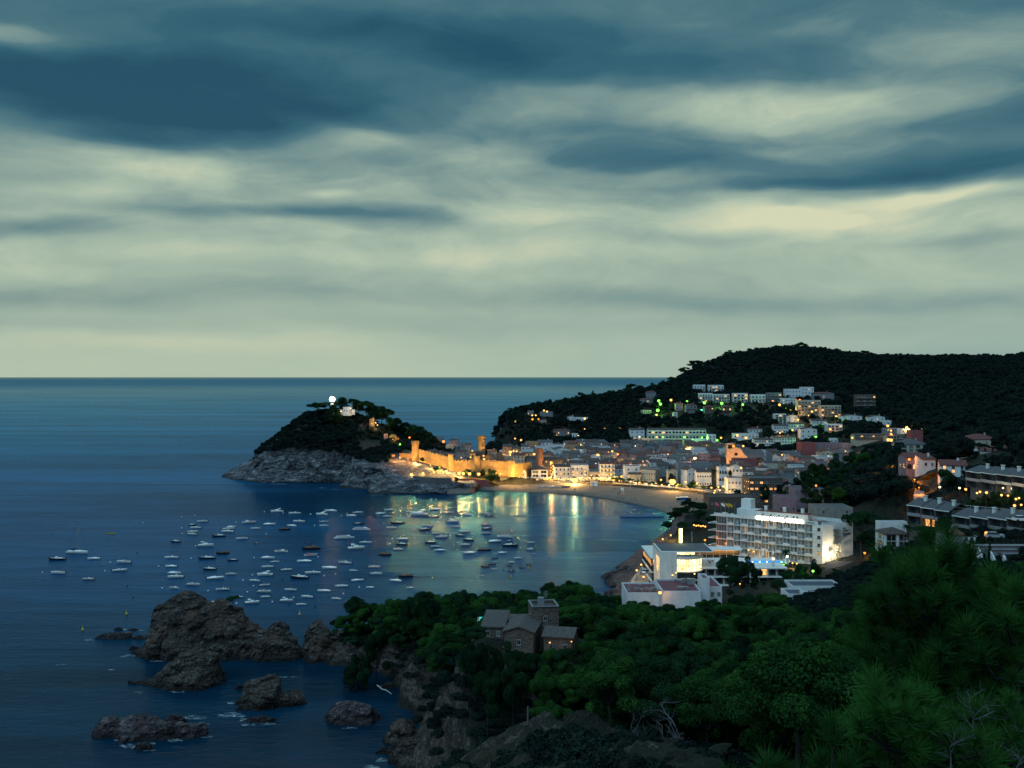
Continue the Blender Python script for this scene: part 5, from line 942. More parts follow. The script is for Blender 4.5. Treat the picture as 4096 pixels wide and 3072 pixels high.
# ---- the row along the beach
hpx('long low white restaurant with a gabled front under the castle wall', 2000, 2080, 1902, d=742, dp=14, roof='gabley', rise=2.2, rmat=TILE, floors=1, cols=6, lit=0, wsz=(.8, .8), name='restaurant', cat='restaurant')
hpx('small white flat-roofed annex at the right end of the gabled restaurant', 2081, 2106, 1888, d=744, dp=8, floors=1, cols=1, lit=0, cat='building')
hpx('white seafront block with four large dark window bands beside the lit alley', 2126, 2191, 1879, d=750, dp=14, floors=2, cols=2, wsz=(4.3, 1.9), lit=0, roof='hip', rmat=TILE, rise=2.6, wk='door' if False else 'dark', name='apartment_block', cat='building')
hpx('white beachfront house with dark balconies just right of the lit alley', 2218, 2281, 1868, d=751, dp=13, floors=3, cols=4, lit=.1, roof='gablex', rmat=TILE, balcony=True, name='apartment_block', cat='building')
hpx('white beachfront house with balcony lamps behind the brightest floodlight', 2283, 2354, 1864, d=752, dp=12, floors=3, cols=4, lit=.25, balcony=True, name='apartment_block', cat='building')
hpx('low seafront building with two large arches', 2356, 2398, 1890, d=752, dp=9, floors=1, cols=2, wk='arch', wsz=(2.8, 3.0), lit=.3, wall=CREAM, cat='building')
hpx('tall white seafront hotel with globe-lit terraces and a brown roof', 2400, 2459, 1856, d=749, dp=16, floors=4, cols=4, lit=.35, roof='gablex', rmat=TILER, balcony=True, name='hotel', cat='hotel', rise=1.2)
hpx('white house with awnings and a large blank side wall by the promenade', 2498, 2560, 1867, d=742, dp=12, floors=3, cols=2, lit=.3, cat='building')
hpx('small yellow-lit gabled house in front of the blank white wall', 2517, 2562, 1898, d=734, dp=5, floors=1, cols=2, lit=.3, wall=CREAM, roof='gablex', rise=1.2)
hpx('cream house with two rows of six small windows on the promenade', 2564, 2622, 1883, d=735, dp=17, rz=-.35, floors=2, cols=6, wsz=(.75, 1.1), lit=0, wall=CREAM, cat='building')
hpx('narrow cream house half hidden by the floodlit dark tree', 2672, 2710, 1886, d=722, dp=9, floors=3, cols=2, lit=.1, wall=CREAM)
hpx('tall grey stone house right of the floodlit dark tree', 2712, 2745, 1859, d=735, dp=9, floors=3, cols=1, lit=0, wall=GREYW)
hpx('white gabled house with tables on its terrace behind the promenade', 2747, 2785, 1880, d=716, dp=10, roof='gabley', rise=2, lit=.3, rz=.3, floors=2)
hpx('white villa with a row of little arches behind the promenade trees', 2787, 2846, 1889, d=703, dp=9, wk='arch', cols=6, floors=2, wsz=(.9, 1.3), lit=0, roof='gablex', rmat=TILE, name='villa')
hpx('dark side wall of a house left of the arched loggia', 2849, 2874, 1879, d=706, dp=10, wall=DARKB, floors=1, cols=1, lit=0)
hpx('slender white house with stacked arched loggias near the beach end', 2876, 2908, 1873, d=684, dp=9, wk='arch', cols=3, floors=3, wsz=(1.3, 2.1), lit=0)
hpx('white house with a curved gable and round arches behind the beach end', 2914, 2970, 1868, d=696, dp=9, wk='arch', cols=4, floors=3, wsz=(1.1, 1.5), lit=0, roof='gabley', rise=2.2, rmat=TILE)
hpx('long low white block at the beach end, glowing pinkish', 2910, 3008, 1915, d=660, dp=11, cols=7, floors=2, lit=0, cat='building')
hpx('dark brown hotel with orange-lit lower windows and a cluttered roof', 2998, 3132, 1917, d=600, dp=20, wall=DARKB, cols=7, floors=4, lit=.32, litk='orange', wsz=(1.9, 1.3), rmat=FLATR, name='hotel', cat='hotel')
hpx('low brown building with a flat roof between beach and seafront hotel', 2836, 3028, 1992, d=540, dp=16, wall=DARKB, rmat=TILE, cols=8, floors=1, lit=.15, litk='orange', zb=9, cat='building')
hpx('mauve building with blank walls among the trees behind the hotel', 3176, 3300, 1960, d=500, dp=16, wall=PURPLE, cols=4, floors=3, lit=0, wsz=(.7, .7), cat='building')
hpx('low mauve wing in front of the blank mauve building', 3112, 3186, 1992, d=486, dp=10, wall=PURPLE, cols=3, floors=1, lit=0, cat='building')
hpx('white gabled house left of the mauve building', 3148, 3172, 1962, d=520, dp=8, roof='gabley', rise=2, floors=2, cols=1, lit=0)
hpx('bare concrete building with rooftop tanks behind the hotel', 3270, 3412, 2036, d=432, dp=14, wall=CONC, cols=3, floors=1, lit=0, wsz=(.8, 1.4), cat='building')
# church
def church():
    u0, u1, d = 2906, 2968, 800; x0 = (u0-2048)/F*d; x1 = (u1-2048)/F*d; zt = H0-(1790-HV)/F*d; w = x1-x0; zb = gz((x0+x1)/2, d); FOOT.append(((x0+x1)/2+10, d+12, 24))
    t = thing('church', 'floodlit stone church with a curved gable, round window and square bell tower', 'church', (x0, d, zb)); h = zt-zb
    M = plain('pale_church_stone', (.42, .33, .22), .85, 0, .2, .6)
    pts = [(0, -2), (w+4.2, -2), (w+4.0, h-6.6), (w+2.6, h-6.2), (w+.8, h-4), (w-.4, h-1.6), (w-2.2, h-.3), (w-4.5, h+.2), (w-7.5, h-.4), (w-9.5, h-1.8), (0, h-2.2)]; n = len(pts)
    MB().add([(a, 0, c) for a, c in pts] + [(a, 1.3, c) for a, c in pts], [tuple(range(n)), tuple(range(2*n-1, n-1, -1))] + [((i+1) % n, i, n+i, n+(i+1) % n) for i in range(n)]).build('facade', M, t)
    mb = MB(); k = 14; mb.add([(w-4.6+1.25*cos(2*pi*i/k), -.08, h-5.2+1.25*sin(2*pi*i/k)) for i in range(k)] + [(w-4.6+1.25*cos(2*pi*i/k), .1, h-5.2+1.25*sin(2*pi*i/k)) for i in range(k)], [tuple(range(k))] + [(i, k+i, k+(i+1) % k, (i+1) % k) for i in range(k)]); mb.build('rose_window', GLD, t)
    tw = MB().box(3.2, 3, (h-2)/2-1, 6, 5.8, h+2); tw.build('bell_tower', M, t); o = MB()
    for sx in (.6, 5.8):
        for sy in (.5, 5.5): o.box(sx, sy, h+.2, .9, .9, 4.2)
    o.box(3.2, 3, h+2.6, 6.2, 6, .7); o.box(3.2, 3, h-1.7, 6.4, 6.2, .4); o.build('belfry', M, t); MB().box(3.2, 3, h, 3, 3, 3).build('bell_frame', M_BLK, t)
    MB().box(15, 13, (h-9)/2-1, 30, 22, h-7).build('nave', STONE, t)
    MB().add([(-.3, 1.4, h-8.2), (31, 1.4, h-8.2), (31, 13, h-2.6), (6, 13, h-2.2), (31, 25, h-8.2), (-.3, 25, h-8.2)], [(0,1,2,3),(3,2,4,5),(1,4,2),(0,3,5)]).build('roof', TILEG, t)
    for i in range(5): MB().box(12+i*4, 1.6, (h-9)/2-1, .9, 1.2, h-8).build('buttress', STONE, t)
church()
hpx('long red-brick block standing above the old town roofs', 3206, 3262, 1774, d=800, dp=14, wall=BRICK, cols=1, floors=2, lit=0, sidewin=False, roof='flat', rmat=TILE, name='apartment_block', cat='building')
hpx('mauve brick apartment wing with dark balconies right of the red-brick wall', 3262, 3402, 1776, d=806, dp=12, wall=PURPLE, cols=10, floors=3, lit=.1, rmat=TILE, name='apartment_block', cat='building')
hpx('small white house with two lit windows near the dark garden roof', 3034, 3076, 1870, d=700, dp=8, cols=3, floors=2, lit=.5, roof='hip', rmat=TILE)
hpx('cream flat-roofed building behind the small white lit house', 3052, 3110, 1861, d=722, dp=9, wall=CREAM, cols=4, floors=2, lit=0, cat='building')
hpx('dark building with a planted roof right of the small white lit house', 3080, 3135, 1884, d=690, dp=9, wall=DARKB, cols=3, floors=2, lit=0, cat='building')
hpx('brown house with a dark hedge in front of the church', 2934, 3030, 1838, d=770, dp=8, wall=BRICK, cols=5, floors=2, lit=0, rmat=TILER, cat='building')
# old town behind the wall, lit orange
for a in [('orange-lit stone house at the left end of the old town', 2012, 2049, 1787, 800, OCHRE, 'gablex'), ('yellow-lit house beside the orange stone house', 2051, 2073, 1794, 798, CREAM, 'gablex'), ('white house with a single-pitch roof above the round brown tower, left', 2085, 2114, 1786, 845, WHITE, 'shed'), ('white house stepping down toward the round brown tower', 2102, 2134, 1801, 826, WHITE, 'flat'), ('white flat house with three wide windows above the round brown tower', 2143, 2190, 1789, 862, WHITE, 'flat'), ('large white flat-roofed house high behind the old town', 2200, 2259, 1783, 884, WHITE, 'flat'), ('orange-lit long house right of the round brown tower', 2176, 2248, 1838, 778, OCHRE, 'gablex'), ('pale house with roof terraces under the wooded hill', 2302, 2345, 1794, 868, WHITE, 'gablex'), ('broad pink-lit house with a dark tiled roof under the hill', 2351, 2395, 1798, 850, PINKW, 'gablex'), ('long pink-lit house with dark upper windows under the hill', 2396, 2442, 1801, 846, PINKW, 'gablex'), ('yellow-lit house corner at the foot of the hill', 2444, 2468, 1808, 838, CREAM, 'gablex')]:
    hpx(a[0], a[1], a[2], a[3], d=a[4], wall=a[5], roof=a[6], dp=10, lit=.08)
# ---- on the hill (left, right, eaves, foot, wall, roof, columns, floors, balcony, label)
HILL = [(2776,2821,1541,1568,WHITE,'flat',4,2,1,'white flats highest on the hill, left, with two glowing windows'),(2836,2895,1542,1569,WHITE,'flat',5,2,1,'grey-white flats highest on the hill, right, unlit'),(2798,2851,1575,1611,WHITE,'flat',5,3,1,'white balcony flats above the green street lamps, left'),(2853,2918,1579,1611,WHITE,'flat',6,3,1,'white balcony flats above the green street lamps, right'),
 (2586,2624,1568,1595,GREYW,'hip',3,2,0,'dim villa with a red roof under the skyline pines'),(2560,2610,1597,1615,GREYW,'hip',4,1,0,'low dim villa with a mauve roof below the red-roofed villa'),(2566,2606,1643,1657,CREAM,'flat',5,1,0,'low white house left of the three green lamps'),(2694,2710,1652,1672,WHITE,'flat',1,2,0,'tiny white house with a barred lower window on the hill'),(2703,2732,1614,1646,GREYW,'hip',2,2,0,'dim house with one bright window below the single green lamp'),(2744,2787,1620,1656,GREYW,'hip',3,2,1,'dim house with white awnings below the balcony flats'),(2820,2855,1627,1656,DARKB,'hip',3,2,0,'dark house with a bright window under the balcony flats'),(2891,2925,1627,1666,DARKB,'hip',4,2,1,'dark house with small bright arches under the balcony flats, right'),
 (2519,2578,1719,1756,WHITE,'gablex',3,2,0,'yellow-lit white block left of the long arcaded terrace'),(2592,2824,1719,1764,WHITE,'gablex',17,2,1,'long white arcaded terrace row lit green along the hill foot'),(2536,2612,1757,1788,CREAM,'flat',4,2,1,'cream flats with loggias below the yellow-lit block'),(2833,2864,1741,1792,WHITE,'flat',2,4,0,'tall pale green-lit house at the right end of the arcaded terrace'),(2774,2832,1761,1792,WHITE,'flat',4,2,1,'white terraced flats lit bright green below the arcaded terrace'),(2736,2768,1764,1800,CREAM,'flat',2,2,0,'narrow green-lit house below the arcaded terrace'),
 (2934,2992,1575,1611,WHITE,'flat',4,3,1,'white flats with arched balconies on the hill road'),(3005,3062,1580,1611,WHITE,'flat',4,2,1,'white flats with one bright pink balcony on the hill road'),(3070,3127,1573,1611,GREYW,'flat',4,3,1,'dim grey flats half hidden by a tree on the hill road'),(3142,3204,1558,1590,WHITE,'flat',5,2,0,'pale stepped flats with arched windows high on the hill'),(3206,3255,1550,1592,WHITE,'flat',4,3,0,'tall white flats with a bright top window high on the hill'),(3128,3184,1595,1622,WHITE,'flat',5,2,0,'white flats with two orange lamps below the stepped flats'),(3192,3283,1603,1664,CREAM,'flat',7,4,1,'large cream apartment block with long balconies, left half'),(3284,3364,1624,1668,CREAM,'flat',6,4,1,'large cream apartment block with long balconies, right half'),(3254,3336,1573,1600,GREYW,'hip',5,1,0,'wide dark house with a low grey roof above the cream apartment block'),(3426,3503,1580,1644,DARKB,'flat',6,4,1,'dim brown flats with two orange lamps at the wood edge'),
 (3365,3448,1664,1684,WHITE,'gabley',3,1,0,'wide white villa with a shallow gable below the cream block'),(3477,3540,1667,1690,WHITE,'gabley',3,1,0,'white villa with a shallow gable and one lit window at the wood edge'),(3540,3566,1684,1706,WHITE,'flat',1,1,0,'small white annex right of the wood-edge villa'),(3100,3145,1658,1694,WHITE,'flat',3,4,1,'white stacked balcony house left above the stepped terrace rows'),(3146,3190,1664,1694,WHITE,'gabley',2,2,0,'pale gable house above the stepped terrace rows'),
 (3096,3152,1703,1734,WHITE,'gablex',6,2,0,'upper white terrace row on the slope, left half'),(3153,3216,1696,1728,WHITE,'gablex',6,2,0,'upper white terrace row on the slope, right half'),(3017,3092,1759,1786,WHITE,'gablex',8,2,0,'lower white terrace row on the slope, left half'),(3093,3182,1750,1782,WHITE,'gablex',8,2,0,'lower white terrace row on the slope, right half'),(3202,3268,1716,1756,WHITE,'gabley',3,2,0,'white gable house with a bright green-lit flank'),(3247,3308,1683,1702,WHITE,'gablex',4,1,0,'low white house with a green-lit right end'),(3310,3370,1699,1730,WHITE,'flat',4,2,1,'white flats with an orange-lit balcony by the wood'),(2935,3034,1737,1762,WHITE,'flat',7,1,0,'low white houses with warm lit terraces above the church'),(2998,3048,1716,1733,WHITE,'hip',4,1,0,'white villa with a hipped roof above the church'),(3319,3352,1757,1772,WHITE,'flat',2,1,0,'small white house with two big windows above the red-brick block'),
 (3417,3548,1742,1772,CREAM,'gablex',11,2,1,'long cream terrace row with a red roof above the grove, left part'),(3549,3622,1745,1775,CREAM,'gablex',6,2,1,'long cream terrace row with a red roof above the grove, right part'),(3542,3602,1716,1738,GREYW,'flat',3,2,0,'pale stepped villa with yellow lamps at the wood edge'),(3604,3642,1718,1738,WHITE,'flat',2,1,0,'white annex of the stepped villa at the wood edge'),
 (2110,2135,1645,1664,GREYW,'flat',3,1,0,'dim modern villa with red-lit terrace on the far headland'),(2160,2212,1649,1668,GREYW,'flat',3,1,0,'flat-roofed villa with bright roof lamps on the far headland'),(2268,2300,1668,1684,WHITE,'gabley',2,1,0,'pale villa with round windows on the far headland'),(2302,2352,1672,1684,WHITE,'flat',4,1,0,'low pale villa with one warm lamp on the far headland'),(2214,2280,1722,1744,GREYW,'hip',5,1,0,'arcaded villa above the bright garden lamp'),(2288,2312,1737,1750,WHITE,'flat',2,1,0,'small white house right of the arcaded villa'),(2152,2185,1684,1694,GREYW,'flat',2,1,0,'small pale outbuilding below the red-lit villa')]
for (a, b, c, e, wl, rf, nc_, nf, bal, lb) in HILL:
    hpx(lb, a, b, c, e, wall=wl, roof=rf, cols=nc_, floors=nf, balcony=bool(bal), dp=9 if b-a > 30 else 7, rise=1.3, lit=.14, rmat={'hip': TILER, 'gablex': TILE, 'gabley': TILE}.get(rf), cat='house' if nf < 3 else 'apartment block', name='house' if nf < 3 else 'apartment_block', wk='arch' if 'arcaded' in lb or 'arched' in lb else 'dark', wsz=((b-a)/nc_*.15, 1.35) if bal else (1.2, 1.3), chim=(b-a < 90), side=False)
# ---- filler of the old town
_pal = [(WHITE, 'white'), (WHITE, 'white'), (CREAM, 'cream'), (GREYW, 'grey'), (GREYW, 'grey'), (PINKW, 'pinkish'), (OCHRE, 'ochre'), (PURPLE, 'mauve')]
REG = [(-12,768),(70,768),(95,752),(118,728),(150,705),(165,672),(150,650),(172,628),(205,640),(235,690),(262,740),(250,800),(200,860),(190,905),(110,918),(20,905),(-6,860)]
def inpoly(x, y, pg):
    r = False
    for i in range(len(pg)):
        (x1, y1), (x2, y2) = pg[i], pg[(i+1) % len(pg)]
        if (y1 > y) != (y2 > y) and x < (x2-x1)*(y-y1)/(y2-y1)+x1: r = not r
    return r
_tr = random.Random(11); fill = []
y = 640.0
while y < 920:
    x = -12.0 + _tr.uniform(0, 6)
    while x < 268:
        w = _tr.uniform(7.5, 13.5)
        if inpoly(x+w/2, y, REG) and not any(abs(x+w/2-a) < r+w*.35 and abs(y+5-b_) < r+3.5 for a, b_, r in FOOT): fill.append((x+w/2, y + _tr.uniform(-2, 2), w))
        x += w + _tr.uniform(.2, 1.8)
    y += 14.0
zz_ = {}
for i, (x, y, w) in enumerate(fill):
    wl, cn = _tr.choice(_pal); rf = _tr.choice(['flat', 'flat', 'gablex', 'gablex', 'gabley', 'shed']); fl = _tr.choice([2, 2, 3, 3]); 
    zn = ('below the church' if x > 150 and y < 760 else 'beyond the church' if x > 170 else 'behind the beachfront row' if y < 790 else 'in mid old town' if y < 850 else 'at the old town back')
    ds = f"{cn} {'two' if fl == 2 else 'three'}-storey {dict(flat='flat-roofed', gablex='tiled', gabley='gable-fronted', shed='slope-roofed')[rf]} house {zn}"; fill[i] = (x, y, w, wl, rf, fl, ds); zz_.setdefault(ds, []).append((x/y, i))
flb = {}
for ds, l in zz_.items():
    l.sort()
    for r, (_, i) in enumerate(l): flb[i] = ds + ('' if len(l) == 1 else f", {ORD[r]}")
for i, (x, y, w, wl, rf, fl, ds) in enumerate(fill):
    g = gz(x, y); house(flb[i], x, y, w, 12, g + fl*2.9 + _tr.uniform(-.3, 1.2), wall=wl, roof=rf, floors=fl, lit=.13, rz=_tr.uniform(-.25, .25), group='houses of the old town', rmat=_tr.choice([TILE, TILE, TILER, TILEG]) if rf != 'flat' else None, litk=_tr.choice(['warm', 'warm', 'orange', 'white']), side=_tr.random() < .4)
# ------------------------------------------------------------------ the seafront hotel
def text_mesh(txt, size, m, depth=.06, mirror=False):
    cu = bpy.data.curves.new('lettering', 'FONT'); cu.body = txt; cu.size = size; cu.extrude = depth; cu.align_x = 'LEFT'; cu.resolution_u = 2
    ob = bpy.data.objects.new('lettering_source', cu); COL.objects.link(ob); dg = bpy.context.evaluated_depsgraph_get(); me = bpy.data.meshes.new_from_object(ob.evaluated_get(dg)); bpy.data.objects.remove(ob)
    me.materials.clear(); me.materials.append(m); xs = [v.co.x for v in me.vertices]; w = max(xs)-min(xs)
    for v in me.vertices: v.co = (( -v.co.x + w) if mirror else v.co.x, -v.co.z, v.co.y)
    return me, w
def lettering(txt, size, m, parent, loc, rz=0, name='lettering', width=None, mirror=False, sx=None):
    me, w = text_mesh(txt, size, m, mirror=mirror); o = link(name, me, parent, loc, rz)
    if width: o.scale = (width/w, 1, 1)
    return o
ax, ay, bx, by = 80.9, 407.0, 115.2, 380.0; LH = math.hypot(bx-ax, by-ay); rzh = atan2(by-ay, bx-ax)
ht = thing('hotel', 'big white five-storey balcony hotel with glowing roof letters on the seafront', 'hotel', (ax, ay, 10.0), rzh); Hh = 14.8; nb = 12
HW = plain('hotel_white', (.66, .68, .66), .75, 0, .08, .4); CURT = plain('curtain', (.30, .33, .34), .9, 0, .3, 1.5)
def hl(x, y): c, s = cos(rzh), sin(rzh); return ((x-ax)*c + (y-ay)*s, -(x-ax)*s + (y-ay)*c)
C_ = hl(127.7, 383.5); D_ = hl(96, 412)
bw = 2.9; x0 = 5.0
MB().prism([(0, 1.7), (LH-3.6, 1.7), (LH-3.6, 0), (LH, 0), C_, D_], -3, Hh).build('wall', HW, ht)
mb = MB(); 
for i in range(nb+1): mb.box(x0+i*bw, .85, Hh/2, .16, 1.7, Hh-.1)
mb.box(LH-3.75, .85, Hh/2, .3, 1.7, Hh-.1); mb.build('balcony_divider', HW, ht)
gl_room = plain('room_glass', (.02, .035, .045), .15, 0, .2, 2, .7)
for f in range(6):
    z = f*2.93
    sl = MB().box(LH/2-2.2, .75, z+.02 if f < 5 else Hh+.05, LH-3.9+4.4-.2, 1.9, .2); sl.box(-1.6, 2.5, z+.02 if f < 5 else Hh+.05, 3.2, 5.4, .2) if f < 5 else None
    so_ = sl.build('floor_slab', HW, ht)
    if f == 5: break
    pr = MB(); rl = MB()
    for i in range(nb):
        xc = x0 + (i+.5)*bw
        if (i+f) % 2 == 0: MB().box(xc, -.16, z+.55, bw-.2, .1, .85).build('balcony_parapet', HW, so_)
        else: rl.box(xc, -.16, z+.98, bw-.2, .05, .06); [rl.box(xc-bw/2+.3+k*.45, -.16, z+.55, .04, .04, .82) for k in range(6)]; 
    rl.build('balcony_rail', M_BLK, so_)
    for i in range(nb):
        xc = x0 + (i+.5)*bw; lit_ = (f, i) in ((4, 5), (4, 6), (3, 2), (0, 4), (0, 3), (0, 5))
        o = MB().box(xc+.55, 1.655, z+1.3, 1.35, .06, 2.25).build('balcony_door', LWARM if lit_ else gl_room, ht); 
        mb = MB().box(xc+.55, 1.61, z+1.3, .07, .05, 2.25).box(xc-.14, 1.61, z+1.3, .07, .06, 2.3).box(xc+1.24, 1.61, z+1.3, .07, .06, 2.3).box(xc+.3, 1.615, z+1.3, .4, .03, 2.2)
        mb.build('door_frame', CURT, o)
    # glazed salon at the left end and the windows near the right corner
    o = MB().box(2.5, .35, z+1.45, 4.2, .08, 2.35).build('window', gl_room, ht); mb = MB()
    for k in range(7): mb.box(.4+k*.7, .29, z+1.45, .08, .08, 2.4)
    mb.build('window_frame', HW, o); MB().box(2.5, 1.1, z+1.45, 4.6, 1.2, 2.75).build('wall', HW, ht)
    if f > 0: o = MB().box(LH-1.75, -.04, z+1.4, 1.9, .08, 1.3).build('window', gl_room, ht); MB().box(LH-2.3, -.09, z+1.5, .75, .05, 1.2).box(LH-1.75, -.1, z+.72, 2.1, .2, .08).build('window_frame', HW, o)
MB().box(LH/2-1.2, .02, Hh+.62, LH-1, .22, 1.15).build('parapet', HW, ht)
# parapet round the back, roof felt, plant and penthouse
rf = MB().prism([(.3, 2), (LH-.4, .4), (C_[0]-.4, C_[1]-.3), (D_[0]+.3, D_[1]-.4)], Hh+.01, Hh+.12).build('roof', FLATR, ht)
MB().prism([(LH-.25, .15), (C_[0], C_[1]), (C_[0]-.3, C_[1]), (LH-.5, .3)], Hh, Hh+.9).prism([(C_[0], C_[1]), D_, (D_[0], D_[1]-.25), (C_[0]-.2, C_[1]-.25)], Hh, Hh+1.5).build('parapet', HW, ht)
MB().box(26, 6.2, Hh+1.5, 21, 4.6, 2.8).box(11.5, 6.5, Hh+1.6, 8.5, 5.0, 3.0).build('penthouse', HW, ht); MB().box(26, 6.2, Hh+2.98, 21.4, 5, .16).build('roof', TILER, ht)
MB().box(10.6, 7.2, Hh+4.9, 4.2, 3.8, 4.0).build('lift_tower', HW, ht); MB().box(17.5, 4.9, Hh+1.5, 4.4, 1.6, 2.6).build('plant_enclosure', M_BLK, ht)
for sx in (18.6, 26.3, 33.5): MB().box(sx, 6.2, Hh+3.8, 1.1, 1, 1.7).box(sx, 6.2, Hh+4.7, 1.4, 1.3, .15).build('chimney', HW, ht)
for sx in (18.4, 21.6, 24.9, 28.2, 30.9, 32.3): MB().box(sx, 3.87, Hh+1.6, .55, .06, .75).build('window', gl_room, ht)
for sx, sy in ((36.5, 4), (38.4, 5.5), (40.2, 3.4), (37.4, 8), (42, 5.2)): MB().box(sx, sy, Hh+.75, 1.3, 1.0, 1.2).build('air_conditioner', M_ALU, ht)
MB().box(2.6, 3, Hh+.6, 1.6, 1.6, 1.2).box(5.6, 3.4, Hh+.5, 1, 1, 1).build('roof_vent', HW, ht)
SIGN = emis('sign_glow', (1.0, .86, .55), 16); sg = thing('roof_sign', 'blazing white-yellow roof letters along the front edge of the big hotel', 'sign', (ax, ay, 10.0), rzh)
def lett(txt, s0, s1): lettering(txt, 2.3, SIGN, sg, (s0, -.38, Hh+.02), 0, 'lettering', s1-s0)
lett('GRAN', 17.3, 22.3); lett('HOTEL', 23.4, 28.8); lett('REYMAR', 29.8, 36.2)
MB().tube([(17, -.2, Hh+.2), (36.5, -.2, Hh+.2)], .05, 4).build('sign_rail', M_ALU, sg)
DK = plain('dark_letters', (.03, .035, .04), .6); lettering('****', 1.5, DK, ht, (37.1, -.12, Hh-.15), 0, 'star_marks', 3.6)
# end wall: lettering, fire stair, wall lamp
ew = atan2(383.5-by, 127.7-bx); ox, oy = math.cos(ew-rzh), math.sin(ew-rzh)
def onend(t, z, off=.12): return (LH + ox*t + oy*off*1, oy*t - ox*off, z)
for txt, z, sz, w in (('HOTEL', 13.3, .5, 1.2), ('GRAN HOTEL', 12.45, .5, 2.2), ('Reymar', 11.0, 1.35, 3.4), ('****', 10.3, .6, 1.3)): lettering(txt, sz, DK, ht, onend(8.6, z), ew-rzh, 'lettering', w)
mb = MB(); 
for i in range(40):
    a = i*.62; mb.box(0+.75*cos(a), -1.1+.75*sin(a), .3+i*.33, .9, .3, .06, a)
mb.tube([(0, -1.1, 0), (0, -1.1, 14.2)], .1, 6)
for a in np.linspace(0, 2*pi, 9)[:-1]: mb.tube([(1.3*cos(a), -1.1+1.3*sin(a), 0), (1.3*cos(a), -1.1+1.3*sin(a), 13.4)], .035, 4)
for z in (2, 4.9, 7.8, 10.7, 13.4): mb.lathe(0, -1.1, [(1.32, z), (1.36, z), (1.36, z+.07), (1.32, z+.07)], 16)
p = onend(5.4, 0, 0); mb.build('spiral_fire_stair', M_ALU, ht, p, ew-rzh)
# ------------------------------------------------------------------ the restaurant wing, pool terrace and guest rooms in front
rt = thing('restaurant', 'white modern restaurant with a curved glass front glowing yellow', 'restaurant', (51.4, 356, 6.0))
MB().box(3.0, 9, 6.0, 6, 18, 14.4).build('wall', HW, rt); MB().box(11.5, 13, 12.9, 11, 10, .5).box(9.5, 9, 13.05, 19, 17, .35).build('roof', HW, rt); MB().box(9.5, 9, 13.32, 17.6, 15.6, .2).build('roof_felt', FLATR, rt)
mb = MB(); k = 16; R0, R1 = 6.4, 6.5; cxx, cyy = 9.2, 6.5
def arcw(r, z0, z1, a0=200, a1=340, th=.12, kk=16):
    m_ = MB(); vs = []
    for i in range(kk+1):
        a = R(a0 + (a1-a0)*i/kk)
        for rr in (r, r+th):
            for z in (z0, z1): vs.append((cxx+rr*cos(a)*1.02, cyy+rr*sin(a), z))
    fs = []
    for i in range(kk): b_ = i*4; fs += [(b_, b_+1, b_+5, b_+4), (b_+2, b_+6, b_+7, b_+3), (b_+1, b_+3, b_+7, b_+5), (b_, b_+4, b_+6, b_+2)]
    return m_.add(vs, fs + [(0, 2, 3, 1), (kk*4, kk*4+1, kk*4+3, kk*4+2)])
LREST = litwin('restaurant_light', (1.0, .72, .34), 3.4)
g1 = arcw(6.3, 6.2, 10.4).build('glass_front', LREST, rt); arcw(6.5, 3.4, 5.9).build('dark_glass_front', gl_room, rt); arcw(6.45, 5.9, 6.25, 196, 344, .5).build('white_band', HW, rt); arcw(6.45, 10.4, 11.3, 196, 344, .3).build('white_band', HW, rt); arcw(6.45, 3.0, 3.35, 196, 344, .4).build('white_band', HW, rt)
mb = MB()
for a in np.linspace(204, 336, 9): mb.box(cxx+6.55*cos(R(a))*1.02, cyy+6.55*sin(R(a)), 8.3, .1, .1, 4.1)
mb.build('mullion', M_BLK, g1); arcw(6.52, 8.2, 8.3).build('mullion', M_BLK, g1)
o = MB().box(9.4, 8.4, 12.0, 8.6, .2, 2.6).build('upper_glazing', LREST, rt)
mb = MB(); [mb.box(5.2+i*1.4, 8.25, 12.0, .1, .08, 2.6) for i in range(7)]; mb.build('mullion', M_BLK, o)
arcw(6.3, 11.3, 12.1, 200, 340, .04).build('glass_railing', M_ALU, rt)
MB().box(-.06, 5, 8.2, .1, 7, 5).build('tall_window', LREST, rt)
mb = MB(); [mb.box(-.14, 1.6+i*1.15, 8.2, .1, .16, 5.1) for i in range(7)]; mb.build('mullion', M_BLK, rt)
for (a_, b_, z) in ((1.6, .05, 9.3),): pass
ww = thing('glass_annex', 'low annex with dark glass walls between the restaurant and the sea road', 'building', (50.4, 376, 5.0)); MB().box(3, 8, 4.0, 5.4, 26, 10.4).build('wall', M_GLASS, ww); MB().box(2.9, 8, 4.2, 6.0, 26.4, .3).box(2.9, 8, 9.3, 6.2, 27, .45).box(2.9, 8, .9, 6, 26.4, .3).build('floor_band', HW, ww)
MB().box(.25, 8, 7.2, .1, 22, 1.6).build('lit_window_band', LWARM, ww)
MB().box(1.5, -5.1, 8.0, 1.6, .12, 1.6).build('lit_window', LWARM, ww)
for i in range(20): MB().box(.2, -4.2+i*1.28, 6.9, .14, .12, 4.4).build('mullion', M_BLK, ww)
tr = thing('terrace_wing', 'two floors of white-banded guest rooms under the lit pool terrace', 'building', (62, 360, 6.9)); Lw = 34
MB().box(Lw/2, 10, 1.9, Lw, 17.5, 8.0).build('wall', GREYW, tr)
for z, t_ in ((6.0, .35), (2.95, .28), (0, .3)): MB().box(Lw/2, 9.0, z-.1, Lw+1.2, 20.6, t_).build('floor_band', HW, tr)
for f in range(2):
    for i in range(11):
        MB().box(1.6+i*3.1+.5, 1.18, f*3+1.35, 1.7, .06, 2.3).build('window', gl_room if (f, i) != (1, 8) else LWARM, tr)
    mb = MB(); [mb.box(.1+i*3.1, .55, f*3+1.4, .18, 1.5, 2.7) for i in range(12)]; mb.build('balcony_divider', HW, tr)
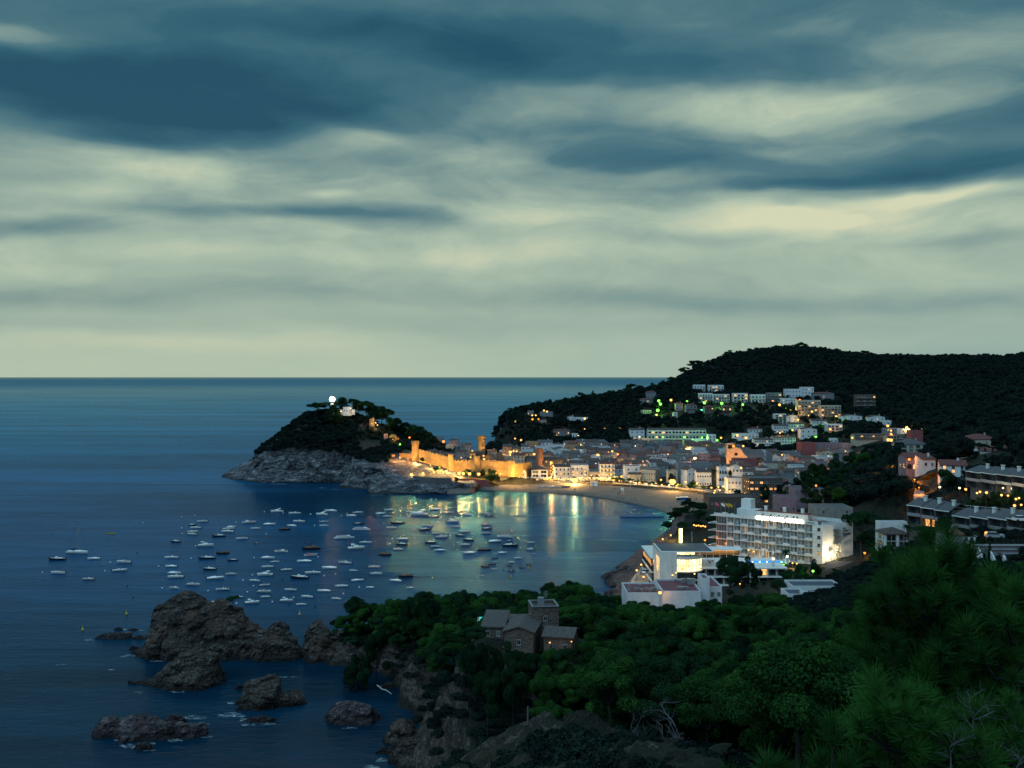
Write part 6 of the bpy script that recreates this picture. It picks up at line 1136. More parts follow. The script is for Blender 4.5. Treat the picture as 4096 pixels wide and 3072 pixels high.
mb = MB(); mb.box(Lw/2, -1.2, 7.05, Lw+1, .04, .05); [mb.box(-.4+i*1.2, -1.2, 6.55, .04, .04, 1.0) for i in range(30)]; mb.build('railing', M_ALU, tr)
def fl(z): return 12.9
pl = thing('swimming_pool', 'long blue lit swimming pool on the hotel terrace', 'swimming pool', (90.5, 370.5, 12.98)); MB().prism([(-5, -1.8), (6, -2.4), (8.6, -.6), (6.5, 1.8), (-5, 1.6)], 0, .12).build('water', emis('pool_water_lit', (.03, .35, 1.0), 1.1), pl)
MB().tube([(-5.2, -2, .1), (6.1, -2.6, .1), (8.9, -.6, .1), (6.6, 2, .1), (-5.2, 1.8, .1), (-5.2, -2, .1)], .14, 5).build('coping', HW, pl)
for i in range(5): MB().ball(-4+i*2.6, -2.2, .45, .16, 8, 5).build('pool_lamp', emis('pool_lamp_glow', (.6, .9, 1), 9), pl)
br = thing('terrace_bar', 'long low terrace bar with a row of warm lamps under a white canopy', 'bar', (67, 381, 12.9), -.08); MB().box(9, 3, 2.9, 19, 6.5, .35).build('canopy', HW, br); MB().box(9, 5.9, 1.4, 18, .2, 2.8).build('back_wall', plain('bar_wall', (.5, .30, .14), .8), br)
for i in range(13): MB().ball(1.5+i*1.25, 5.4, 2.1, .28, 8, 5).build('bar_lamp', emis('bar_lamp_glow', (1, .7, .3), 14), br)
for i in range(8): MB().box(.4+i*2.45, -.1, 1.4, .16, .16, 2.7).build('post', HW, br)
for i in range(14):
    x, y = 64 + rnd.uniform(0, 16), 363 + rnd.uniform(0, 12); t = thing('terrace_table', 'small table with chairs on the restaurant terrace', 'table', (x, y, 13.0), rnd.uniform(0, 3), 'tables on the restaurant terrace'); MB().lathe(0, 0, [(.5, .72), (.5, .76)], 10).build('tabletop', M_GEL, t); MB().tube([(0, 0, 0), (0, 0, .72)], .05, 5).build('leg', M_ALU, t)
    for a in (0, 2, 4): MB().box(.85*cos(a), .85*sin(a), .45, .42, .42, .06).box(1.04*cos(a), 1.04*sin(a), .7, .06, .42, .5, a).build('seat', plain('red_seat', (.3, .06, .05), .7), t)
for i, (x, y) in enumerate(((79.0, 364), (98.5, 366.5), (92.2, 361.5))): t = thing('terrace_pillar', ['white square pillar with a lamp on the restaurant terrace','white square pillar at the right end of the lit pool','white square pillar in front of the left end of the pool'][i], 'pillar', (x, y, 13.0)); MB().box(0, 0, 1.2, 1.0, 1.0, 2.4).build('shaft', HW, t); MB().ball(0, 0, 2.75, .3, 8, 5).build('globe', emis('globe_glow', (1, .8, .45), 18), t)
for i, (u, v, d) in enumerate([(2724,2228,366),(3052,2235,378),(3092,2238,380)]): 
    x, y, z = P(u, v, d); t = thing('closed_parasol', ['tall closed white parasol glowing in front of the restaurant windows','closed white parasol left of the pool hedge','closed white parasol right of the pool hedge'][i], 'parasol', (x, y, 13.0)); MB().lathe(0, 0, [(.05, 3.4), (.45, 1.2), (.3, .9)][::-1], 8).build('canopy', M_GEL, t); MB().tube([(0, 0, 0), (0, 0, 1.2)], .04, 5).build('pole', M_ALU, t)
# vertical neon sign
x, y, z = P(2723, 2190, 372); t = thing('neon_sign', 'tall upright glowing yellow sign on a frame behind the restaurant roof', 'sign', (x, y, 18.0)); NEON = emis('neon_yellow', (1.0, .90, .22), 9)
for i in range(4): MB().box(0, 0, 2.35+i*1.28, 1.12, .25, 1.16).build('sign_panel', NEON, t)
MB().tube([(-.5, .2, 0), (-.5, .2, 7)], .06, 4).tube([(.5, .2, 0), (.5, .2, 7)], .06, 4).build('frame', M_ALU, t)
x, y, z = P(2768, 2180, 368); t = thing('flagpole', 'flagpole with a limp blue and white flag beside the neon sign', 'flagpole', (x, y, 18)); MB().tube([(0, 0, 0), (0, 0, 6.6)], .06, 5).build('pole', M_ALU, t); MB().prism([(.05, 0), (.5, .12), (.45, .2), (.05, .1)], 2.2, 6.2).build('flag', M_BLUEC, t)
for i, (u, c) in enumerate([(2866, M_PINKT), (2890, M_GEL), (2908, M_YEL), (2921, M_YEL), (2946, M_BLUEC)]):
    x, y, z = P(u, 2060, 404 - (u-2866)*.06); zb = 24.9; t = thing('flagpole', ['flagpole with a red flag on the hotel roof, leftmost','flagpole with a white flag on the hotel roof','tall flagpole with a yellow flag on the hotel roof, middle','flagpole with a striped yellow flag on the hotel roof','flagpole with a blue flag with a white cross on the hotel roof'][i], 'flagpole', (x, y+3, zb)); MB().tube([(0, 0, 0), (0, 0, 5.4)], .05, 5).build('pole', M_ALU, t)
    mb = MB(); n = 7
    for k in range(n): 
        a = k/(n-1); mb.v += [(.05+a*1.5, .12*sin(a*6), 5.3-a*.7), (.05+a*1.5, .12*sin(a*6), 4.3-a*.9)]
    mb.f = [(2*k, 2*k+1, 2*k+3, 2*k+2) for k in range(n-1)]; mb.m = [0]*(n-1); mb.build('flag', c, t)
# ------------------------------------------------------------------ white blocks in front
M_RED = REDFLAT
def block(label, u0, u1, vt, d, dp, rm=REDFLAT, wall=WHITE, acs=(), rz=0, cols=0, floors=0, name='building', zb=None, **k):
    o = hpx(label, u0, u1, vt, d=d, dp=dp, wall=wall, roof='flat', rmat=rm, rz=rz, cols=cols, floors=floors, lit=0, name=name, cat='building', zb=zb, **k)
    w = (u1-u0)/F*d; h = H0-(vt-HV)/F*d - o.location.z
    for (a, b_, s) in acs: MB().box(a*w, b_*dp, h+.2+.45*s, 1.1*s, .6*s, .8*s).box(a*w, b_*dp-.31*s, h+.2+.45*s, .6*s, .04, .6*s).build('air_conditioner', M_ALU, o)
    return o
gb = block('low left part of the white block with red roofs before the sea road', 2508, 2650, 2378, 302, 15, acs=[(-.42,.2,1),(-.36,.5,.9),(-.2,.3,1),(-.15,.32,1),(-.05,.25,1),(.0,.7,.9),(.12,.3,1),(.2,.22,1),(.3,.3,1.2),(.4,.2,.9)], zb=7)
block('wide middle part of the white block with red roofs and a white roof tube', 2651, 2806, 2372, 298, 18, acs=[(-.05,.2,1),(.0,.25,1),(.05,.2,1),(.12,.25,1),(.18,.2,1),(.25,.7,1.8),(.33,.72,1.8),(.4,.6,2.2),(.1,.8,1),(.05,.85,1)], zb=8)
block('white stair tower of the block with red roofs', 2808, 2838, 2320, 301, 7, zb=9); block('right part of the white block with balconies down its flank', 2838, 2888, 2354, 305, 16, rz=.0, zb=9, cols=2, floors=2)
mb = MB(); mb.tube([(0, 0, 0), (1.0, -.3, -.05), (2.2, -.6, -.1), (6.8, -.7, -.1)], .33, 8); x, y, z = P(2676, 2346, 312); tag(mb.build('roof_duct', M_GEL, None, (x, y, z)), 'fat white duct lying bent on the red roof of the white block', 'duct')
x, y, z = P(2588, 2341, 317.5); sgn = thing('roof_sign', 'unlit thin roof letters seen from behind on the low white block', 'sign', (x, y, z-.1)); lettering('GOLDEN MAR MENUDA', 1.0, M_ALU, sgn, (0, 0, .15), 0, 'lettering', 7.6, mirror=True); MB().tube([(0, .1, .1), (7.6, .1, .1)], .04, 4).build('sign_rail', M_ALU, sgn)
block('white house with a dark blue roof in the wood right of the lawn, rear part', 3170, 3368, 2352, 292, 9, rm=plain('blue_grey_roof', (.05, .07, .10), .6, 0, .2, .6), zb=15)
block('pinkish-white front wall part of the dark-roofed house in the wood', 3153, 3229, 2384, 283, 8, rm=plain('blue_grey_roof', (.05, .07, .10), .6, 0, .2, .6), zb=14)
block('right front wing of the dark-roofed house with a red roof edge', 3230, 3404, 2398, 279, 8, rm=plain('blue_grey_roof', (.05, .07, .10), .6, 0, .2, .6), zb=14)
# ------------------------------------------------------------------ stone villa on the promontory
vz = 32.6
def vbox(label, u0, u1, vt, d, dp, roof, rise=1, rz=0, zb=vz, floors=1, cols=1, **k): return hpx(label, u0, u1, vt, d=d, dp=dp, wall=STONE, roof=roof, rmat=OLDTILE, rise=rise, rz=rz, zb=zb, floors=floors, cols=cols, lit=0, name='stone_house', cat='house', wsz=(.7, .9), chim=False, **k)
vt_ = vbox('square rubble-stone tower with a pale parapet rising from the pines', 2128, 2236, 2440, 184, 5.2, 'flat', rz=.12, floors=2)
h_ = 80-184*(2440-1507)/F-vz; 
for q in ((0, -.02, 4.95, .34), (0, 5.22, 4.95, .34)): MB().box(q[0], q[1], h_+.66, q[2], q[3], .1).build('coping', GREYW, vt_)
for q in (-2.3, 2.3): MB().box(q, 2.6, h_+.66, .34, 5.0, .1).build('coping', GREYW, vt_)
MB().box(-.5, 2.2, h_+.9, 1.0, 1.4, 1.8).build('chimney', GREYW, vt_)
mb = MB().tube([(.4, 2.2, h_), (.4, 2.2, h_+3.0)], .04, 4); [mb.tube([(.0, 2.2, h_+2+.3*i), (.8, 2.2, h_+2+.3*i)], .02, 4) for i in range(4)]; mb.build('aerial', M_ALU, vt_)
vbox('main stone house with a broad weathered tile gable below the stone tower', 2016, 2134, 2527, 177, 9, 'gabley', .8, -.18, floors=1, cols=1)
vbox('left wing of the stone house with a dark window and sloping roof', 1930, 2014, 2508, 184, 8, 'shed', 1.0, -.1, cols=2)
vbox('low rear wing with a row of tiles left of the stone tower', 2020, 2126, 2484, 193, 5, 'gablex', .5, 0)
vbox('low right wing with two wall lamps beside the stone tower', 2174, 2290, 2548, 177, 6, 'gablex', .9, -.22, zb=32, cols=2)
x, y, zz = P(1944, 2480, 222); t = thing('swimming_pool', 'small turquoise lit swimming pool glowing behind the pine trunks by the stone villa', 'swimming pool', (x, y, zz)); MB().box(0, 0, -.1, 3.0, 5.5, .25).build('water', emis('pool_turquoise', (.10, .75, .62), .9), t); MB().box(0, 0, -.9, 3.8, 6.4, 1.6).build('surround', CONC, t)
for i, (u, v, w) in enumerate([(1905,2556,120),(1968,2580,110),(2030,2596,100),(2092,2602,110),(2150,2612,100),(2215,2606,110),(2275,2590,110),(2330,2570,110),(1890,2500,110),(2255,2480,90),(2300,2455,110),(2050,2640,120),(2180,2650,120),(1950,2640,120)]):
    hand('pine' if i in (5, 7, 12) else 'darkpine', u, v-(34 if i < 8 else 10), 168 - (i > 10)*8 + (22 if i in (9, 10) else 0) + (10 if i == 8 else 0), w*1.25, ['pine at the left corner of the stone house','pine before the left wing of the stone house','low pine before the stone house wall, left','low pine before the stone house wall, middle','pine below the gap between stone house and tower','bright pine before the right wing of the stone house','pine below the lamp at the right wing','bright pine right of the stone house wing','pine behind the left wing of the stone house','pine touching the right side of the stone tower','pine right of the stone tower parapet','pine lower on the slope under the stone house','bright pine lower on the slope under the stone tower','pine on the slope left under the stone house'][i])
# ------------------------------------------------------------------ villas on the right
def rrow(label, pts, d0, zt, zb, dp=8, n=4, rmat=TILEG, wall=plain('dim_brown_render', (.10, .095, .09), .85, 0, .2, .5), lit=(), name='terraced_house'):
    """row of terraced houses from (u0) to (u1) with a single-pitch tiled roof on each unit, stepping"""
    (u0, v0, da), (u1, v1, db) = pts; A = P(u0, v0, da); Bp = P(u1, v1, db); rz = atan2(Bp[1]-A[1], Bp[0]-A[0]); L = math.hypot(Bp[0]-A[0], Bp[1]-A[1])
    t = thing(name, label, 'terraced houses', (A[0], A[1], A[2]-zb), rz); FOOT.append(((A[0]+Bp[0])/2, (A[1]+Bp[1])/2+4, L*.6)); w = L/n; dz = (Bp[2]-A[2])/max(n-1, 1)
    for i in range(n):
        z = zb + dz*i; x = (i+.5)*w
        MB().box(x, dp/2+1.2, z/2-1.5, w, dp, z+3).build('wall', wall, t); ro = MB().add([(x-w/2-.1, -.6, z-.1), (x+w/2+.1, -.6, z-.1), (x+w/2+.1, dp*.62, z+1.7), (x-w/2-.1, dp*.62, z+1.7), (x-w/2-.1, dp+1.8, z+.1), (x+w/2+.1, dp+1.8, z+.1), (x-w/2-.1, -.6, z+.14), (x+w/2+.1, -.6, z+.14), (x+w/2+.1, dp*.62, z+1.95), (x-w/2-.1, dp*.62, z+1.95), (x-w/2-.1, dp+1.8, z+.34), (x+w/2+.1, dp+1.8, z+.34)], [(0,3,2,1),(3,4,5,2),(6,7,8,9),(9,8,11,10),(0,1,7,6),(1,2,8,7),(3,0,6,9),(2,5,11,8),(4,3,9,10)]).build('roof', rmat, t)
        MB().box(x, -.62, z+.02, w+.2, .1, .24).build('gutter', HW, ro); MB().box(x+w*.3, dp*.4, z+2.0, .7, .8, 1.5).box(x+w*.3, dp*.4, z+2.8, 1, 1.1, .14).build('chimney', HW, ro)
        for f in range(2):
            zf = z-1.5-f*2.8
            for k_ in range(2):
                xx = x-w*.25+k_*w*.5; MB().box(xx, 1.16, zf, w*.32, .08, 1.9).build('window', LORANGE if (i, f, k_) in lit else gl_room, t)
        MB().box(x, .3, z-2.95, w-.2, 1.8, .16).build('balcony', wall, t); MB().box(x, -.56, z-2.45, w-.3, .05, .9).build('railing', M_ALU, t); MB().box(x-w/2+.1, .4, z-2.7, .24, 1.8, 5.2).build('party_wall', wall, t)
    return t
rrow('upper row of terraced houses with grey tiled roofs at the right edge', [(3868, 1884, 336), (4120, 1912, 306)], 0, 0, 6.2, n=4, lit=((3,1,1),))
rrow('lower terrace row left half with long grey tiled roofs and orange lower windows', [(3632, 2020, 296), (3800, 2046, 285)], 0, 0, 5.9, n=3, lit=((1,1,0),(1,1,1)))
rrow('lower terrace row right half with long grey tiled roofs', [(3815, 2062, 284), (4110, 2084, 262)], 0, 0, 5.9, n=4, lit=((1,1,0),))
hpx('white gabled house behind the flat umbrella pine with one lit window', 3765, 3862, 1862, d=372, dp=9, roof='gablex', rmat=TILER, rise=1.6, rz=-.3, cols=3, floors=2, lit=.3, zb=42)
hpx('pale house with a lamp-lit arched porch above the orange street', 3625, 3700, 1830, d=430, dp=9, wall=PURPLE, roof='gablex', rmat=TILER, cols=3, floors=1, lit=.3, wk='arch', wsz=(2.0, 2.2)); hpx('white low house with a sloping red roof right of the arched porch', 3690, 3742, 1838, d=418, dp=8, roof='shed', rmat=TILER, cols=2, floors=1, lit=0)
hpx('big dim house with a red roof among pines near the right edge', 3872, 3992, 1757, d=520, dp=12, wall=CREAM, roof='hip', rmat=TILER, rise=2.5, cols=4, floors=2, lit=0); hpx('pale villa with white arches behind the tall umbrella pine', 3925, 4080, 1806, d=460, dp=10, roof='gablex', rmat=TILER, rise=1.6, cols=5, floors=1, lit=0, wk='arch', wsz=(1.2, 1.8))
hpx('wide grey-roofed house with a pale loggia right of the cream terrace rows', 3604, 3712, 1778, d=640, dp=16, wall=CREAM, roof='hip', rmat=TILEG, rise=3.4, cols=4, floors=2, lit=0, wsz=(2.6, 2.0)); hpx('long brick wall building under the yellow lamp at the wood edge', 3644, 3692, 1726, d=700, dp=8, wall=BRICK, cols=0, floors=0, lit=0)
hpx('two-storey white villa with wide upper balcony left of the tall palm', 3540, 3640, 2137, d=300, dp=8, roof='hip', rmat=TILE, rise=1.6, cols=2, floors=2, wsz=(3.0, 1.9), lit=0, zb=30, balcony=False, name='villa'); hpx('pinkish-lit wing of the balconied villa behind the wide umbrella pine', 3642, 3760, 2160, d=296, dp=7, roof='hip', rmat=TILE, rise=1.2, cols=3, floors=1, lit=0, zb=30)
for i, (u, v, d, w) in enumerate([(3558,2168,292,70),(3600,2172,290,60),(3535,2186,288,60),(3640,2196,288,50),(3815,2195,256,60),(3870,2215,250,80),(3930,2225,236,90),(4000,2232,226,90),(4070,2238,222,90)]): hand('round', u, v, d, w, 'dark clipped bush below the balconied villa, ' + ORD[i] if i < 4 else 'dark bush at the foot of the stepped white terraces, ' + ORD[i-4])
hpx('long low white terrace wall with a curved left end above the balconied villa', 3520, 3632, 2096, d=316, dp=4, cols=0, floors=0, lit=0, zb=31, name='garden_wall', cat='wall')
hpx('pale gable wall stepping beside the two cypresses', 3800, 3852, 2140, d=262, dp=9, cols=0, floors=0, wall=GREYW, rmat=TILER, lit=0, zb=31, roof='gablex', rise=.8)
hpx('pale flat building with a pergola right of the pale gable wall', 3853, 3920, 2158, d=268, dp=8, cols=3, floors=1, lit=0, zb=31, rmat=TILER)
st = thing('stepped_terraces', 'stepped white terraced flats with slanting wall tops at the right edge', 'apartment block', P(3960, 2260, 238)); 
for i in range(6):
    xo = i*1.9; zo = 3.6 - i*.55; yo = -i*2.4; MB().box(5.5+xo, 6+yo, zo-4, 13, 3.4, 8).build('wall', GREYW, st); MB().box(5.5+xo, 4.25+yo, zo+.06, 13.2, .3, .16).box(-1.0+xo, 6+yo, zo+.06, .3, 3.5, .16).build('coping', TILER, st); MB().add([(-1.1+xo, 4.3+yo, zo+.0), (-1.1+xo, 4.1+yo, zo), (-1.1+xo, 1.9+yo, zo-1.6), (-1.1+xo, 1.9+yo, zo-8), (-1.1+xo, 4.3+yo, zo-8), (-.8+xo, 4.3+yo, zo+.0), (-.8+xo, 4.1+yo, zo), (-.8+xo, 1.9+yo, zo-1.6), (-.8+xo, 1.9+yo, zo-8), (-.8+xo, 4.3+yo, zo-8)], [(0,1,2,3,4),(9,8,7,6,5),(0,5,6,1),(1,6,7,2),(2,7,8,3)]).build('slanting_wall', WHITE, st)
# green-lit retaining wall with arches
A = P(3765, 2000, 306); Bp = P(4096, 2045, 288); rw = thing('retaining_wall', 'long stone retaining wall with arches, lit green at its left end', 'wall', (A[0], A[1], 37.0), atan2(Bp[1]-A[1], Bp[0]-A[0])); Lr = math.hypot(Bp[0]-A[0], Bp[1]-A[1])
MB().box(Lr/2, .5, 1.6, Lr, 1, 5.4).build('wall', STONE, rw)
for i in range(5): MB().add([(3.2+i*3.6+1.6*cos(a), -.06, 1.2+1.5*sin(a)) for a in np.linspace(0, pi, 9)] + [(3.2+i*3.6+1.6*cos(a), .2, 1.2+1.5*sin(a)) for a in np.linspace(0, pi, 9)], [tuple(range(8, -1, -1))] + [(j, j+1, 10+j, 9+j) for j in range(8)]).build('arch_recess', plain('rusty_arch', (.16, .06, .02), .9), rw)
mb = MB(); mb.box(Lr/2, .1, 5.3, Lr, .05, .06); [mb.box(i*1.1, .1, 4.8, .05, .05, 1.0) for i in range(int(Lr/1.1))]; mb.build('railing', HW, rw)
sw_ = thing('stone_wall', 'rough stone wall with a lamp above the dim car park', 'wall', P(3520, 2250, 322)); MB().box(5, 0, 1.4, 11, .8, 5.2).build('wall', STONE, sw_)
# orange-lit street climbing between the trees, hotel car park, sea road
ASPH = plain('asphalt', (.06, .06, .062), .85, 0, .25, .8); PAVE = plain('paving', (.20, .185, .165), .85, 0, .2, 1.0); KERB = plain('kerb_stone', (.32, .31, .29), .8)
def ribbon(name, pts, m, thick=1.2, kerb=None):
    """pts: left (x, y), right (x, y), z"""
    mb = MB(); n = len(pts)
    for (l, r, z) in pts: mb.v += [(l[0], l[1], z), (r[0], r[1], z), (l[0], l[1], z-thick), (r[0], r[1], z-thick)]
    for i in range(n-1): a = 4*i; b_ = a+4; mb.f += [(a, a+1, b_+1, b_), (a+2, b_+2, b_+3, a+3), (a, b_, b_+2, a+2), (a+1, a+3, b_+3, b_+1)]
    mb.f += [(0, 2, 3, 1), (4*n-4, 4*n-3, 4*n-1, 4*n-2)]; mb.m = [0]*len(mb.f); o = mb.build(name, m); o['kind'] = 'structure'; return o
def GP(u, d): return ((u-2048)/F*d, d)
def zg(*q): return max(gz(*p) for p in q)
_st = [(3655, 3702, 366), (3655, 3700, 374), (3656, 3698, 384), (3660, 3698, 394), (3664, 3700, 404), (3668, 3702, 414)]
ribbon('street', [(GP(a, d), GP(b_, d), H0-(2000-3.2*(d-366)**.9*.62-HV)/F*d) for a, b_, d in _st], PAVE, 3)
ribbon('car_park', [(GP(3300, d), GP(3600, d), z) for d, z in ((346, 11.6), (358, 12.2), (372, 12.9))], ASPH, 4)
RD = [(2516, 2590, 2352), (2527, 2597, 2318), (2549, 2612, 2287), (2571, 2618, 2262), (2590, 2622, 2238), (2606, 2632, 2215), (2625, 2645, 2196)]
def onz(u, v, z): return S(u, v, z)
ribbon('sea_road', [(onz(a+9, v, 5.7), onz(b_, v, 5.7), 5.7) for a, b_, v in [(2530, 2600, 2385)] + RD], PAVE, 3.0); ribbon('promenade_pavement', [(onz(a-2, v, 5.84), onz(a+13, v, 5.84), 5.84) for a, b_, v in [(2530, 2600, 2385)] + RD], KERB, 3.4)
mb = MB(); q_ = [onz(a-1, v, 5.84) for a, b_, v in RD]; 
for i in range(len(q_)-1):
    (xa, ya), (xb, yb) = q_[i], q_[i+1]; n = int(math.hypot(xb-xa, yb-ya)/1.2)
    for k in range(n): t_ = k/n; mb.box(xa+(xb-xa)*t_, ya+(yb-ya)*t_, 6.35, .12, .12, 1.0)
    mb.tube([(xa, ya, 6.85), (xb, yb, 6.85)], .05, 4)
tag(mb.build('promenade_railing', M_WOODB), 'brown railing along the seaward edge of the lamp-lit road', 'railing')
# cars
CARP = [plain('white_car_paint', (.70, .71, .72), .3, 0, .04, 2, .6), plain('silver_car_paint', (.35, .37, .40), .3, .4, .04, 2, .6), plain('dark_car_paint', (.03, .035, .045), .3, 0, .04, 2, .6), plain('red_car_paint', (.4, .04, .03), .35, 0, .04, 2, .6)]
def car(label, x, y, z, rz, c=0):
    t = thing('parked_car', label, 'car', (x, y, z), rz, 'parked cars'); mb = MB(); mb.box(0, 0, .62, 4.2, 1.75, .62, 0, .97); b_ = mb.build('body', CARP[c], t)
    MB().add([(-1.7,-.78,.93),(1.05,-.78,.93),(1.05,.78,.93),(-1.7,.78,.93),(-1.2,-.64,1.45),(.35,-.64,1.45),(.35,.64,1.45),(-1.2,.64,1.45)], [(0,1,5,4),(1,2,6,5),(2,3,7,6),(3,0,4,7)]).build('windows', M_GLASS, t); MB().box(-.42, 0, 1.47, 1.6, 1.3, .06).build('roof', CARP[c], t)
    for sx in (-1.3, 1.3):
        for sy in (-.82, .82): MB().tube([(sx, sy-.1, .32), (sx, sy+.1, .32)], .32, 12).build('wheel', M_BLK, t)
    for sy in (-.6, .6): MB().box(2.1, sy, .68, .06, .3, .16).build('headlight', M_GEL, t)
for (u, v, rz, c, lb) in [(2584, 2290, 1.0, 0, 'white car driving on the lamp-lit sea road'), (2603, 2258, 1.1, 0, 'white car farther up the lamp-lit sea road by the annex')]:
    x, y = onz(u, v, 5.9); car(lb, x, y, 5.74, rz, c)
for (u, v, d, rz, c, lb) in [(3507, 2254, 342, -.2, 0, 'white car parked left before the stone wall'), (3543, 2262, 338, -.2, 0, 'white car parked right before the stone wall'), (3640, 2272, 300, 1.4, 0, 'white car half hidden by bushes right of the stone wall'), (3978, 2152, 248, -.1, 1, 'silver car parked above the stepped white terraces'), (4085, 2085, 262, 0, 0, 'white car parked at the right edge above the bend')]:
    x, y, z = P(u, v, d); car(lb, x, y, max(z, gz(x, y)+.05) if d > 320 else z, rz, c)
# ------------------------------------------------------------------ castle, headland buildings
def _cst(b, out):
    g = b.n('ShaderNodeNewGeometry'); pos = g.outputs['Position']; n = b.noise(pos, .35, 5, .65); n2 = b.noise(pos, 2.2, 4, .7); c = b.ramp(b.m('ADD', b.m('MULTIPLY', n, .55), b.m('MULTIPLY', n2, .45)), [(.35, (.21, .14, .06)), (.62, (.42, .285, .12))]); pbsdf(b, out, c, .9, 0, .2, n2, .7, .2)
CST = mat('castle_stone', _cst); BRN = plain('brown_stone', (.20, .12, .08), .9, 0, .25, .8)
ca = thing('castle', 'long floodlit medieval wall with battlements and round towers at the headland foot', 'castle', (0, 735, 10))
def cw(u0, t0, b0, d0, u1, t1, b1, d1, mer=2.5, th=1.6, out=True):
    A = P(u0, t0, d0); Ab = P(u0, b0, d0)[2]-3; C = P(u1, t1, d1); Cb = P(u1, b1, d1)[2]-3; L = math.hypot(C[0]-A[0], C[1]-A[1]); ex, ey = (C[0]-A[0])/L, (C[1]-A[1])/L; nx, ny = -ey*th, ex*th
    q = lambda t, z, o: (A[0]+ex*t+nx*o, A[1]+ey*t+ny*o-735, z-10); mb = MB(); mb.add([q(0, Ab, 0), q(L, Cb, 0), q(L, C[2], 0), q(0, A[2], 0), q(0, Ab, 1), q(L, Cb, 1), q(L, C[2], 1), q(0, A[2], 1)], [(0,1,2,3),(5,4,7,6),(3,2,6,7),(1,5,6,2),(4,0,3,7)])
    if mer:
        n = int(L/mer)
        for i in range(n):
            t0_, t1_ = (i+.12)*L/n, (i+.80)*L/n; z0 = A[2]+(C[2]-A[2])*t0_/L; z1 = A[2]+(C[2]-A[2])*t1_/L
            mb.add([q(t0_, z0-.1, -.02), q(t1_, z1-.1, -.02), q(t1_, z1+1.0, -.02), q(t0_, z0+1.0, -.02), q(t0_, z0-.1, .5), q(t1_, z1-.1, .5), q(t1_, z1+1.0, .5), q(t0_, z0+1.0, .5)], [(0,1,2,3),(5,4,7,6),(3,2,6,7),(1,5,6,2),(4,0,3,7)])
    mb.build('wall', CST, ca)
def ctower(u0, u1, t, b, d, parent, m=CST, flare=0, org=(0, 735, 10), name='tower'):
    um = (u0+u1)/2; r = (u1-u0)/2/F*d; x, y, zt = P(um, t, d); zb = P(um, b, d)[2]-3; pr = [(r*1.04, zb), (r, zt-2.4 if flare else zt)]
    if flare: pr += [(r*flare, zt-1.7), (r*flare, zt)]
    else: pr += [(r, zt)]
    mb = MB().lathe(0, 0, [(a, z-zb) for a, z in pr] + [(r*(flare or 1)-.5, zt-zb), (r*(flare or 1)-.5, zt-zb-.6)], 26)
    if flare:
        for i in range(18): a = 2*pi*i/18; mb.box(r*flare*.985*cos(a), r*flare*.985*sin(a), zt-zb-2.0, .35, .45, .9, a)
    if flare or True:
        pass
    return mb.build(name, m, parent, (x-org[0], y+r*.2-org[1], zb-org[2]), 0, True if False else False)
cw(1597, 1813, 1826, 750, 1650, 1813, 1830, 747, 0); cw(1674, 1801, 1852, 745, 1793, 1831, 1868, 739); cw(1812, 1845, 1876, 738, 1901, 1845, 1880, 738); cw(1919, 1845, 1882, 738, 2035, 1851, 1890, 738); cw(2056, 1855, 1890, 738, 2092, 1853, 1890, 744, 0); cw(2092, 1853, 1890, 744, 2128, 1848, 1890, 762, 0)
ctower(1647, 1674, 1764, 1845, 745, ca, flare=1.16); ctower(1792, 1814, 1818, 1872, 736.5, ca); ctower(1899, 1920, 1825, 1884, 736.5, ca); ctower(2033, 2058, 1843, 1890, 736.5, ca)
def lone(label, u0, u1, t, b, d, m, fl): 
    x, y, z = P((u0+u1)/2, b, d); o = thing('watch_tower', label, 'tower', (x, y, z)); ctower(u0, u1, t, b, d, o, m, fl, (x, y, z), 'shaft'); return o
lone('round brown tower with a corbelled rim behind the beachfront roofs', 2142, 2172, 1794, 1858, 775, BRN, 1.14); lone('tall round tower with a flared top standing against the sea', 1912, 1940, 1742, 1800, 800, CST, 1.2)
for a in [('flat dark house at the foot of the wooded slope, seen against the sea', 1741, 1771, 1750, 818, GREYW, 'flat'), ('house with a small cupola seen against the sea', 1797, 1832, 1760, 812, GREYW, 'hip'), ('low house in front of the cupola house with a pale lit base', 1783, 1813, 1783, 800, CREAM, 'flat'), ('dark block of old houses left of the tall tower', 1838, 1860, 1774, 806, GREYW, 'flat'), ('dark house touching the left of the tall tower', 1861, 1882, 1780, 800, GREYW, 'gablex'), ('little orange-lit house inside the castle wall', 1880, 1903, 1813, 772, OCHRE, 'gablex'), ('brown gabled house behind the castle battlements', 1941, 1973, 1826, 764, BRN, 'gabley'), ('low tiled house behind the sloping castle wall', 1712, 1746, 1806, 775, GREYW, 'gablex'), ('dim old house between the tall tower and the lit stone house', 1950, 1985, 1806, 790, GREYW, 'gablex'), ('dark house behind the second castle tower', 1822, 1868, 1806, 778, GREYW, 'gablex'), ('small dark house right of the orange-lit house', 1906, 1938, 1812, 780, BRN, 'gablex'), ('dim stone house at the inner end of the castle wall', 1985, 2012, 1815, 775, BRN, 'flat')]:
    hpx(a[0], a[1], a[2], a[3], d=a[4], wall=a[5], roof=a[6], dp=8, lit=.06, rise=1.1)
t = hpx('white lighthouse cottage with a dark door glowing on the headland crest', 1372, 1404, 1631, d=800, dp=6, cols=3, floors=1, lit=0, wsz=(.7, .9), zb=51.5, name='cottage', cat='cottage'); MB().box(-4.6, 1, .8, 3, 2.4, 4).build('side_wall', WHITE, t); MB().box(4.8, 1, .8, 2.6, 2.4, 4).build('side_wall', WHITE, t)
x, y, z = P(1329, 1597, 806); lh = thing('lighthouse', 'lighthouse on the headland crest with a dazzling white lamp among the pines', 'lighthouse', (x, y, 50.5)); hz = z-50.5
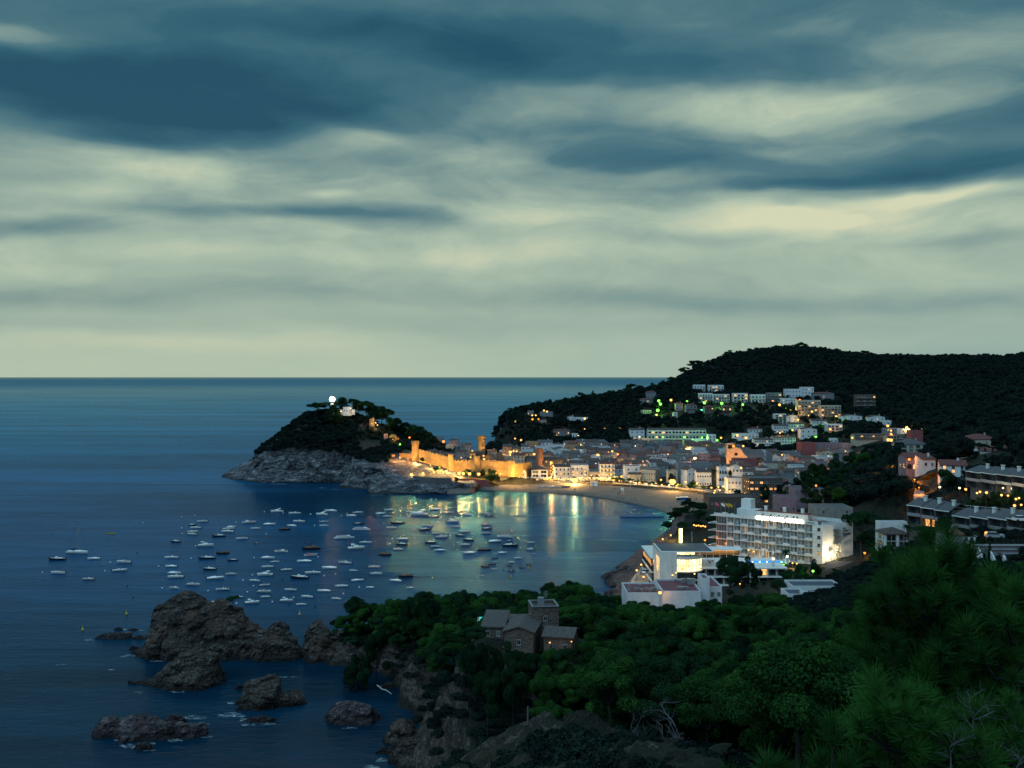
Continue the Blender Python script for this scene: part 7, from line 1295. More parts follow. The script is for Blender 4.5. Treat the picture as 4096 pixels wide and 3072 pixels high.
MB().lathe(0, 0, [(2.0, -2), (1.5, hz-2.2), (2.1, hz-2.0), (2.1, hz-1.6)], 16).build('tower', HW, lh); MB().ball(0, 0, hz, 2.1, 16, 10).build('lamp', emis('lighthouse_beam', (1.0, .93, .70), 22), lh, smooth=True); MB().lathe(0, 0, [(1.4, hz+2.0), (.2, hz+2.8)], 12).build('lantern_roof', M_BLK, lh); mb = MB(); [mb.tube([(2.25*cos(a), 2.25*sin(a), hz-1.6), (2.25*cos(a), 2.25*sin(a), hz+1.5)], .04, 4) for a in np.linspace(0, 2*pi, 9)[:-1]]; mb.build('lantern_frame', M_BLK, lh)
_l = bpy.data.lights.new('beam_light', 'POINT'); _l.energy = 2200; _l.color = (1, .85, .55); _l.shadow_soft_size = 1.0; _lo = bpy.data.objects.new('beam_light', _l); COL.objects.link(_lo); _lo.parent = lh; _lo.location = (1.0, -3.6, hz+.5)
hand('round', 1328, 1612, 797, 60, 'dark pine right in front of the lighthouse tower'); hand('round', 1350, 1622, 796, 40, 'small dark pine between the lighthouse and its cottage')
x, y, z = P(1488, 1697, 800); t = thing('ruined_tower', 'short orange-lit stump of a tower on the slope under the crest pines', 'ruin', (x, y, z-.5)); MB().lathe(0, 0, [(2.2, -1.5), (2.0, 4.8)], 14).box(.9, -1.2, 3.9, 1.4, 1.2, 3.4, .3).build('wall', CST, t)
x, y, z = P(1572, 1766, 792); t = thing('chapel_ruin', 'orange-lit apse ruin with a round arch among dark trees above the castle', 'ruin', (x, y, z)); pts = [(-3.0, -1.5), (3.0, -1.5), (3.0, 3.0)] + [(3.0*cos(a), 3.0+2.6*sin(a)) for a in np.linspace(0, pi, 10)[1:]] ; n = len(pts)
MB().add([(a, 0, c) for a, c in pts] + [(a, 1.2, c) for a, c in pts], [tuple(range(n)), tuple(range(2*n-1, n-1, -1))] + [((i+1) % n, i, n+i, n+(i+1) % n) for i in range(n)]).build('apse_wall', CST, t); MB().box(-4.6, 1.4, 1.4, 1.4, 1.6, 5.8).box(3.9, 1.6, .8, 1.0, 1.6, 4).build('side_wall', CST, t)
x, y, z = P(1543, 1752, 790); t = thing('wall_stump', 'small pinkish-lit wall stump with a dark opening left of the arched ruin', 'ruin', (x, y, z)); MB().box(0, 0, .5, 3.0, 1, 5.6).build('wall', PINKW, t); MB().box(.5, -.52, 1.4, 1, .1, 1.4).build('opening', M_BLK, t)
# retaining walls of the low promenade
def rwall(label, pts, zb, th=1.0, m=CONC, cap=True):
    mb = MB(); cp = MB(); ox, oy, oz = P(*pts[0])
    for (a, b_) in zip(pts[:-1], pts[1:]):
        A = P(*a); C = P(*b_); L = math.hypot(C[0]-A[0], C[1]-A[1]); ex, ey = (C[0]-A[0])/L, (C[1]-A[1])/L; nx, ny = -ey*th, ex*th
        mb.add([(A[0]-ox, A[1]-oy, zb-oz), (C[0]-ox, C[1]-oy, zb-oz), (C[0]-ox, C[1]-oy, C[2]-oz), (A[0]-ox, A[1]-oy, A[2]-oz), (A[0]+nx-ox, A[1]+ny-oy, zb-oz), (C[0]+nx-ox, C[1]+ny-oy, zb-oz), (C[0]+nx-ox, C[1]+ny-oy, C[2]-oz), (A[0]+nx-ox, A[1]+ny-oy, A[2]-oz)], [(0,1,2,3),(5,4,7,6),(3,2,6,7),(1,5,6,2),(4,0,3,7)]); cp.tube([(A[0]-ox, A[1]-oy, A[2]-oz+.1), (C[0]-ox, C[1]-oy, C[2]-oz+.1)], .16, 4)
    t = thing('retaining_wall', label, 'wall', (ox, oy, oz)); mb.build('wall', m, t); cp.build('coping', CST, t); return t
rwall('dark retaining wall under the lamp-lit headland promenade', [(1654, 1904, 713), (1690, 1909, 709), (1740, 1912, 706), (1805, 1914, 708)], 0.5, m=plain('dark_concrete', (.10, .105, .11), .9, 0, .25, .5))
rwall('upper stone wall of the sloping ramp beside four headland lamps', [(1655, 1901, 722), (1700, 1896, 724), (1750, 1888, 728), (1790, 1883, 730)], 7.0, m=STONE)
rwall('reddish beach wall below the four yellow lamps at the castle foot', [(1835, 1914, 716), (1880, 1915, 719), (1938, 1918, 722), (1960, 1926, 722)], 0.8, m=BRICK)
rwall('low beach wall along the tree-lined promenade', [(2452, 1934, 727), (2560, 1943, 716), (2680, 1953, 700), (2800, 1966, 682), (2905, 1980, 664)], .8, m=plain('beach_wall', (.16, .13, .12), .9, 0, .2, .6))
ribbon('promenade', [((P(a, 1930, d)[0], d), (P(a, 1930, d+14)[0], d+14), 3.95) for a, d in ((2452, 728), (2560, 717), (2680, 701), (2800, 683), (2905, 665))][::1], PAVE, 2)
ribbon('beach_front_street', [((P(a, 1930, d)[0], d), (P(a, 1930, d+9)[0], d+9), 3.75) for a, d in ((1990, 739), (2120, 740), (2300, 741), (2450, 737))], PAVE, 2)
# ------------------------------------------------------------------ lamps
COLS = {'warm': (1, .42, .10), 'yellow': (1, .53, .13), 'green': (.25, 1, .10), 'teal': (.15, 1, .6), 'white': (1, .78, .45), 'orange': (1, .28, .03)}
_lm = {}
def lamp(label, u, v, d=None, col='warm', Pw=600, r=.5, group=None, above=4.0, name='street_lamp', es=14, pole=True, cat='street lamp', kind='pole'):
    if d is None: x, d, zg_ = hit(u, v, above, 60, 1600)
    x, y, z = P(u, v, d); g = gz(x, y); h = z-g
    if kind == 'flood': pole = False
    elif d > 560: r *= 1.3
    zb = g if (pole and .5 < h < 14) else z - (.6 if kind != 'pole' else 1.2)
    t = thing(name, label, cat, (x, y, zb), 0, group); k = (col, round(r, 2), es)
    if k not in _lm: _lm[k] = MB().ball(0, 0, 0, r, 10, 7).mesh('lamp_globe', emis(f'lamp_glow_{col}_{es}', COLS[col], es*.19), True)
    link('lamp_globe', _lm[k], t, (0, 0, z-zb))
    if kind == 'flood': MB().box(0, .0, z-zb-r-.15, r*1.6, r*1.4, .25).tube([(0, 0, 0), (0, 0, z-zb-r)], .06, 4).build('housing', M_BLK, t)
    else:
        MB().tube([(0, .1, -.3), (0, .1, z-zb-r)], .07, 5).build('pole', M_BLK, t); MB().lathe(0, 0, [(r*.7, z-zb+r*.8), (.06, z-zb+r*1.35)], 8).build('cap', M_BLK, t)
    if Pw:
        l = bpy.data.lights.new('lamp_light', 'POINT'); l.energy = Pw*(1.2 if y < 450 else 4.8 if y < 1200 else 2.0)*(2.2 if col == 'green' else 1)*(1.3 if 'castle wall' in label else 1); l.color = COLS[col]; l.shadow_soft_size = .3; lo = bpy.data.objects.new('lamp_light', l); COL.objects.link(lo); lo.parent = t; lo.location = (0, -r-.5, z-zb-.2)
    return t
# castle floodlights, on the ground in front of the walls
for i, (u, v, d, pw, c) in enumerate([(1600, 1830, 741, 900, 'warm'), (1577, 1822, 745, 700, 'orange'), (1632, 1836, 740, 500, 'orange'), (1662, 1848, 738, 1600, 'warm'), (1700, 1836, 737, 1000, 'yellow'), (1722, 1861, 732, 1500, 'warm'), (1760, 1868, 730, 1300, 'warm'), (1790, 1878, 729, 900, 'warm'), (1841, 1886, 731, 1500, 'yellow'), (1868, 1888, 729, 500, 'yellow'), (1945, 1892, 729, 900, 'warm'), (1985, 1892, 729, 900, 'warm'), (2012, 1895, 731, 800, 'warm'), (2046, 1893, 729, 600, 'yellow'), (2068, 1893, 733, 1500, 'yellow'), (2100, 1892, 738, 800, 'warm')]):
    if i in (4,): continue
    lamp(f"ground floodlight washing the castle wall, {ORD[i if i < 4 else i-1]}", u, v, d, 'yellow' if c == 'warm' else c, pw, .28 if i not in (1, 2, 0) else .6, 'floodlights of the castle wall', name='floodlight', cat='floodlight', kind='flood', es=10)
lamp('orange lamp at the foot of the stairs left of the first castle tower', 1572, 1822, 744, 'orange', 350, .7, es=6)
for i, (u, v) in enumerate([(1646, 1897), (1692, 1892), (1736, 1887.5), (1766, 1882)]): lamp(['leftmost lamp of the headland promenade at its seaward end','second lamp of the headland promenade','third lamp of the headland promenade','fourth headland promenade lamp beside the small boat park'][i], u, v, 719 + i*2, 'yellow', 500, .62, 'lamps of the headland promenade')
for i, u in enumerate((1836, 1853, 1878, 1915)): lamp(['left one of the two yellow lamps close together at the castle foot','right one of the two close yellow lamps at the castle foot','third yellow lamp at the castle foot, before the dark bush','rightmost yellow lamp at the castle foot'][i], u, 1893 + i, 724, 'yellow', 2300, .8, 'yellow lamps at the castle foot', es=16)
for (u, v, d, c, pw, r, lb) in [(1538, 1774, 790, 'warm', 150, .45, 'small lamp below the pinkish wall stump'), (1572, 1757, 786, 'warm', 1100, .3, 'hidden warm lamp in front of the arched ruin'), (1600, 1777, 780, 'green', 500, .5, 'greenish lamp on the slope left of the first castle tower'), (1638, 1750, 790, 'orange', 120, .5, 'orange lamp alone in the dark trees above the castle'), (1487, 1694, 794, 'orange', 500, .3, 'orange floodlight at the foot of the tower stump'), (1510, 1700, 795, 'yellow', 200, .35, 'small yellow lamp on the path by the tower stump'), (1503, 1691, 797, 'white', 80, .35, 'small white lamp just above the path by the tower stump'), (1500, 1778, 785, 'white', 300, .35, 'white lamp at the top of the pale lit steps'), (1475, 1822, 764, 'white', 500, .35, 'white lamp at the bottom of the pale lit steps'), (1403, 1633, 797, 'white', 90, .35, 'lamp on the right corner of the lighthouse cottage'), (1364, 1645, 795, 'white', 90, .35, 'lamp at the left foot of the lighthouse cottage'), (1416, 1645, 796, 'yellow', 90, .3, 'yellow lamp right of the lighthouse cottage'),
   (1774, 1766, 806, 'orange', 900, .8, 'bright orange lamp left of the cupola house'), (1796, 1818, 737, 'yellow', 60, .3, 'tiny lamp on top of the second castle tower'), (1889, 1803, 770, 'yellow', 250, .4, 'small lamp above the little orange-lit house'), (1882, 1829, 762, 'yellow', 200, .4, 'small lamp left of the third castle tower'), (1934, 1823, 762, 'yellow', 200, .45, 'upper one of two lamps behind the third castle tower'), (1936, 1836, 758, 'yellow', 250, .55, 'lower one of two lamps behind the third castle tower'), (1935, 1790, 792, 'warm', 1100, .3, 'hidden floodlight at the right foot of the tall round tower'), (1979, 1841, 756, 'yellow', 100, .3, 'small lamp on the wall walk near the castle end'), (1958, 1798, 800, 'warm', 60, .25, 'tiny lamp on the path left of the far cliff, first'), (1980, 1801, 800, 'warm', 60, .25, 'tiny lamp on the path left of the far cliff, second'), (2004, 1804, 800, 'warm', 60, .25, 'tiny lamp on the path left of the far cliff, third'),
   (2041, 1808, 788, 'yellow', 1500, .9, 'brilliant yellow lamp before the orange stone house'), (2054, 1804, 790, 'yellow', 500, .5, 'yellow lamp under the yellow-lit house'), (2066, 1805, 790, 'yellow', 400, .5, 'second yellow lamp under the yellow-lit house'), (2081, 1812, 800, 'yellow', 1300, .8, 'bright yellow lamp on the ramp left of the brown tower'), (2137, 1817, 800, 'yellow', 900, .7, 'yellow lamp just left of the brown tower top'), (2127, 1828, 795, 'yellow', 900, .6, 'yellow lamp on the ramp by the brown tower'), (2205, 1850, 770, 'warm', 1300, .75, 'bright warm lamp at the upper end of the lit alley'), (2096, 1884, 738, 'yellow', 500, .55, 'yellow lamp above the restaurant annex'), (2002, 1894, 737, 'yellow', 250, .5, 'lamp at the left eave of the white restaurant'),
   (2299, 1921, 735, 'yellow', 8000, 1.5, 'dazzling floodlight on the beach front, brightest of the waterfront'), (2257, 1919, 738, 'yellow', 500, .55, 'yellow lamp left of the dazzling beach floodlight'), (2690, 1927, 690, 'yellow', 5000, 1.6, 'dazzling floodlight over the promenade trees before the dark tree'), (2352, 1819, 830, 'warm', 900, .75, 'warm lamp under the pink-lit houses, left'), (2391, 1820, 826, 'warm', 1300, .95, 'bright warm lamp under the pink-lit houses, right'), (2449, 1805, 830, 'yellow', 600, .6, 'yellow lamp at the right end of the pink-lit houses'), (2456, 1832, 815, 'warm', 500, .6, 'warm lamp in the trees at the hill foot'), (2522, 1859, 770, 'orange', 900, .7, 'orange lamp in a gap between the town roofs'), (2472, 1816, 825, 'warm', 500, .5, 'orange window lamp right of the pink-lit houses'), (2532, 1836, 800, 'warm', 200, .3, 'small lamp over the orange gap lamp'), (2572, 1846, 780, 'warm', 200, .35, 'small round lamp on a roof in mid town'),
   (2672, 1817, 800, 'warm', 200, .4, 'small orange lamp on a roof terrace below the hill'), (2745, 1795, 880, 'yellow', 500, .7, 'left one of two soft yellow lamps at the hill foot'), (2756, 1794, 880, 'yellow', 500, .7, 'right one of two soft yellow lamps at the hill foot'), (2862, 1783, 900, 'yellow', 1800, 1.1, 'large pale yellow lamp right of the green-lit flats'), (2868, 1761, 930, 'green', 700, .8, 'green lamp just above the large pale yellow lamp'), (2884, 1751, 930, 'warm', 500, .7, 'warm orange lamp right of the green-lit flats'), (2763, 1765, 925, 'green', 900, .8, 'green lamp below the middle of the arcaded terrace'), (2807, 1750, 930, 'green', 600, .7, 'green lamp at the right end of the arcaded terrace'), (2652, 1748, 935, 'green', 900, .7, 'green lamp left of the middle of the arcaded terrace'), (2738, 1748, 935, 'green', 700, .8, 'yellow-green lamp right of the middle of the arcaded terrace'), (2558, 1747, 930, 'white', 900, .6, 'white lamp against the yellow-lit block'), (2566, 1781, 925, 'yellow', 500, .65, 'yellow-green lamp under the cream loggia flats'),
   (2780, 1833, 790, 'white', 900, .9, 'soft white lamp over a terrace in mid town'), (2934, 1784, 792, 'orange', 1200, .8, 'orange lamp on the belfry side of the church'), (2973, 1784, 790, 'yellow', 300, .6, 'yellow lamp right of the church gable'), (2912, 1841, 790, 'warm', 1500, .3, 'hidden floodlight at the left foot of the church'), (2950, 1846, 788, 'warm', 2200, .3, 'hidden floodlight before the church facade'), (2964, 1871, 690, 'yellow', 500, .55, 'oval yellow lamp right of the curved-gable house'), (2877, 1879, 695, 'white', 350, .5, 'white lamp strip left of the loggia house'), (3128, 1819, 780, 'yellow', 150, .45, 'yellow-green lamp on a roof below the red-brick block'),
   (2461, 1909, 730, 'yellow', 600, .6, 'yellow lamp at the left end of the promenade trees'), (2486, 1906, 728, 'yellow', 500, .6, 'second yellow lamp over the promenade trees'), (2644, 1919, 712, 'yellow', 500, .5, 'lamp in front of the blank cream wall'), (2742, 1928, 694, 'yellow', 400, .5, 'lamp before the small arches villa'), (2788, 1933, 680, 'yellow', 500, .55, 'yellow lamp under the dark bush by the arches villa'),
   (3264, 1942, 470, 'orange', 250, .45, 'round orange lamp on the roof of the mauve building'), (3666, 1812, 640, 'white', 10, .1, 'faint lamp in the grove'), (3637, 1837, 427, 'orange', 500, .5, 'orange lamp inside the arched porch'), (3665, 1893, 425, 'orange', 4500, .3, 'orange lamp at the top of the lit street'), (3658, 1918, 400, 'orange', 3900, .3, 'orange lamp halfway up the lit street'), (3676, 1950, 380, 'orange', 2700, .25, 'orange lamp at the lower end of the lit street'), (3552, 1875, 470, 'orange', 3300, .25, 'hidden orange lamp behind the grove lighting a pale wall'), (3561, 1938, 440, 'warm', 200, .4, 'warm lamp on the dark bank left of the lit street'), (3759, 1948, 330, 'white', 350, .38, 'curved street lamp left above the green-lit wall'), (3838, 1952, 318, 'white', 120, .34, 'pale yellow garden lamp, leftmost above the retaining wall'), (3863, 1957, 316, 'warm', 180, .4, 'warm garden lamp second above the retaining wall'), (3908, 1972, 312, 'yellow', 120, .32, 'small yellow garden lamp third above the retaining wall'), (3920, 1967, 312, 'warm', 180, .36, 'warm garden lamp fourth above the retaining wall'), (3946, 1970, 310, 'warm', 180, .4, 'warm garden lamp fifth above the retaining wall'), (4006, 1980, 306, 'yellow', 140, .36, 'yellow garden lamp sixth above the retaining wall'), (4032, 1982, 304, 'warm', 140, .32, 'warm garden lamp seventh above the retaining wall'), (4012, 1952, 318, 'white', 160, .3, 'white porch lamp on the upper terrace row'), (4064, 1996, 300, 'yellow', 140, .34, 'yellow garden lamp before the right edge, lower'), (4076, 1992, 300, 'yellow', 120, .3, 'yellow garden lamp before the right edge, upper'), (4058, 2022, 286, 'warm', 220, .4, 'warm lamp at the right end of the retaining wall'), (4085, 2019, 288, 'yellow', 150, .3, 'yellow lamp nearest the right edge'), (4019, 1863, 380, 'orange', 250, .4, 'orange lamp above the upper terrace row'), (4093, 1885, 370, 'yellow', 150, .35, 'yellow lamp cut by the right edge'),
   (3946, 2132, 250, 'warm', 500, .42, 'bright warm lamp over the stepped white terraces'), (3654, 2205, 286, 'warm', 500, .42, 'bright warm lamp right of the balconied villa'), (3750, 2201, 270, 'yellow', 300, .36, 'warm lamp right of the round dark tree'), (3747, 2216, 262, 'yellow', 80, .2, 'upper one of two small garden lamps'), (3739, 2225, 262, 'yellow', 80, .2, 'lower one of two small garden lamps'), (3577, 2231, 316, 'white', 400, .4, 'white-yellow lamp on the rough stone wall'), (3459, 2212, 352, 'orange', 500, .42, 'orange lamp by the fence right of the hotel end wall'), (3563, 2275, 300, 'orange', 60, .22, 'tiny orange lamp under the parked white cars'), (3811, 2261, 240, 'orange', 60, .2, 'tiny orange lamp in the dark trees under the villas'), (3679, 2114, 290, 'warm', 160, .32, 'warm lamp on the end of the white terrace wall'),
   (3252, 2284, 330, 'green', 500, .42, 'bright green lamp in front of the hotel corner'), (3135, 2258, 368, 'green', 200, .3, 'green lamp right of the hotel pool'), (3568, 2317, 270, 'green', 200, .22, 'tiny green lamp above the nearest pine top'), (3422, 2300, 300, 'green', 450, .25, 'green lamp hidden in the bush beside the lawn'), (2960, 2335, 305, 'warm', 260, .22, 'low lamp lighting the lawn behind the white blocks'), (3345, 2130, 372, 'warm', 10, .1, 'faint stair lamp'), (2640, 2370, 296, 'warm', 350, .5, 'lamp glowing on the white wall between the red roofs'), (2494, 2370, 330, 'warm', 350, .45, 'lamp left of the white block with red roofs'), (2500, 2477, 240, 'warm', 70, .3, 'small warm lamp in the dark wood under the white block'), (2350, 2484, 215, 'white', 60, .22, 'small white lamp in the wood right of the stone tower'), (2016, 2587, 170, 'warm', 40, .16, 'small warm lamp on a post left below the stone house'), (2199, 2570, 173.5, 'warm', 40, .13, 'wall lamp on the right wing of the stone house'), (2286, 2566, 173.5, 'warm', 30, .11, 'lamp at the right eave of the stone house wing'),
   (2221, 1746, 985, 'warm', 900, 1.7, 'big soft orange garden lamp on the far headland slope'), (2063, 1686, 1080, 'yellow', 250, .9, 'yellow lamp at the left edge of the far headland'), (2060, 1754, 1000, 'warm', 150, .6, 'small warm lamp low at the left edge of the far headland'), (2084, 1760, 990, 'warm', 250, .75, 'warm lamp low on the far headland, second'), (2340, 1716, 1020, 'warm', 200, .75, 'warm lamp alone on the dark slope, left of three'), (2419, 1716, 1010, 'warm', 200, .75, 'warm lamp alone on the dark slope, middle of three'), (2478, 1710, 1010, 'warm', 250, .9, 'warm lamp alone on the dark slope, right of three'), (2339, 1674, 1060, 'yellow', 300, .9, 'yellow lamp on the pale villa with round windows'), (2176, 1642, 1085, 'yellow', 150, .7, 'roof lamp of the flat-roofed headland villa, left'), (2188, 1646, 1085, 'yellow', 150, .7, 'roof lamp of the flat-roofed headland villa, right'), (2129, 1661, 1078, 'yellow', 150, .6, 'small yellow lamp above the red-lit terrace'), (2143, 1661, 1078, 'yellow', 150, .6, 'second small yellow lamp above the red-lit terrace'), (2130, 1677, 1070, 'orange', 500, .8, 'orange-red lamp on the terrace of the far villa'), (2154, 1676, 1070, 'orange', 400, .6, 'second orange-red lamp on the far villa terrace'), (2254, 1747, 990, 'yellow', 250, .6, 'yellow lamp under the arcaded villa'), (2313, 1743, 990, 'white', 200, .5, 'white lamp right of the small white headland house'),
   (2635, 1603, 1085, 'green', 900, 1.1, 'upper green lamp of three in a column on the hill'), (2642, 1616, 1080, 'green', 900, 1.1, 'middle green lamp of three in a column on the hill'), (2631, 1641, 1070, 'green', 1100, 1.3, 'lowest and largest green lamp of the column on the hill'), (2684, 1600, 1085, 'yellow', 500, 1.0, 'yellow-green lamp right of the green lamp column'), (2748, 1605, 1080, 'green', 300, .8, 'single green lamp above the dim houses'), (2626, 1659, 1060, 'yellow', 300, .8, 'pale yellow lamp on the hill road under the green column'), (2742, 1624, 1075, 'warm', 150, .7, 'small warm lamp under the single green lamp'), (2817, 1611, 1070, 'green', 1200, 1.2, 'large green lamp on the parapet under the balcony flats, left'), (2887, 1613, 1068, 'green', 1200, 1.2, 'large green lamp on the parapet under the balcony flats, right'), (2806, 1641, 1060, 'teal', 300, .9, 'turquoise lamp below the hill parapet'), (2971, 1618, 1062, 'green', 700, .9, 'green lamp on the hill road under the arched flats'), (3050, 1619, 1058, 'yellow', 600, .9, 'yellow lamp on the hill road under the pink balcony flats'), (3118, 1619, 1050, 'yellow', 800, 1.0, 'yellow-green lamp where the hill road bends'), (3142, 1630, 1040, 'green', 500, .8, 'green-yellow lamp just after the road bend'), (3163, 1640, 1030, 'yellow', 700, .9, 'yellow lamp on the descending hill road'), (3193, 1652, 1015, 'yellow', 500, .8, 'lower yellow lamp on the descending hill road'), (3238, 1663, 1000, 'yellow', 900, 1.0, 'bright yellow lamp under the large cream block'), (3248, 1646, 1005, 'warm', 300, .8, 'warm lamp in a window bay of the large cream block'), (3345, 1666, 990, 'warm', 300, .9, 'left one of two warm lamps right of the cream block'), (3357, 1665, 990, 'warm', 200, .6, 'right one of two warm lamps right of the cream block'), (3192, 1679, 985, 'yellow', 400, .75, 'yellow lamp on the gable above the stepped terraces'), (3263, 1750, 900, 'green', 2200, 1.2, 'brightest green lamp, on the slope right of the white gable house'), (3309, 1695, 945, 'green', 1500, .4, 'green lamp on the right end of the low white house'), (3170, 1720, 915, 'warm', 350, .7, 'reddish lamp on the terrace between the white rows'), (3120, 1731, 910, 'warm', 300, .6, 'warm lamp on the left of the terrace between the white rows'), (3321, 1717, 930, 'warm', 350, .8, 'orange lamp on the flats beside the wood'), (2949, 1741, 900, 'yellow', 250, .8, 'yellow lamp above the church, left'), (2984, 1751, 895, 'warm', 250, .9, 'warm lamp above the church, right'), (3199, 1600, 1050, 'orange', 300, .8, 'pair of orange lamps on the stepped flats, right one'), (3186, 1601, 1050, 'orange', 200, .6, 'pair of orange lamps on the stepped flats, left one'),
   (3416, 1717, 900, 'orange', 200, .7, 'orange lamp in the wood above the cream terrace rows, left'), (3443, 1713, 900, 'orange', 200, .7, 'orange lamp in the wood above the cream terrace rows, right'), (3551, 1703, 850, 'yellow', 500, .8, 'yellow lamp left above the stepped villa'), (3627, 1710, 830, 'yellow', 600, .85, 'yellow lamp right above the stepped villa'), (3685, 1716, 820, 'yellow', 200, .5, 'small yellow lamp over the brick wall'), (3564, 1722, 820, 'warm', 200, .6, 'upper one of two warm lamps on the stepped villa'), (3564, 1735, 810, 'warm', 200, .6, 'lower one of two warm lamps on the stepped villa'), (3553, 1759, 760, 'yellow', 700, .9, 'left one of two bright lamps on the cream terrace rows'), (3565, 1760, 760, 'warm', 700, .9, 'right one of two bright lamps on the cream terrace rows'), (3409, 1751, 800, 'yellow', 300, .55, 'yellow lamp at the left end of the cream terrace rows')]:
    if 'faint' in lb: continue
    hid = 'hidden' in lb or r <= .3 and d > 600
    lamp(lb.replace('hidden ', 'small '), u, v, d, c, pw, r, None, kind='flood' if hid else 'pole', es=10 if hid else 14, name='floodlight' if 'floodlight' in lb else 'street_lamp', cat='floodlight' if 'floodlight' in lb else 'lamp')
# wall light on the hotel end, its stair lights, lamps of the sea road
lamp('bright white lamp on a tall pole before the hotel end wall', 3327, 2206, 379.0, 'white', 1900, .42, es=20); lamp('ground lamp at the foot of the hotel end wall', 3308, 2250, 377, 'yellow', 500, .2, kind='flood', name='floodlight', cat='floodlight')
for i, (u, v) in enumerate([(2599, 2213), (2582, 2235), (2565, 2258), (2547, 2281), (2629, 2175), (2651, 2156), (2683, 2140), (2574, 2307)]):
    z = 5.8+4; d = (H0-z)*F/(v-HV); lamp(['sea road lamp at the annex corner, fourth from the camera','sea road lamp third from the camera on the seaward side','sea road lamp second from the camera on the seaward side','nearest sea road lamp on the seaward side','lamp on the point past the annex, first','lamp on the point past the annex, second','highest lamp on the wooded point','nearest lamp on the landward side of the sea road'][i], u, v, d, 'yellow', 420, .36, 'lamps along the sea road')
for i, (u, v, d) in enumerate([(2706, 2050, 0), (2647, 2193, 372)]): 
    if d: lamp('pinkish lamp on the front left corner of the restaurant roof', u, v, d, 'warm', 250, .5)
for i in range(6): lamp(f'small warm lamp in the row of lights behind the wooded point, {ORD[i]}', 2776+i*9, 2100+i*.8+(2 if i % 2 else 0), 440, 'warm', 60, .38, 'row of lights behind the wooded point')
lamp('orange lamp behind the palm at the left foot of the hotel', 2820, 2160, 406, 'orange', 900, .4); lamp('low orange lamp at the garden wall left of the hotel', 2846, 2188, 402, 'orange', 500, .2, kind='flood', name='floodlight', cat='floodlight')
for i, (u, v) in enumerate([(3016, 2206), (2995, 2200), (3155, 2245), (3170, 2252), (3187, 2254), (2705, 2290), (2690, 2300), (2778, 2295)]): lamp(['lamp on the hotel wall above the pool, right','lamp on the hotel wall above the pool, left','lamp right of the hotel palm','warm lamp farther right of the hotel palm','small lamp at the end of the pool terrace','lamp before the dark glass under the restaurant','lamp left under the restaurant glass','pair of garden lamps under the guest rooms'][i], u, v, (388, 391, 374, 374, 374, 352, 352, 354)[i], 'yellow', (500, 400, 350, 500, 150, 60, 60, 120)[i], .3)
# lights of the beachfront row: café lamps under the houses
_q = random.Random(4)
for i in range(58):
    u = 2006 + i*14.2 + _q.uniform(-5, 5); 
    if 2130 < u < 2190 and i % 2: continue
    d = dfr(u) - (6 if u < 2450 else 12); v = 1917 + (0 if u < 2400 else (u-2400)*.078) + _q.uniform(-4, 3)
    lamp('small glowing café lamp along the beachfront', u, v, d, 'yellow' if _q.random() < .85 else 'white', 150, _q.uniform(.42, .62), 'café lamps along the beachfront', name='cafe_lamp', cat='lamp', es=11)
for i in range(9):
    u = 2830 + _q.uniform(0, 90); lamp('glowing lamp in the cluster of lights at the beach end', u, 1950 + _q.uniform(-4, 26), 668 - _q.uniform(0, 16), 'yellow', 260, .5, 'cluster of lamps at the beach end', name='cafe_lamp', cat='lamp', es=11)
for i in range(12):
    u = 2197 + _q.uniform(0, 17); v = 1852 + i*6; lamp('glowing lamp in the lit alley between the two white beachfront blocks', u, v, 770 - i*2, 'warm' if i % 2 else 'yellow', 260, .45, 'lamps in the lit alley', name='cafe_lamp', cat='lamp', es=10)
for i, (u, v) in enumerate([(2416, 1879), (2430, 1880), (2444, 1881), (2416, 1897), (2431, 1897), (2444, 1898), (2468, 1908)]): lamp('white globe lamp on a terrace of the tall seafront hotel', u, v, 742, 'yellow', 130, .5, 'globe lamps of the tall seafront hotel', name='wall_lamp', cat='lamp', es=10)
for i, (u, v) in enumerate([(2293, 1888), (2294, 1898), (2340, 1885), (2341, 1898), (2365, 1901), (2396, 1901)]): lamp('round balcony lamp on the white houses behind the dazzling floodlight', u, v, 744, 'yellow', 160, .5, 'round balcony lamps', name='wall_lamp', cat='lamp', es=10)
for i in range(44):
    x_, y_, w_, *_r = _q.choice(fill); 
    if i % 2: x_ += _q.uniform(-5, 5)
    zt_ = gz(x_, y_) + _q.uniform(4.5, 8.5); u_, v_ = pix(x_, y_ - 7.5, zt_)
    lamp('small lamp glowing between the old town roofs', u_, v_, y_ - 7.5, _q.choice(['warm', 'warm', 'yellow', 'white', 'orange']), _q.choice([90, 160, 260]), _q.uniform(.25, .42), 'small lamps of the old town', name='wall_lamp', cat='lamp', es=12)
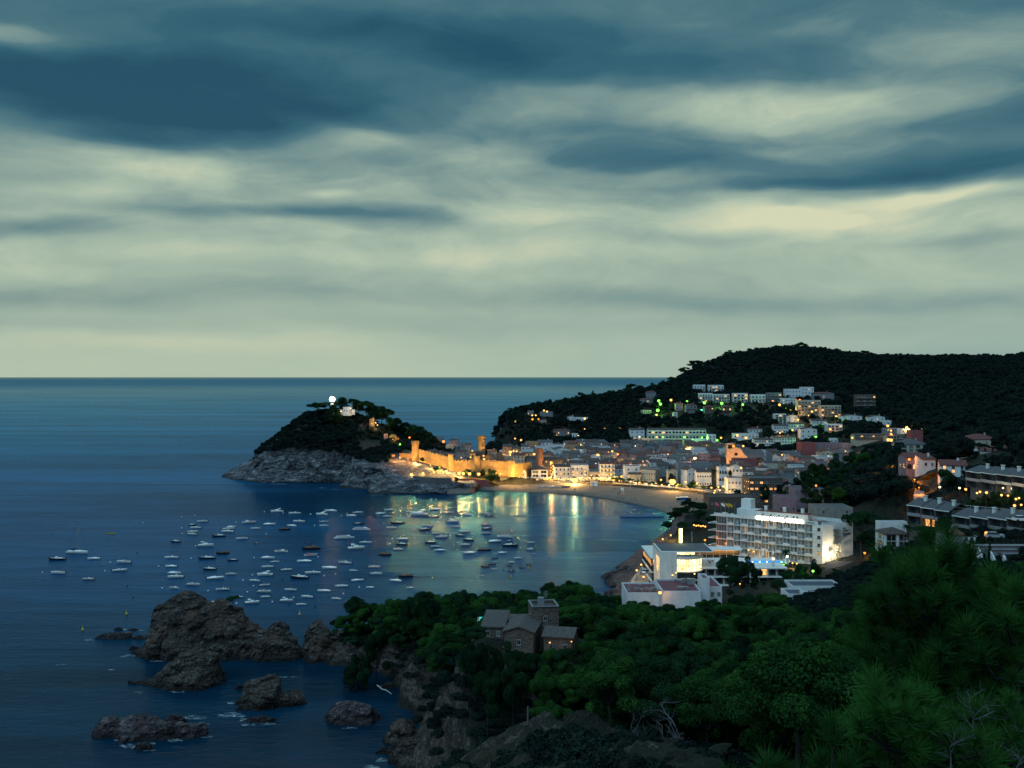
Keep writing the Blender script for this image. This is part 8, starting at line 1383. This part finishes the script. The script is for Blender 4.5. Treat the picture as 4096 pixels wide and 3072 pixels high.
# ------------------------------------------------------------------ beach life
M_BLUEB = plain('blue_bin', (.02, .10, .30), .5); SKIN = plain('skin', (.35, .2, .14), .7)
def person_mesh2(pose):
    import bmesh
    a = {'stand': .02, 'walk': .22, 'sit': 1}[pose]
    if pose == 'sit': J = [((0,0,.12),.14),((0,0,.38),.13),((0,0,.62),.15),((0,0,.72),.06),((0,-.01,.84),.1),((-.2,0,.6),.05),((-.28,-.12,.36),.04),((-.2,-.34,.3),.035),((.2,0,.6),.05),((.28,-.12,.36),.04),((.2,-.34,.3),.035),((-.11,-.1,.1),.09),((-.14,-.42,.4),.065),((-.13,-.72,.06),.045),((.11,-.1,.1),.09),((.14,-.42,.4),.065),((.13,-.72,.06),.045)]
    else: J = [((0,0,.92),.13),((0,0,1.15),.11),((0,0,1.38),.15),((0,0,1.48),.055),((0,-.01,1.62),.1),((-.2,0,1.38),.05),((-.25,a,1.1),.04),((-.24,a*.6-.1,.86),.032),((.2,0,1.38),.05),((.25,-a,1.1),.04),((.24,-a*1.4,.86),.032),((-.1,0,.86),.09),((-.11,-a,.48),.06),((-.11,-a*1.2,.05),.045),((.1,0,.86),.09),((.11,a*.8,.48),.06),((.11,a*1.6,.05),.045)]
    E = [(0,1),(1,2),(2,3),(3,4),(2,5),(5,6),(6,7),(2,8),(8,9),(9,10),(0,11),(11,12),(12,13),(0,14),(14,15),(15,16)]
    me = bpy.data.meshes.new('person'); bm = bmesh.new(); ly = bm.verts.layers.skin.verify(); vs = []
    for i, (c, r) in enumerate(J): v = bm.verts.new(c); v[ly].radius = (r, r); v[ly].use_root = i == 0; vs.append(v)
    for i, j in E: bm.edges.new((vs[i], vs[j]))
    bm.to_mesh(me); bm.free(); ob = bpy.data.objects.new('figure_source', me); COL.objects.link(ob); ob.modifiers.new('s', 'SKIN'); ob.modifiers.new('u', 'SUBSURF').levels = 1
    dg = bpy.context.evaluated_depsgraph_get(); r = bpy.data.meshes.new_from_object(ob.evaluated_get(dg)); bpy.data.objects.remove(ob); return r
_pm = {k: person_mesh2(k) for k in ('stand', 'walk', 'sit')}
CLO = [plain('dark_clothes', (.03, .03, .04), .9), plain('blue_clothes', (.04, .08, .16), .9), plain('pale_clothes', (.35, .34, .32), .9), plain('red_clothes', (.25, .04, .04), .9)]
_pmc = {}
def person(label, u, v, pose='stand', c=0, z=None):
    if (pose, c) not in _pmc: m = _pm[pose].copy(); m.materials.clear(); m.materials.append(CLO[c]); _pmc[(pose, c)] = m
    x, y, g = hit(u, v, 0, 300, 900, 2400); tag(link('person', _pmc[(pose, c)], None, (x, y, g), rnd.uniform(0, 6.2)), label, 'person')
PL = [(2060,1957,'stand',0),(2064,1957,'stand',0),(2095,1955,'walk',0),(2118,1948,'stand',0),(2283,1962,'stand',0),(2296,1963,'walk',0),(2301,1963,'walk',3),(2318,1960,'stand',0),(2361,1951,'sit',0),(2368,1951,'sit',2),(2376,1951,'sit',0),(2279,1947,'stand',3),(2453,1955,'sit',0),(2461,1955,'sit',0),(2470,1955,'sit',1),(2495,1996,'sit',0),(2541,1998,'sit',0),(2548,2000,'sit',2),(2697,2016,'sit',0),(2703,2019,'sit',2),(2780,2001,'stand',0),(2786,2001,'walk',1),(2681,2036,'walk',0),(1873,1932,'stand',3),(1180,2562,'sit',1),(1166,2556,'stand',0),(2652,2065,'stand',0)]
for i, (u, v, p_, c) in enumerate(PL):
    where = 'near the castle end of the beach' if u < 2150 else 'on the sand below the dazzling floodlight' if u < 2330 else 'on the sand before the tall seafront hotel' if u < 2480 else 'near the water mid beach' if u < 2600 else 'at the near end of the beach' if u > 2600 and i != 26 else 'on the beach'
    if u < 1300: where = 'on the tiny sand patch behind the sea rocks'
    if i == 26: where = 'at the shore end of the floating jetty'
    if i == 23: where = 'before the reddish beach wall'
    pass
    person(f"person in {['dark','blue','pale','red'][c]} {dict(stand='standing',walk='walking',sit='sitting')[p_]} {where}", u, v, p_, c)
def beachboat(label, u, v, kind, s, rz):
    x, y, g = hit(u, v, 0, 300, 900, 2400); o = thing(BN[kind], label, 'boat', (x, y, g+.12), rz, 'boats pulled up on the beach'); o.scale = (s, s, s)
    for nm, me, subs in boat_proto(kind)[:3]: link(nm, me, o)
for i, (u, v, k) in enumerate([(2164,1949,'roww'),(2173,1948,'open'),(2201,1946,'roww'),(2208,1949,'open'),(2222,1947,'row'),(2234,1949,'roww'),(2256,1948,'row'),(2267,1949,'row')]): beachboat(f"small {'dark' if k == 'row' else 'white'} boat pulled up on the sand, {ORD[i]} of the line", u, v, k, .75, _q.uniform(-.5, .5))
def kiosk(label, u, v, w, h, m=M_GEL, name='kiosk'):
    x, y, g = hit(u, v, 0, 300, 900, 2400); t = thing(name, label, name.replace('_', ' '), (x, y, g)); MB().box(0, 0, h/2, w, w*.8, h).build('cabin', m, t); MB().box(0, 0, h+.1, w*1.25, w, .2).build('roof', M_GEL, t); return t
kiosk('white beach hut on the sand before the tall seafront hotel', 2384, 1944, 2.2, 3.0); kiosk('white beach hut left of the tall seafront hotel front', 2368, 1943, 1.6, 2.4); kiosk('blue container on the right part of the beach', 2736, 1999, 4.0, 1.6, M_BLUEB, 'container'); kiosk('dark container beside the blue one on the beach', 2718, 1998, 3.6, 1.2, M_NAVY, 'container')
x, y, g = hit(2490, 1978, 0, 300, 900, 2400); t = thing('lifeguard_tower', 'white lifeguard tower on thin legs in the middle of the beach', 'lifeguard tower', (x, y, g)); MB().box(0, 0, 3.4, 1.7, 1.6, 1.8).build('cabin', M_GEL, t)
for sx in (-.7, .7):
    for sy in (-.7, .7): MB().tube([(sx*1.2, sy*1.2, 0), (sx, sy, 2.6)], .08, 4).build('leg', M_ALU, t)
MB().tube([(-.9, 0, 2.4), (-3.2, 0, 0)], .2, 4).build('ramp', M_BLK, t)
for i, (u, v, h) in enumerate([(2521, 1959, 6), (2234, 1932, 5)]): x, y, g = hit(u, v, 0, 300, 900, 2400); tag(MB().tube([(0, 0, 0), (0, 0, h)], [.09, .05], 5).build('beach_pole', M_GEL, None, (x, y, g)), ['thin white flagpole on the sand by the promenade wall', 'short white pole on the sand left of the dazzling floodlight'][i], 'pole')
# market tents at the beach end, café awnings
for i in range(3):
    x, y, g = hit(2898+i*9, 1966, 0, 400, 900, 2000); t = thing('tent', f'lamp-lit white pointed tent at the beach end, {ORD[i]}', 'tent', (x, y+3, g), 0, 'lamp-lit tents at the beach end'); MB().add([(-1.8,-1.8,2.4),(1.8,-1.8,2.4),(1.8,1.8,2.4),(-1.8,1.8,2.4),(0,0,4.2)], [(0,1,4),(1,2,4),(2,3,4),(3,0,4),(3,2,1,0)]).build('canopy', M_GEL, t)
    for sx in (-1.7, 1.7):
        for sy in (-1.7, 1.7): MB().tube([(sx, sy, 0), (sx, sy, 2.4)], .05, 4).build('leg', M_ALU, t)
for i in range(15):
    u = 2010 + i*31; d = dfr(u)-4.5; x, y, _ = P(u, 1900, d); g = 3.8; t = thing('awning', 'pale café awning on posts along the beachfront street', 'awning', (x, y, g), 0, 'café awnings along the beachfront'); MB().add([(-2.3, -1.4, 2.4), (2.3, -1.4, 2.4), (2.3, 1.4, 3.0), (-2.3, 1.4, 3.0), (-2.3, -1.4, 2.5), (2.3, -1.4, 2.5), (2.3, 1.4, 3.1), (-2.3, 1.4, 3.1)], [(0,3,2,1),(4,5,6,7),(0,1,5,4),(2,3,7,6),(1,2,6,5),(3,0,4,7)]).build('canopy', M_GEL2, t)
    for sx in (-2.1, 2.1): MB().tube([(sx, -1.3, 0), (sx, -1.3, 2.4)], .05, 4).build('post', M_ALU, t)
# hedges and bushes at the castle foot and before the promenade
for i, (u, v, d, w) in enumerate([(1870,1868,731,44),(1895,1880,731,30),(1930,1872,733,34),(1975,1875,733,40),(1960,1868,734,24),(1756,1860,733,26),(1690,1826,741,22),(1745,1872,729,30),(1826,1905,708,26),(2012,1912,741,30),(1965,1918,726,60),(2690,1890,716,36),(2774,1915,690,34),(2760,1925,690,24),(3000,1948,640,60),(2950,1955,650,40),(2960,1965,640,40),(3150,1940,510,50),(3060,1905,600,50)]):
    hand('round', u, v, d, w, f'dark bush against the lit castle wall, {ORD[i]}' if i < 9 else f"dark bush by the {'promenade' if i < 14 else 'dark hotel'}, {ORD[i-9]}")
# ------------------------------------------------------------------ far woods round and above the houses
def clear(x, y, r=3.0): return not any(abs(x-a) < rr+r and abs(y-b_) < rr+r for a, b_, rr in FOOT)
_p = []; _f = np.random.RandomState(9)
_rows = []
y = 345.0
while y < 1560: _rows.append(y); y += (4.8 if y < 600 else 6.2 if y < 900 else 7.5)
for y in _rows:
    st_ = 4.8 if y < 600 else 6.2 if y < 900 else 7.5; xs = np.arange(-20, y*.55+20, st_); xs = xs + _f.uniform(-st_*.4, st_*.4, len(xs)); ys = y + _f.uniform(-st_*.4, st_*.4, len(xs)); g = ground(xs, ys); sd, _wd = sdist(xs, ys); pu, pv = pix(xs, ys, g)
    for x, yy, z, s_, u, v in zip(xs, ys, g, sd, pu, pv):
        if s_ < 4 or not clear(x, yy, 1.5 if yy > 900 else 2.5): continue
        if yy < 640 and u < 3100 and not (u < 2900 and 440 < yy < 560 and x > 72): continue
        if yy < 470 and u < 3440: continue
        if inpoly(x, yy, REG) or (x < 150 and yy < 765): continue
        if 3640 < u < 3712 and 360 < yy < 425: continue
        if 3300 < u < 3600 and yy < 378: continue
        if yy < 430 and 3712 < u < 3900 and v > 1860 and v < 1980: continue
        if yy < 345 and u > 3700: continue
        if 2600 < u < 3130 and 1040 < yy < 1066: continue           # hill road
        vs_ = np.interp(u, [q[0] for q in SKY_T], [q[1] for q in SKY_T]); sc = _f.uniform(.72, 1.25)
        hgt = 7*sc
        if yy > 1000 and pix(x, yy, z+hgt)[1] < vs_-6: sc *= .6
        # keep sight lines to houses on the slopes: low scrub just in front of them
        low = any(0 < b_-yy < rr+16 and abs(x-a) < rr+1 for a, b_, rr in FOOT) if yy > 700 else any(0 < b_-yy < rr+12 and abs(x-a) < rr for a, b_, rr in FOOT)
        if low: sc *= .38
        for (p0, p1, pt, pb, pd) in PBOX:
            if yy < pd-1 and p0-8 < u < p1+8 and v > pt:
                t_ = 0
                while t_ < 4 and pix(x, yy, z+7*sc)[1] < pb-(pb-pt)*.3: sc *= .7; t_ += 1
        if sc < .2: continue
        _p.append((x, yy, z-.3, sc))
scatter('far_wood', _p, [tree_meshes('far', k)[0] for k in range(4)], 'far_wood_scatter')
# ------------------------------------------------------------------ the near pine, so close that its needles show
M_NEED = foliage('long_needles', (.009, .034, .010), (.042, .132, .028), 3.0); M_NEED2 = foliage('dry_needles', (.05, .035, .015), (.12, .08, .03), 3)
def tuft_mesh(seed, n=190, L=.185):
    rs = np.random.RandomState(seed); d = rs.normal(size=(n, 3)); d[:, 2] = np.abs(d[:, 2])*.9 + .25; d /= np.linalg.norm(d, axis=1)[:, None]; l = L*rs.uniform(.7, 1.1, n); base = rs.uniform(-.05, .10, n)[:, None]*np.array([0, 0, 1]); s = np.cross(d, rs.normal(size=(n, 3))); s /= np.linalg.norm(s, axis=1)[:, None]
    w = .0032; tip = base + d*l[:, None] + np.array([0, 0, .02]); V = np.stack([base + s*w, base - s*w, tip - s*w*.4, tip + s*w*.4], 1).reshape(-1, 3); return npmesh('needles', V, np.arange(4*n).reshape(n, 4), M_NEED)
_tf = [tuft_mesh(k) for k in range(5)]
def near_pine(label, u, vt, d, segs, seed, trunk=True):
    """young pine: branches that each end in a brush of long needles; segs: (u, v, distance, how many side brushes)"""
    rs = np.random.RandomState(seed); x, y, z = P(u, vt, d); g = gz(x, y); root = thing('near_pine', label, 'tree', (x, y, g)); tp = []; V = []; Fq = []; wood = MB(); nv = 0; base = np.array([0, 0, 0.]); hz_ = z-g
    wood.tube([(0, 0, -.5), (.05, .02, hz_*.5), (0, 0, hz_)], [.10, .06, .012], 7)
    for (uu, vv, dd, k) in segs:
        e = np.array(P(uu, vv, dd)) - np.array([x, y, g]); s0 = np.array([0, 0, max(min(e[2]-.35*np.hypot(e[0], e[1])-.1, hz_-.1), .3)]); m_ = (s0+e)/2 + np.array([0, 0, -.08]) + rs.normal(0, .03, 3); wood.tube([s0, m_, e], [.028, .018, .008], 5)
        pts = [(e, e-m_)]
        for j in range(k): t = rs.uniform(.35, .98); q = m_ + (e-m_)*t if t > .5 else s0 + (m_-s0)*(t+.3); dr = rs.normal(0, .16, 3) + np.array([0, 0, .12]); q2 = q + dr; wood.tube([q, q2], [.009, .006], 4); pts.append((q2, dr + np.array([0, 0, .1])))
        for (p_, dr) in pts:
            dr = dr/np.linalg.norm(dr) + np.array([0, 0, .75]); dr /= np.linalg.norm(dr); a = np.cross(dr, (0, 1, .1)); a /= np.linalg.norm(a); b_ = np.cross(dr, a); M = np.stack([a, b_, dr], 1); tf = _tf[rs.randint(5)]; co = np.empty(len(tf.vertices)*3, np.float32); tf.vertices.foreach_get('co', co); co = co.reshape(-1, 3)*rs.uniform(.8, 1.25); V.append(co @ M.T + p_); n = len(co); Fq.append(np.arange(n).reshape(-1, 4) + nv); nv += n
    link('needles', npmesh('needles', np.concatenate(V), np.concatenate(Fq), M_NEED), root); wood.build('branches', M_BARK, root); return root
_n = random.Random(2)
OUT = [(3440,2560),(3500,2470),(3540,2400),(3600,2345),(3660,2320),(3690,2275),(3735,2262),(3780,2275),(3840,2300),(3870,2330),(3890,2400),(3930,2440),(3960,2480),(3480,2640),(3440,2620),(3500,2700),(3560,2660),(3600,2560),(3560,2500),(3640,2480),(3700,2430),(3760,2400),(3820,2450),(3700,2540),(3780,2520),(3850,2540),(3620,2640),(3700,2640),(3660,2700),(3760,2640),(3820,2620),(3560,2780),(3740,2730),(3900,2560),(3600,2420),(3740,2330),(3680,2370),(3800,2360),(3520,2580)]
near_pine('nearest pine with long green needle brushes, rising at the right of the view', 3735, 2300, 11.5, [(u, v, 11.5+_n.uniform(-.9, .9), 3) for u, v in OUT], 1)
near_pine('second near pine with long needles cut by the right edge', 4060, 2400, 11.0, [(u, v, 11+_n.uniform(-.8, .8), 3) for u, v in [(3990,2460),(4010,2420),(4050,2410),(4090,2390),(4130,2400),(3980,2520),(4030,2500),(4100,2480),(3960,2580),(4040,2580),(4110,2560),(3990,2650),(4070,2650),(4010,2720),(4110,2720),(3930,2640),(3920,2700),(4060,2780),(3960,2780),(4140,2640),(4080,2860),(4000,2860)]], 2)
near_pine('bright young pine tips poking up at the bottom edge, right of the middle', 3120, 3060, 9.0, [(u, v+150, 9+_n.uniform(-.5, .5), 1) for u, v in [(3060,3050),(3100,3035),(3150,3060),(3180,3080),(3230,3060),(3280,3045),(3330,3020),(3370,3025),(3400,3040),(3430,3060),(3345,3080),(3250,3110),(3100,3110)]], 3)
near_pine('lower near pine with greyer needles in the bottom right corner', 3700, 2850, 10.5, [(u, v, 10.5+_n.uniform(-.8, .8), 3) for u, v in [(3470,2880),(3520,2860),(3560,2900),(3610,2880),(3660,2860),(3480,2950),(3540,2980),(3610,2960),(3680,2940),(3520,3050),(3600,3040),(3680,3030),(3740,2960),(3560,2860),(3640,2920),(3450,2920),(3820,2980),(3860,3040),(3900,2980),(3960,2960),(4000,3030),(4060,2960),(4090,3040),(3880,2900),(3800,2880)]], 4)
# bare dead branches
def dead(label, u, v, d, s, seed, h=1.0):
    rs = np.random.RandomState(seed); mb = MB(); x, y, z = P(u, v, d)
    def br(p, dr, L, r, dep):
        n = 4; pts = [p]; 
        for i in range(n): dr = dr + rs.normal(0, .18, 3); dr /= np.linalg.norm(dr); pts.append(pts[-1] + dr*L/n)
        mb.tube(pts, list(np.linspace(r, r*.4, n+1)), 5)
        if dep:
            for i in range(3 + (dep > 1)): q = pts[1+rs.randint(n)]; a = rs.normal(0, 1, 3); a[2] = abs(a[2])*.5; a /= np.linalg.norm(a); d2 = dr*.55 + a*.8; d2 /= np.linalg.norm(d2); br(q, d2, L*rs.uniform(.5, .75), r*.5, dep-1)
    br(np.zeros(3), np.array([.05, 0, 1.]), s*h, .03*s, 3); tag(mb.build('dead_tree', M_DEAD, None, (x, y, z)), label, 'dead tree')
dead('bare pale dead branches in front of the nearest pine, low at the right', 3880, 2990, 10.2, .38, 3); dead('bare dead branches in the bottom right corner', 3800, 3090, 9.8, .26, 5); dead('second bare dead branches nearer the right edge', 4060, 3090, 9.8, .28, 7)
dead('tall pale dead tree standing in the dark gap of the wood', 2715, 3085, 92, 4.4, 11, 1.0); dead('thin leaning dead trunk left of the tall pale dead tree', 2650, 3060, 93, 3.4, 13, 1.0); dead('small dead tree by the path on the bare rock spur', 2545, 3000, 90, 2.0, 15); dead('white dead snag at the foot of the rock spur', 2000, 3060, 100, 2.6, 17)
x, y, z = P(1535, 2760, 243); tag(MB().tube([(-1.6, 0, 1.2), (-.4, 0, .2), (.6, .2, -.1), (1.9, 0, -1.0)], [.16, .14, .13, .05], 5).build('driftwood', M_GEL2, None, (x, y, z)), 'white bleached trunk lying at the foot of the cliff', 'driftwood')
x, y, z = P(2111, 2890, 96); tag(MB().tube([(0, 0, -.5), (0, 0, 1.5)], [.09, .07], 5).build('wooden_post', M_DEAD, None, (x, y, z)), 'thin post standing on the bare rock spur', 'post')

for i in range(8): hand('round', 3880+i*31, 1950+(i % 3)*7, 318-i*2, 46, 'dark bush above the garden lamps under the upper terrace row')
# ---- things that share a label are told apart by their order in the view
_same = {}
for o in COL.objects:
    if o.get('label') and o.get('category') and o.parent is None: _same.setdefault(o['label'], []).append(o)
for lb, l in _same.items():
    if len(l) < 2: continue
    l.sort(key=lambda o: o.location.x/max(o.location.y, 1)); k = math.ceil(len(l)/20); per = math.ceil(len(l)/k); nm = {1: [''], 2: [' at left', ' at right'], 3: [' at left', ' in the middle', ' at right']}.get(k, ['']*k)
    for i, o in enumerate(l): o['label'] = f'{lb}{nm[i//per]}, {ORD[i % per]}'
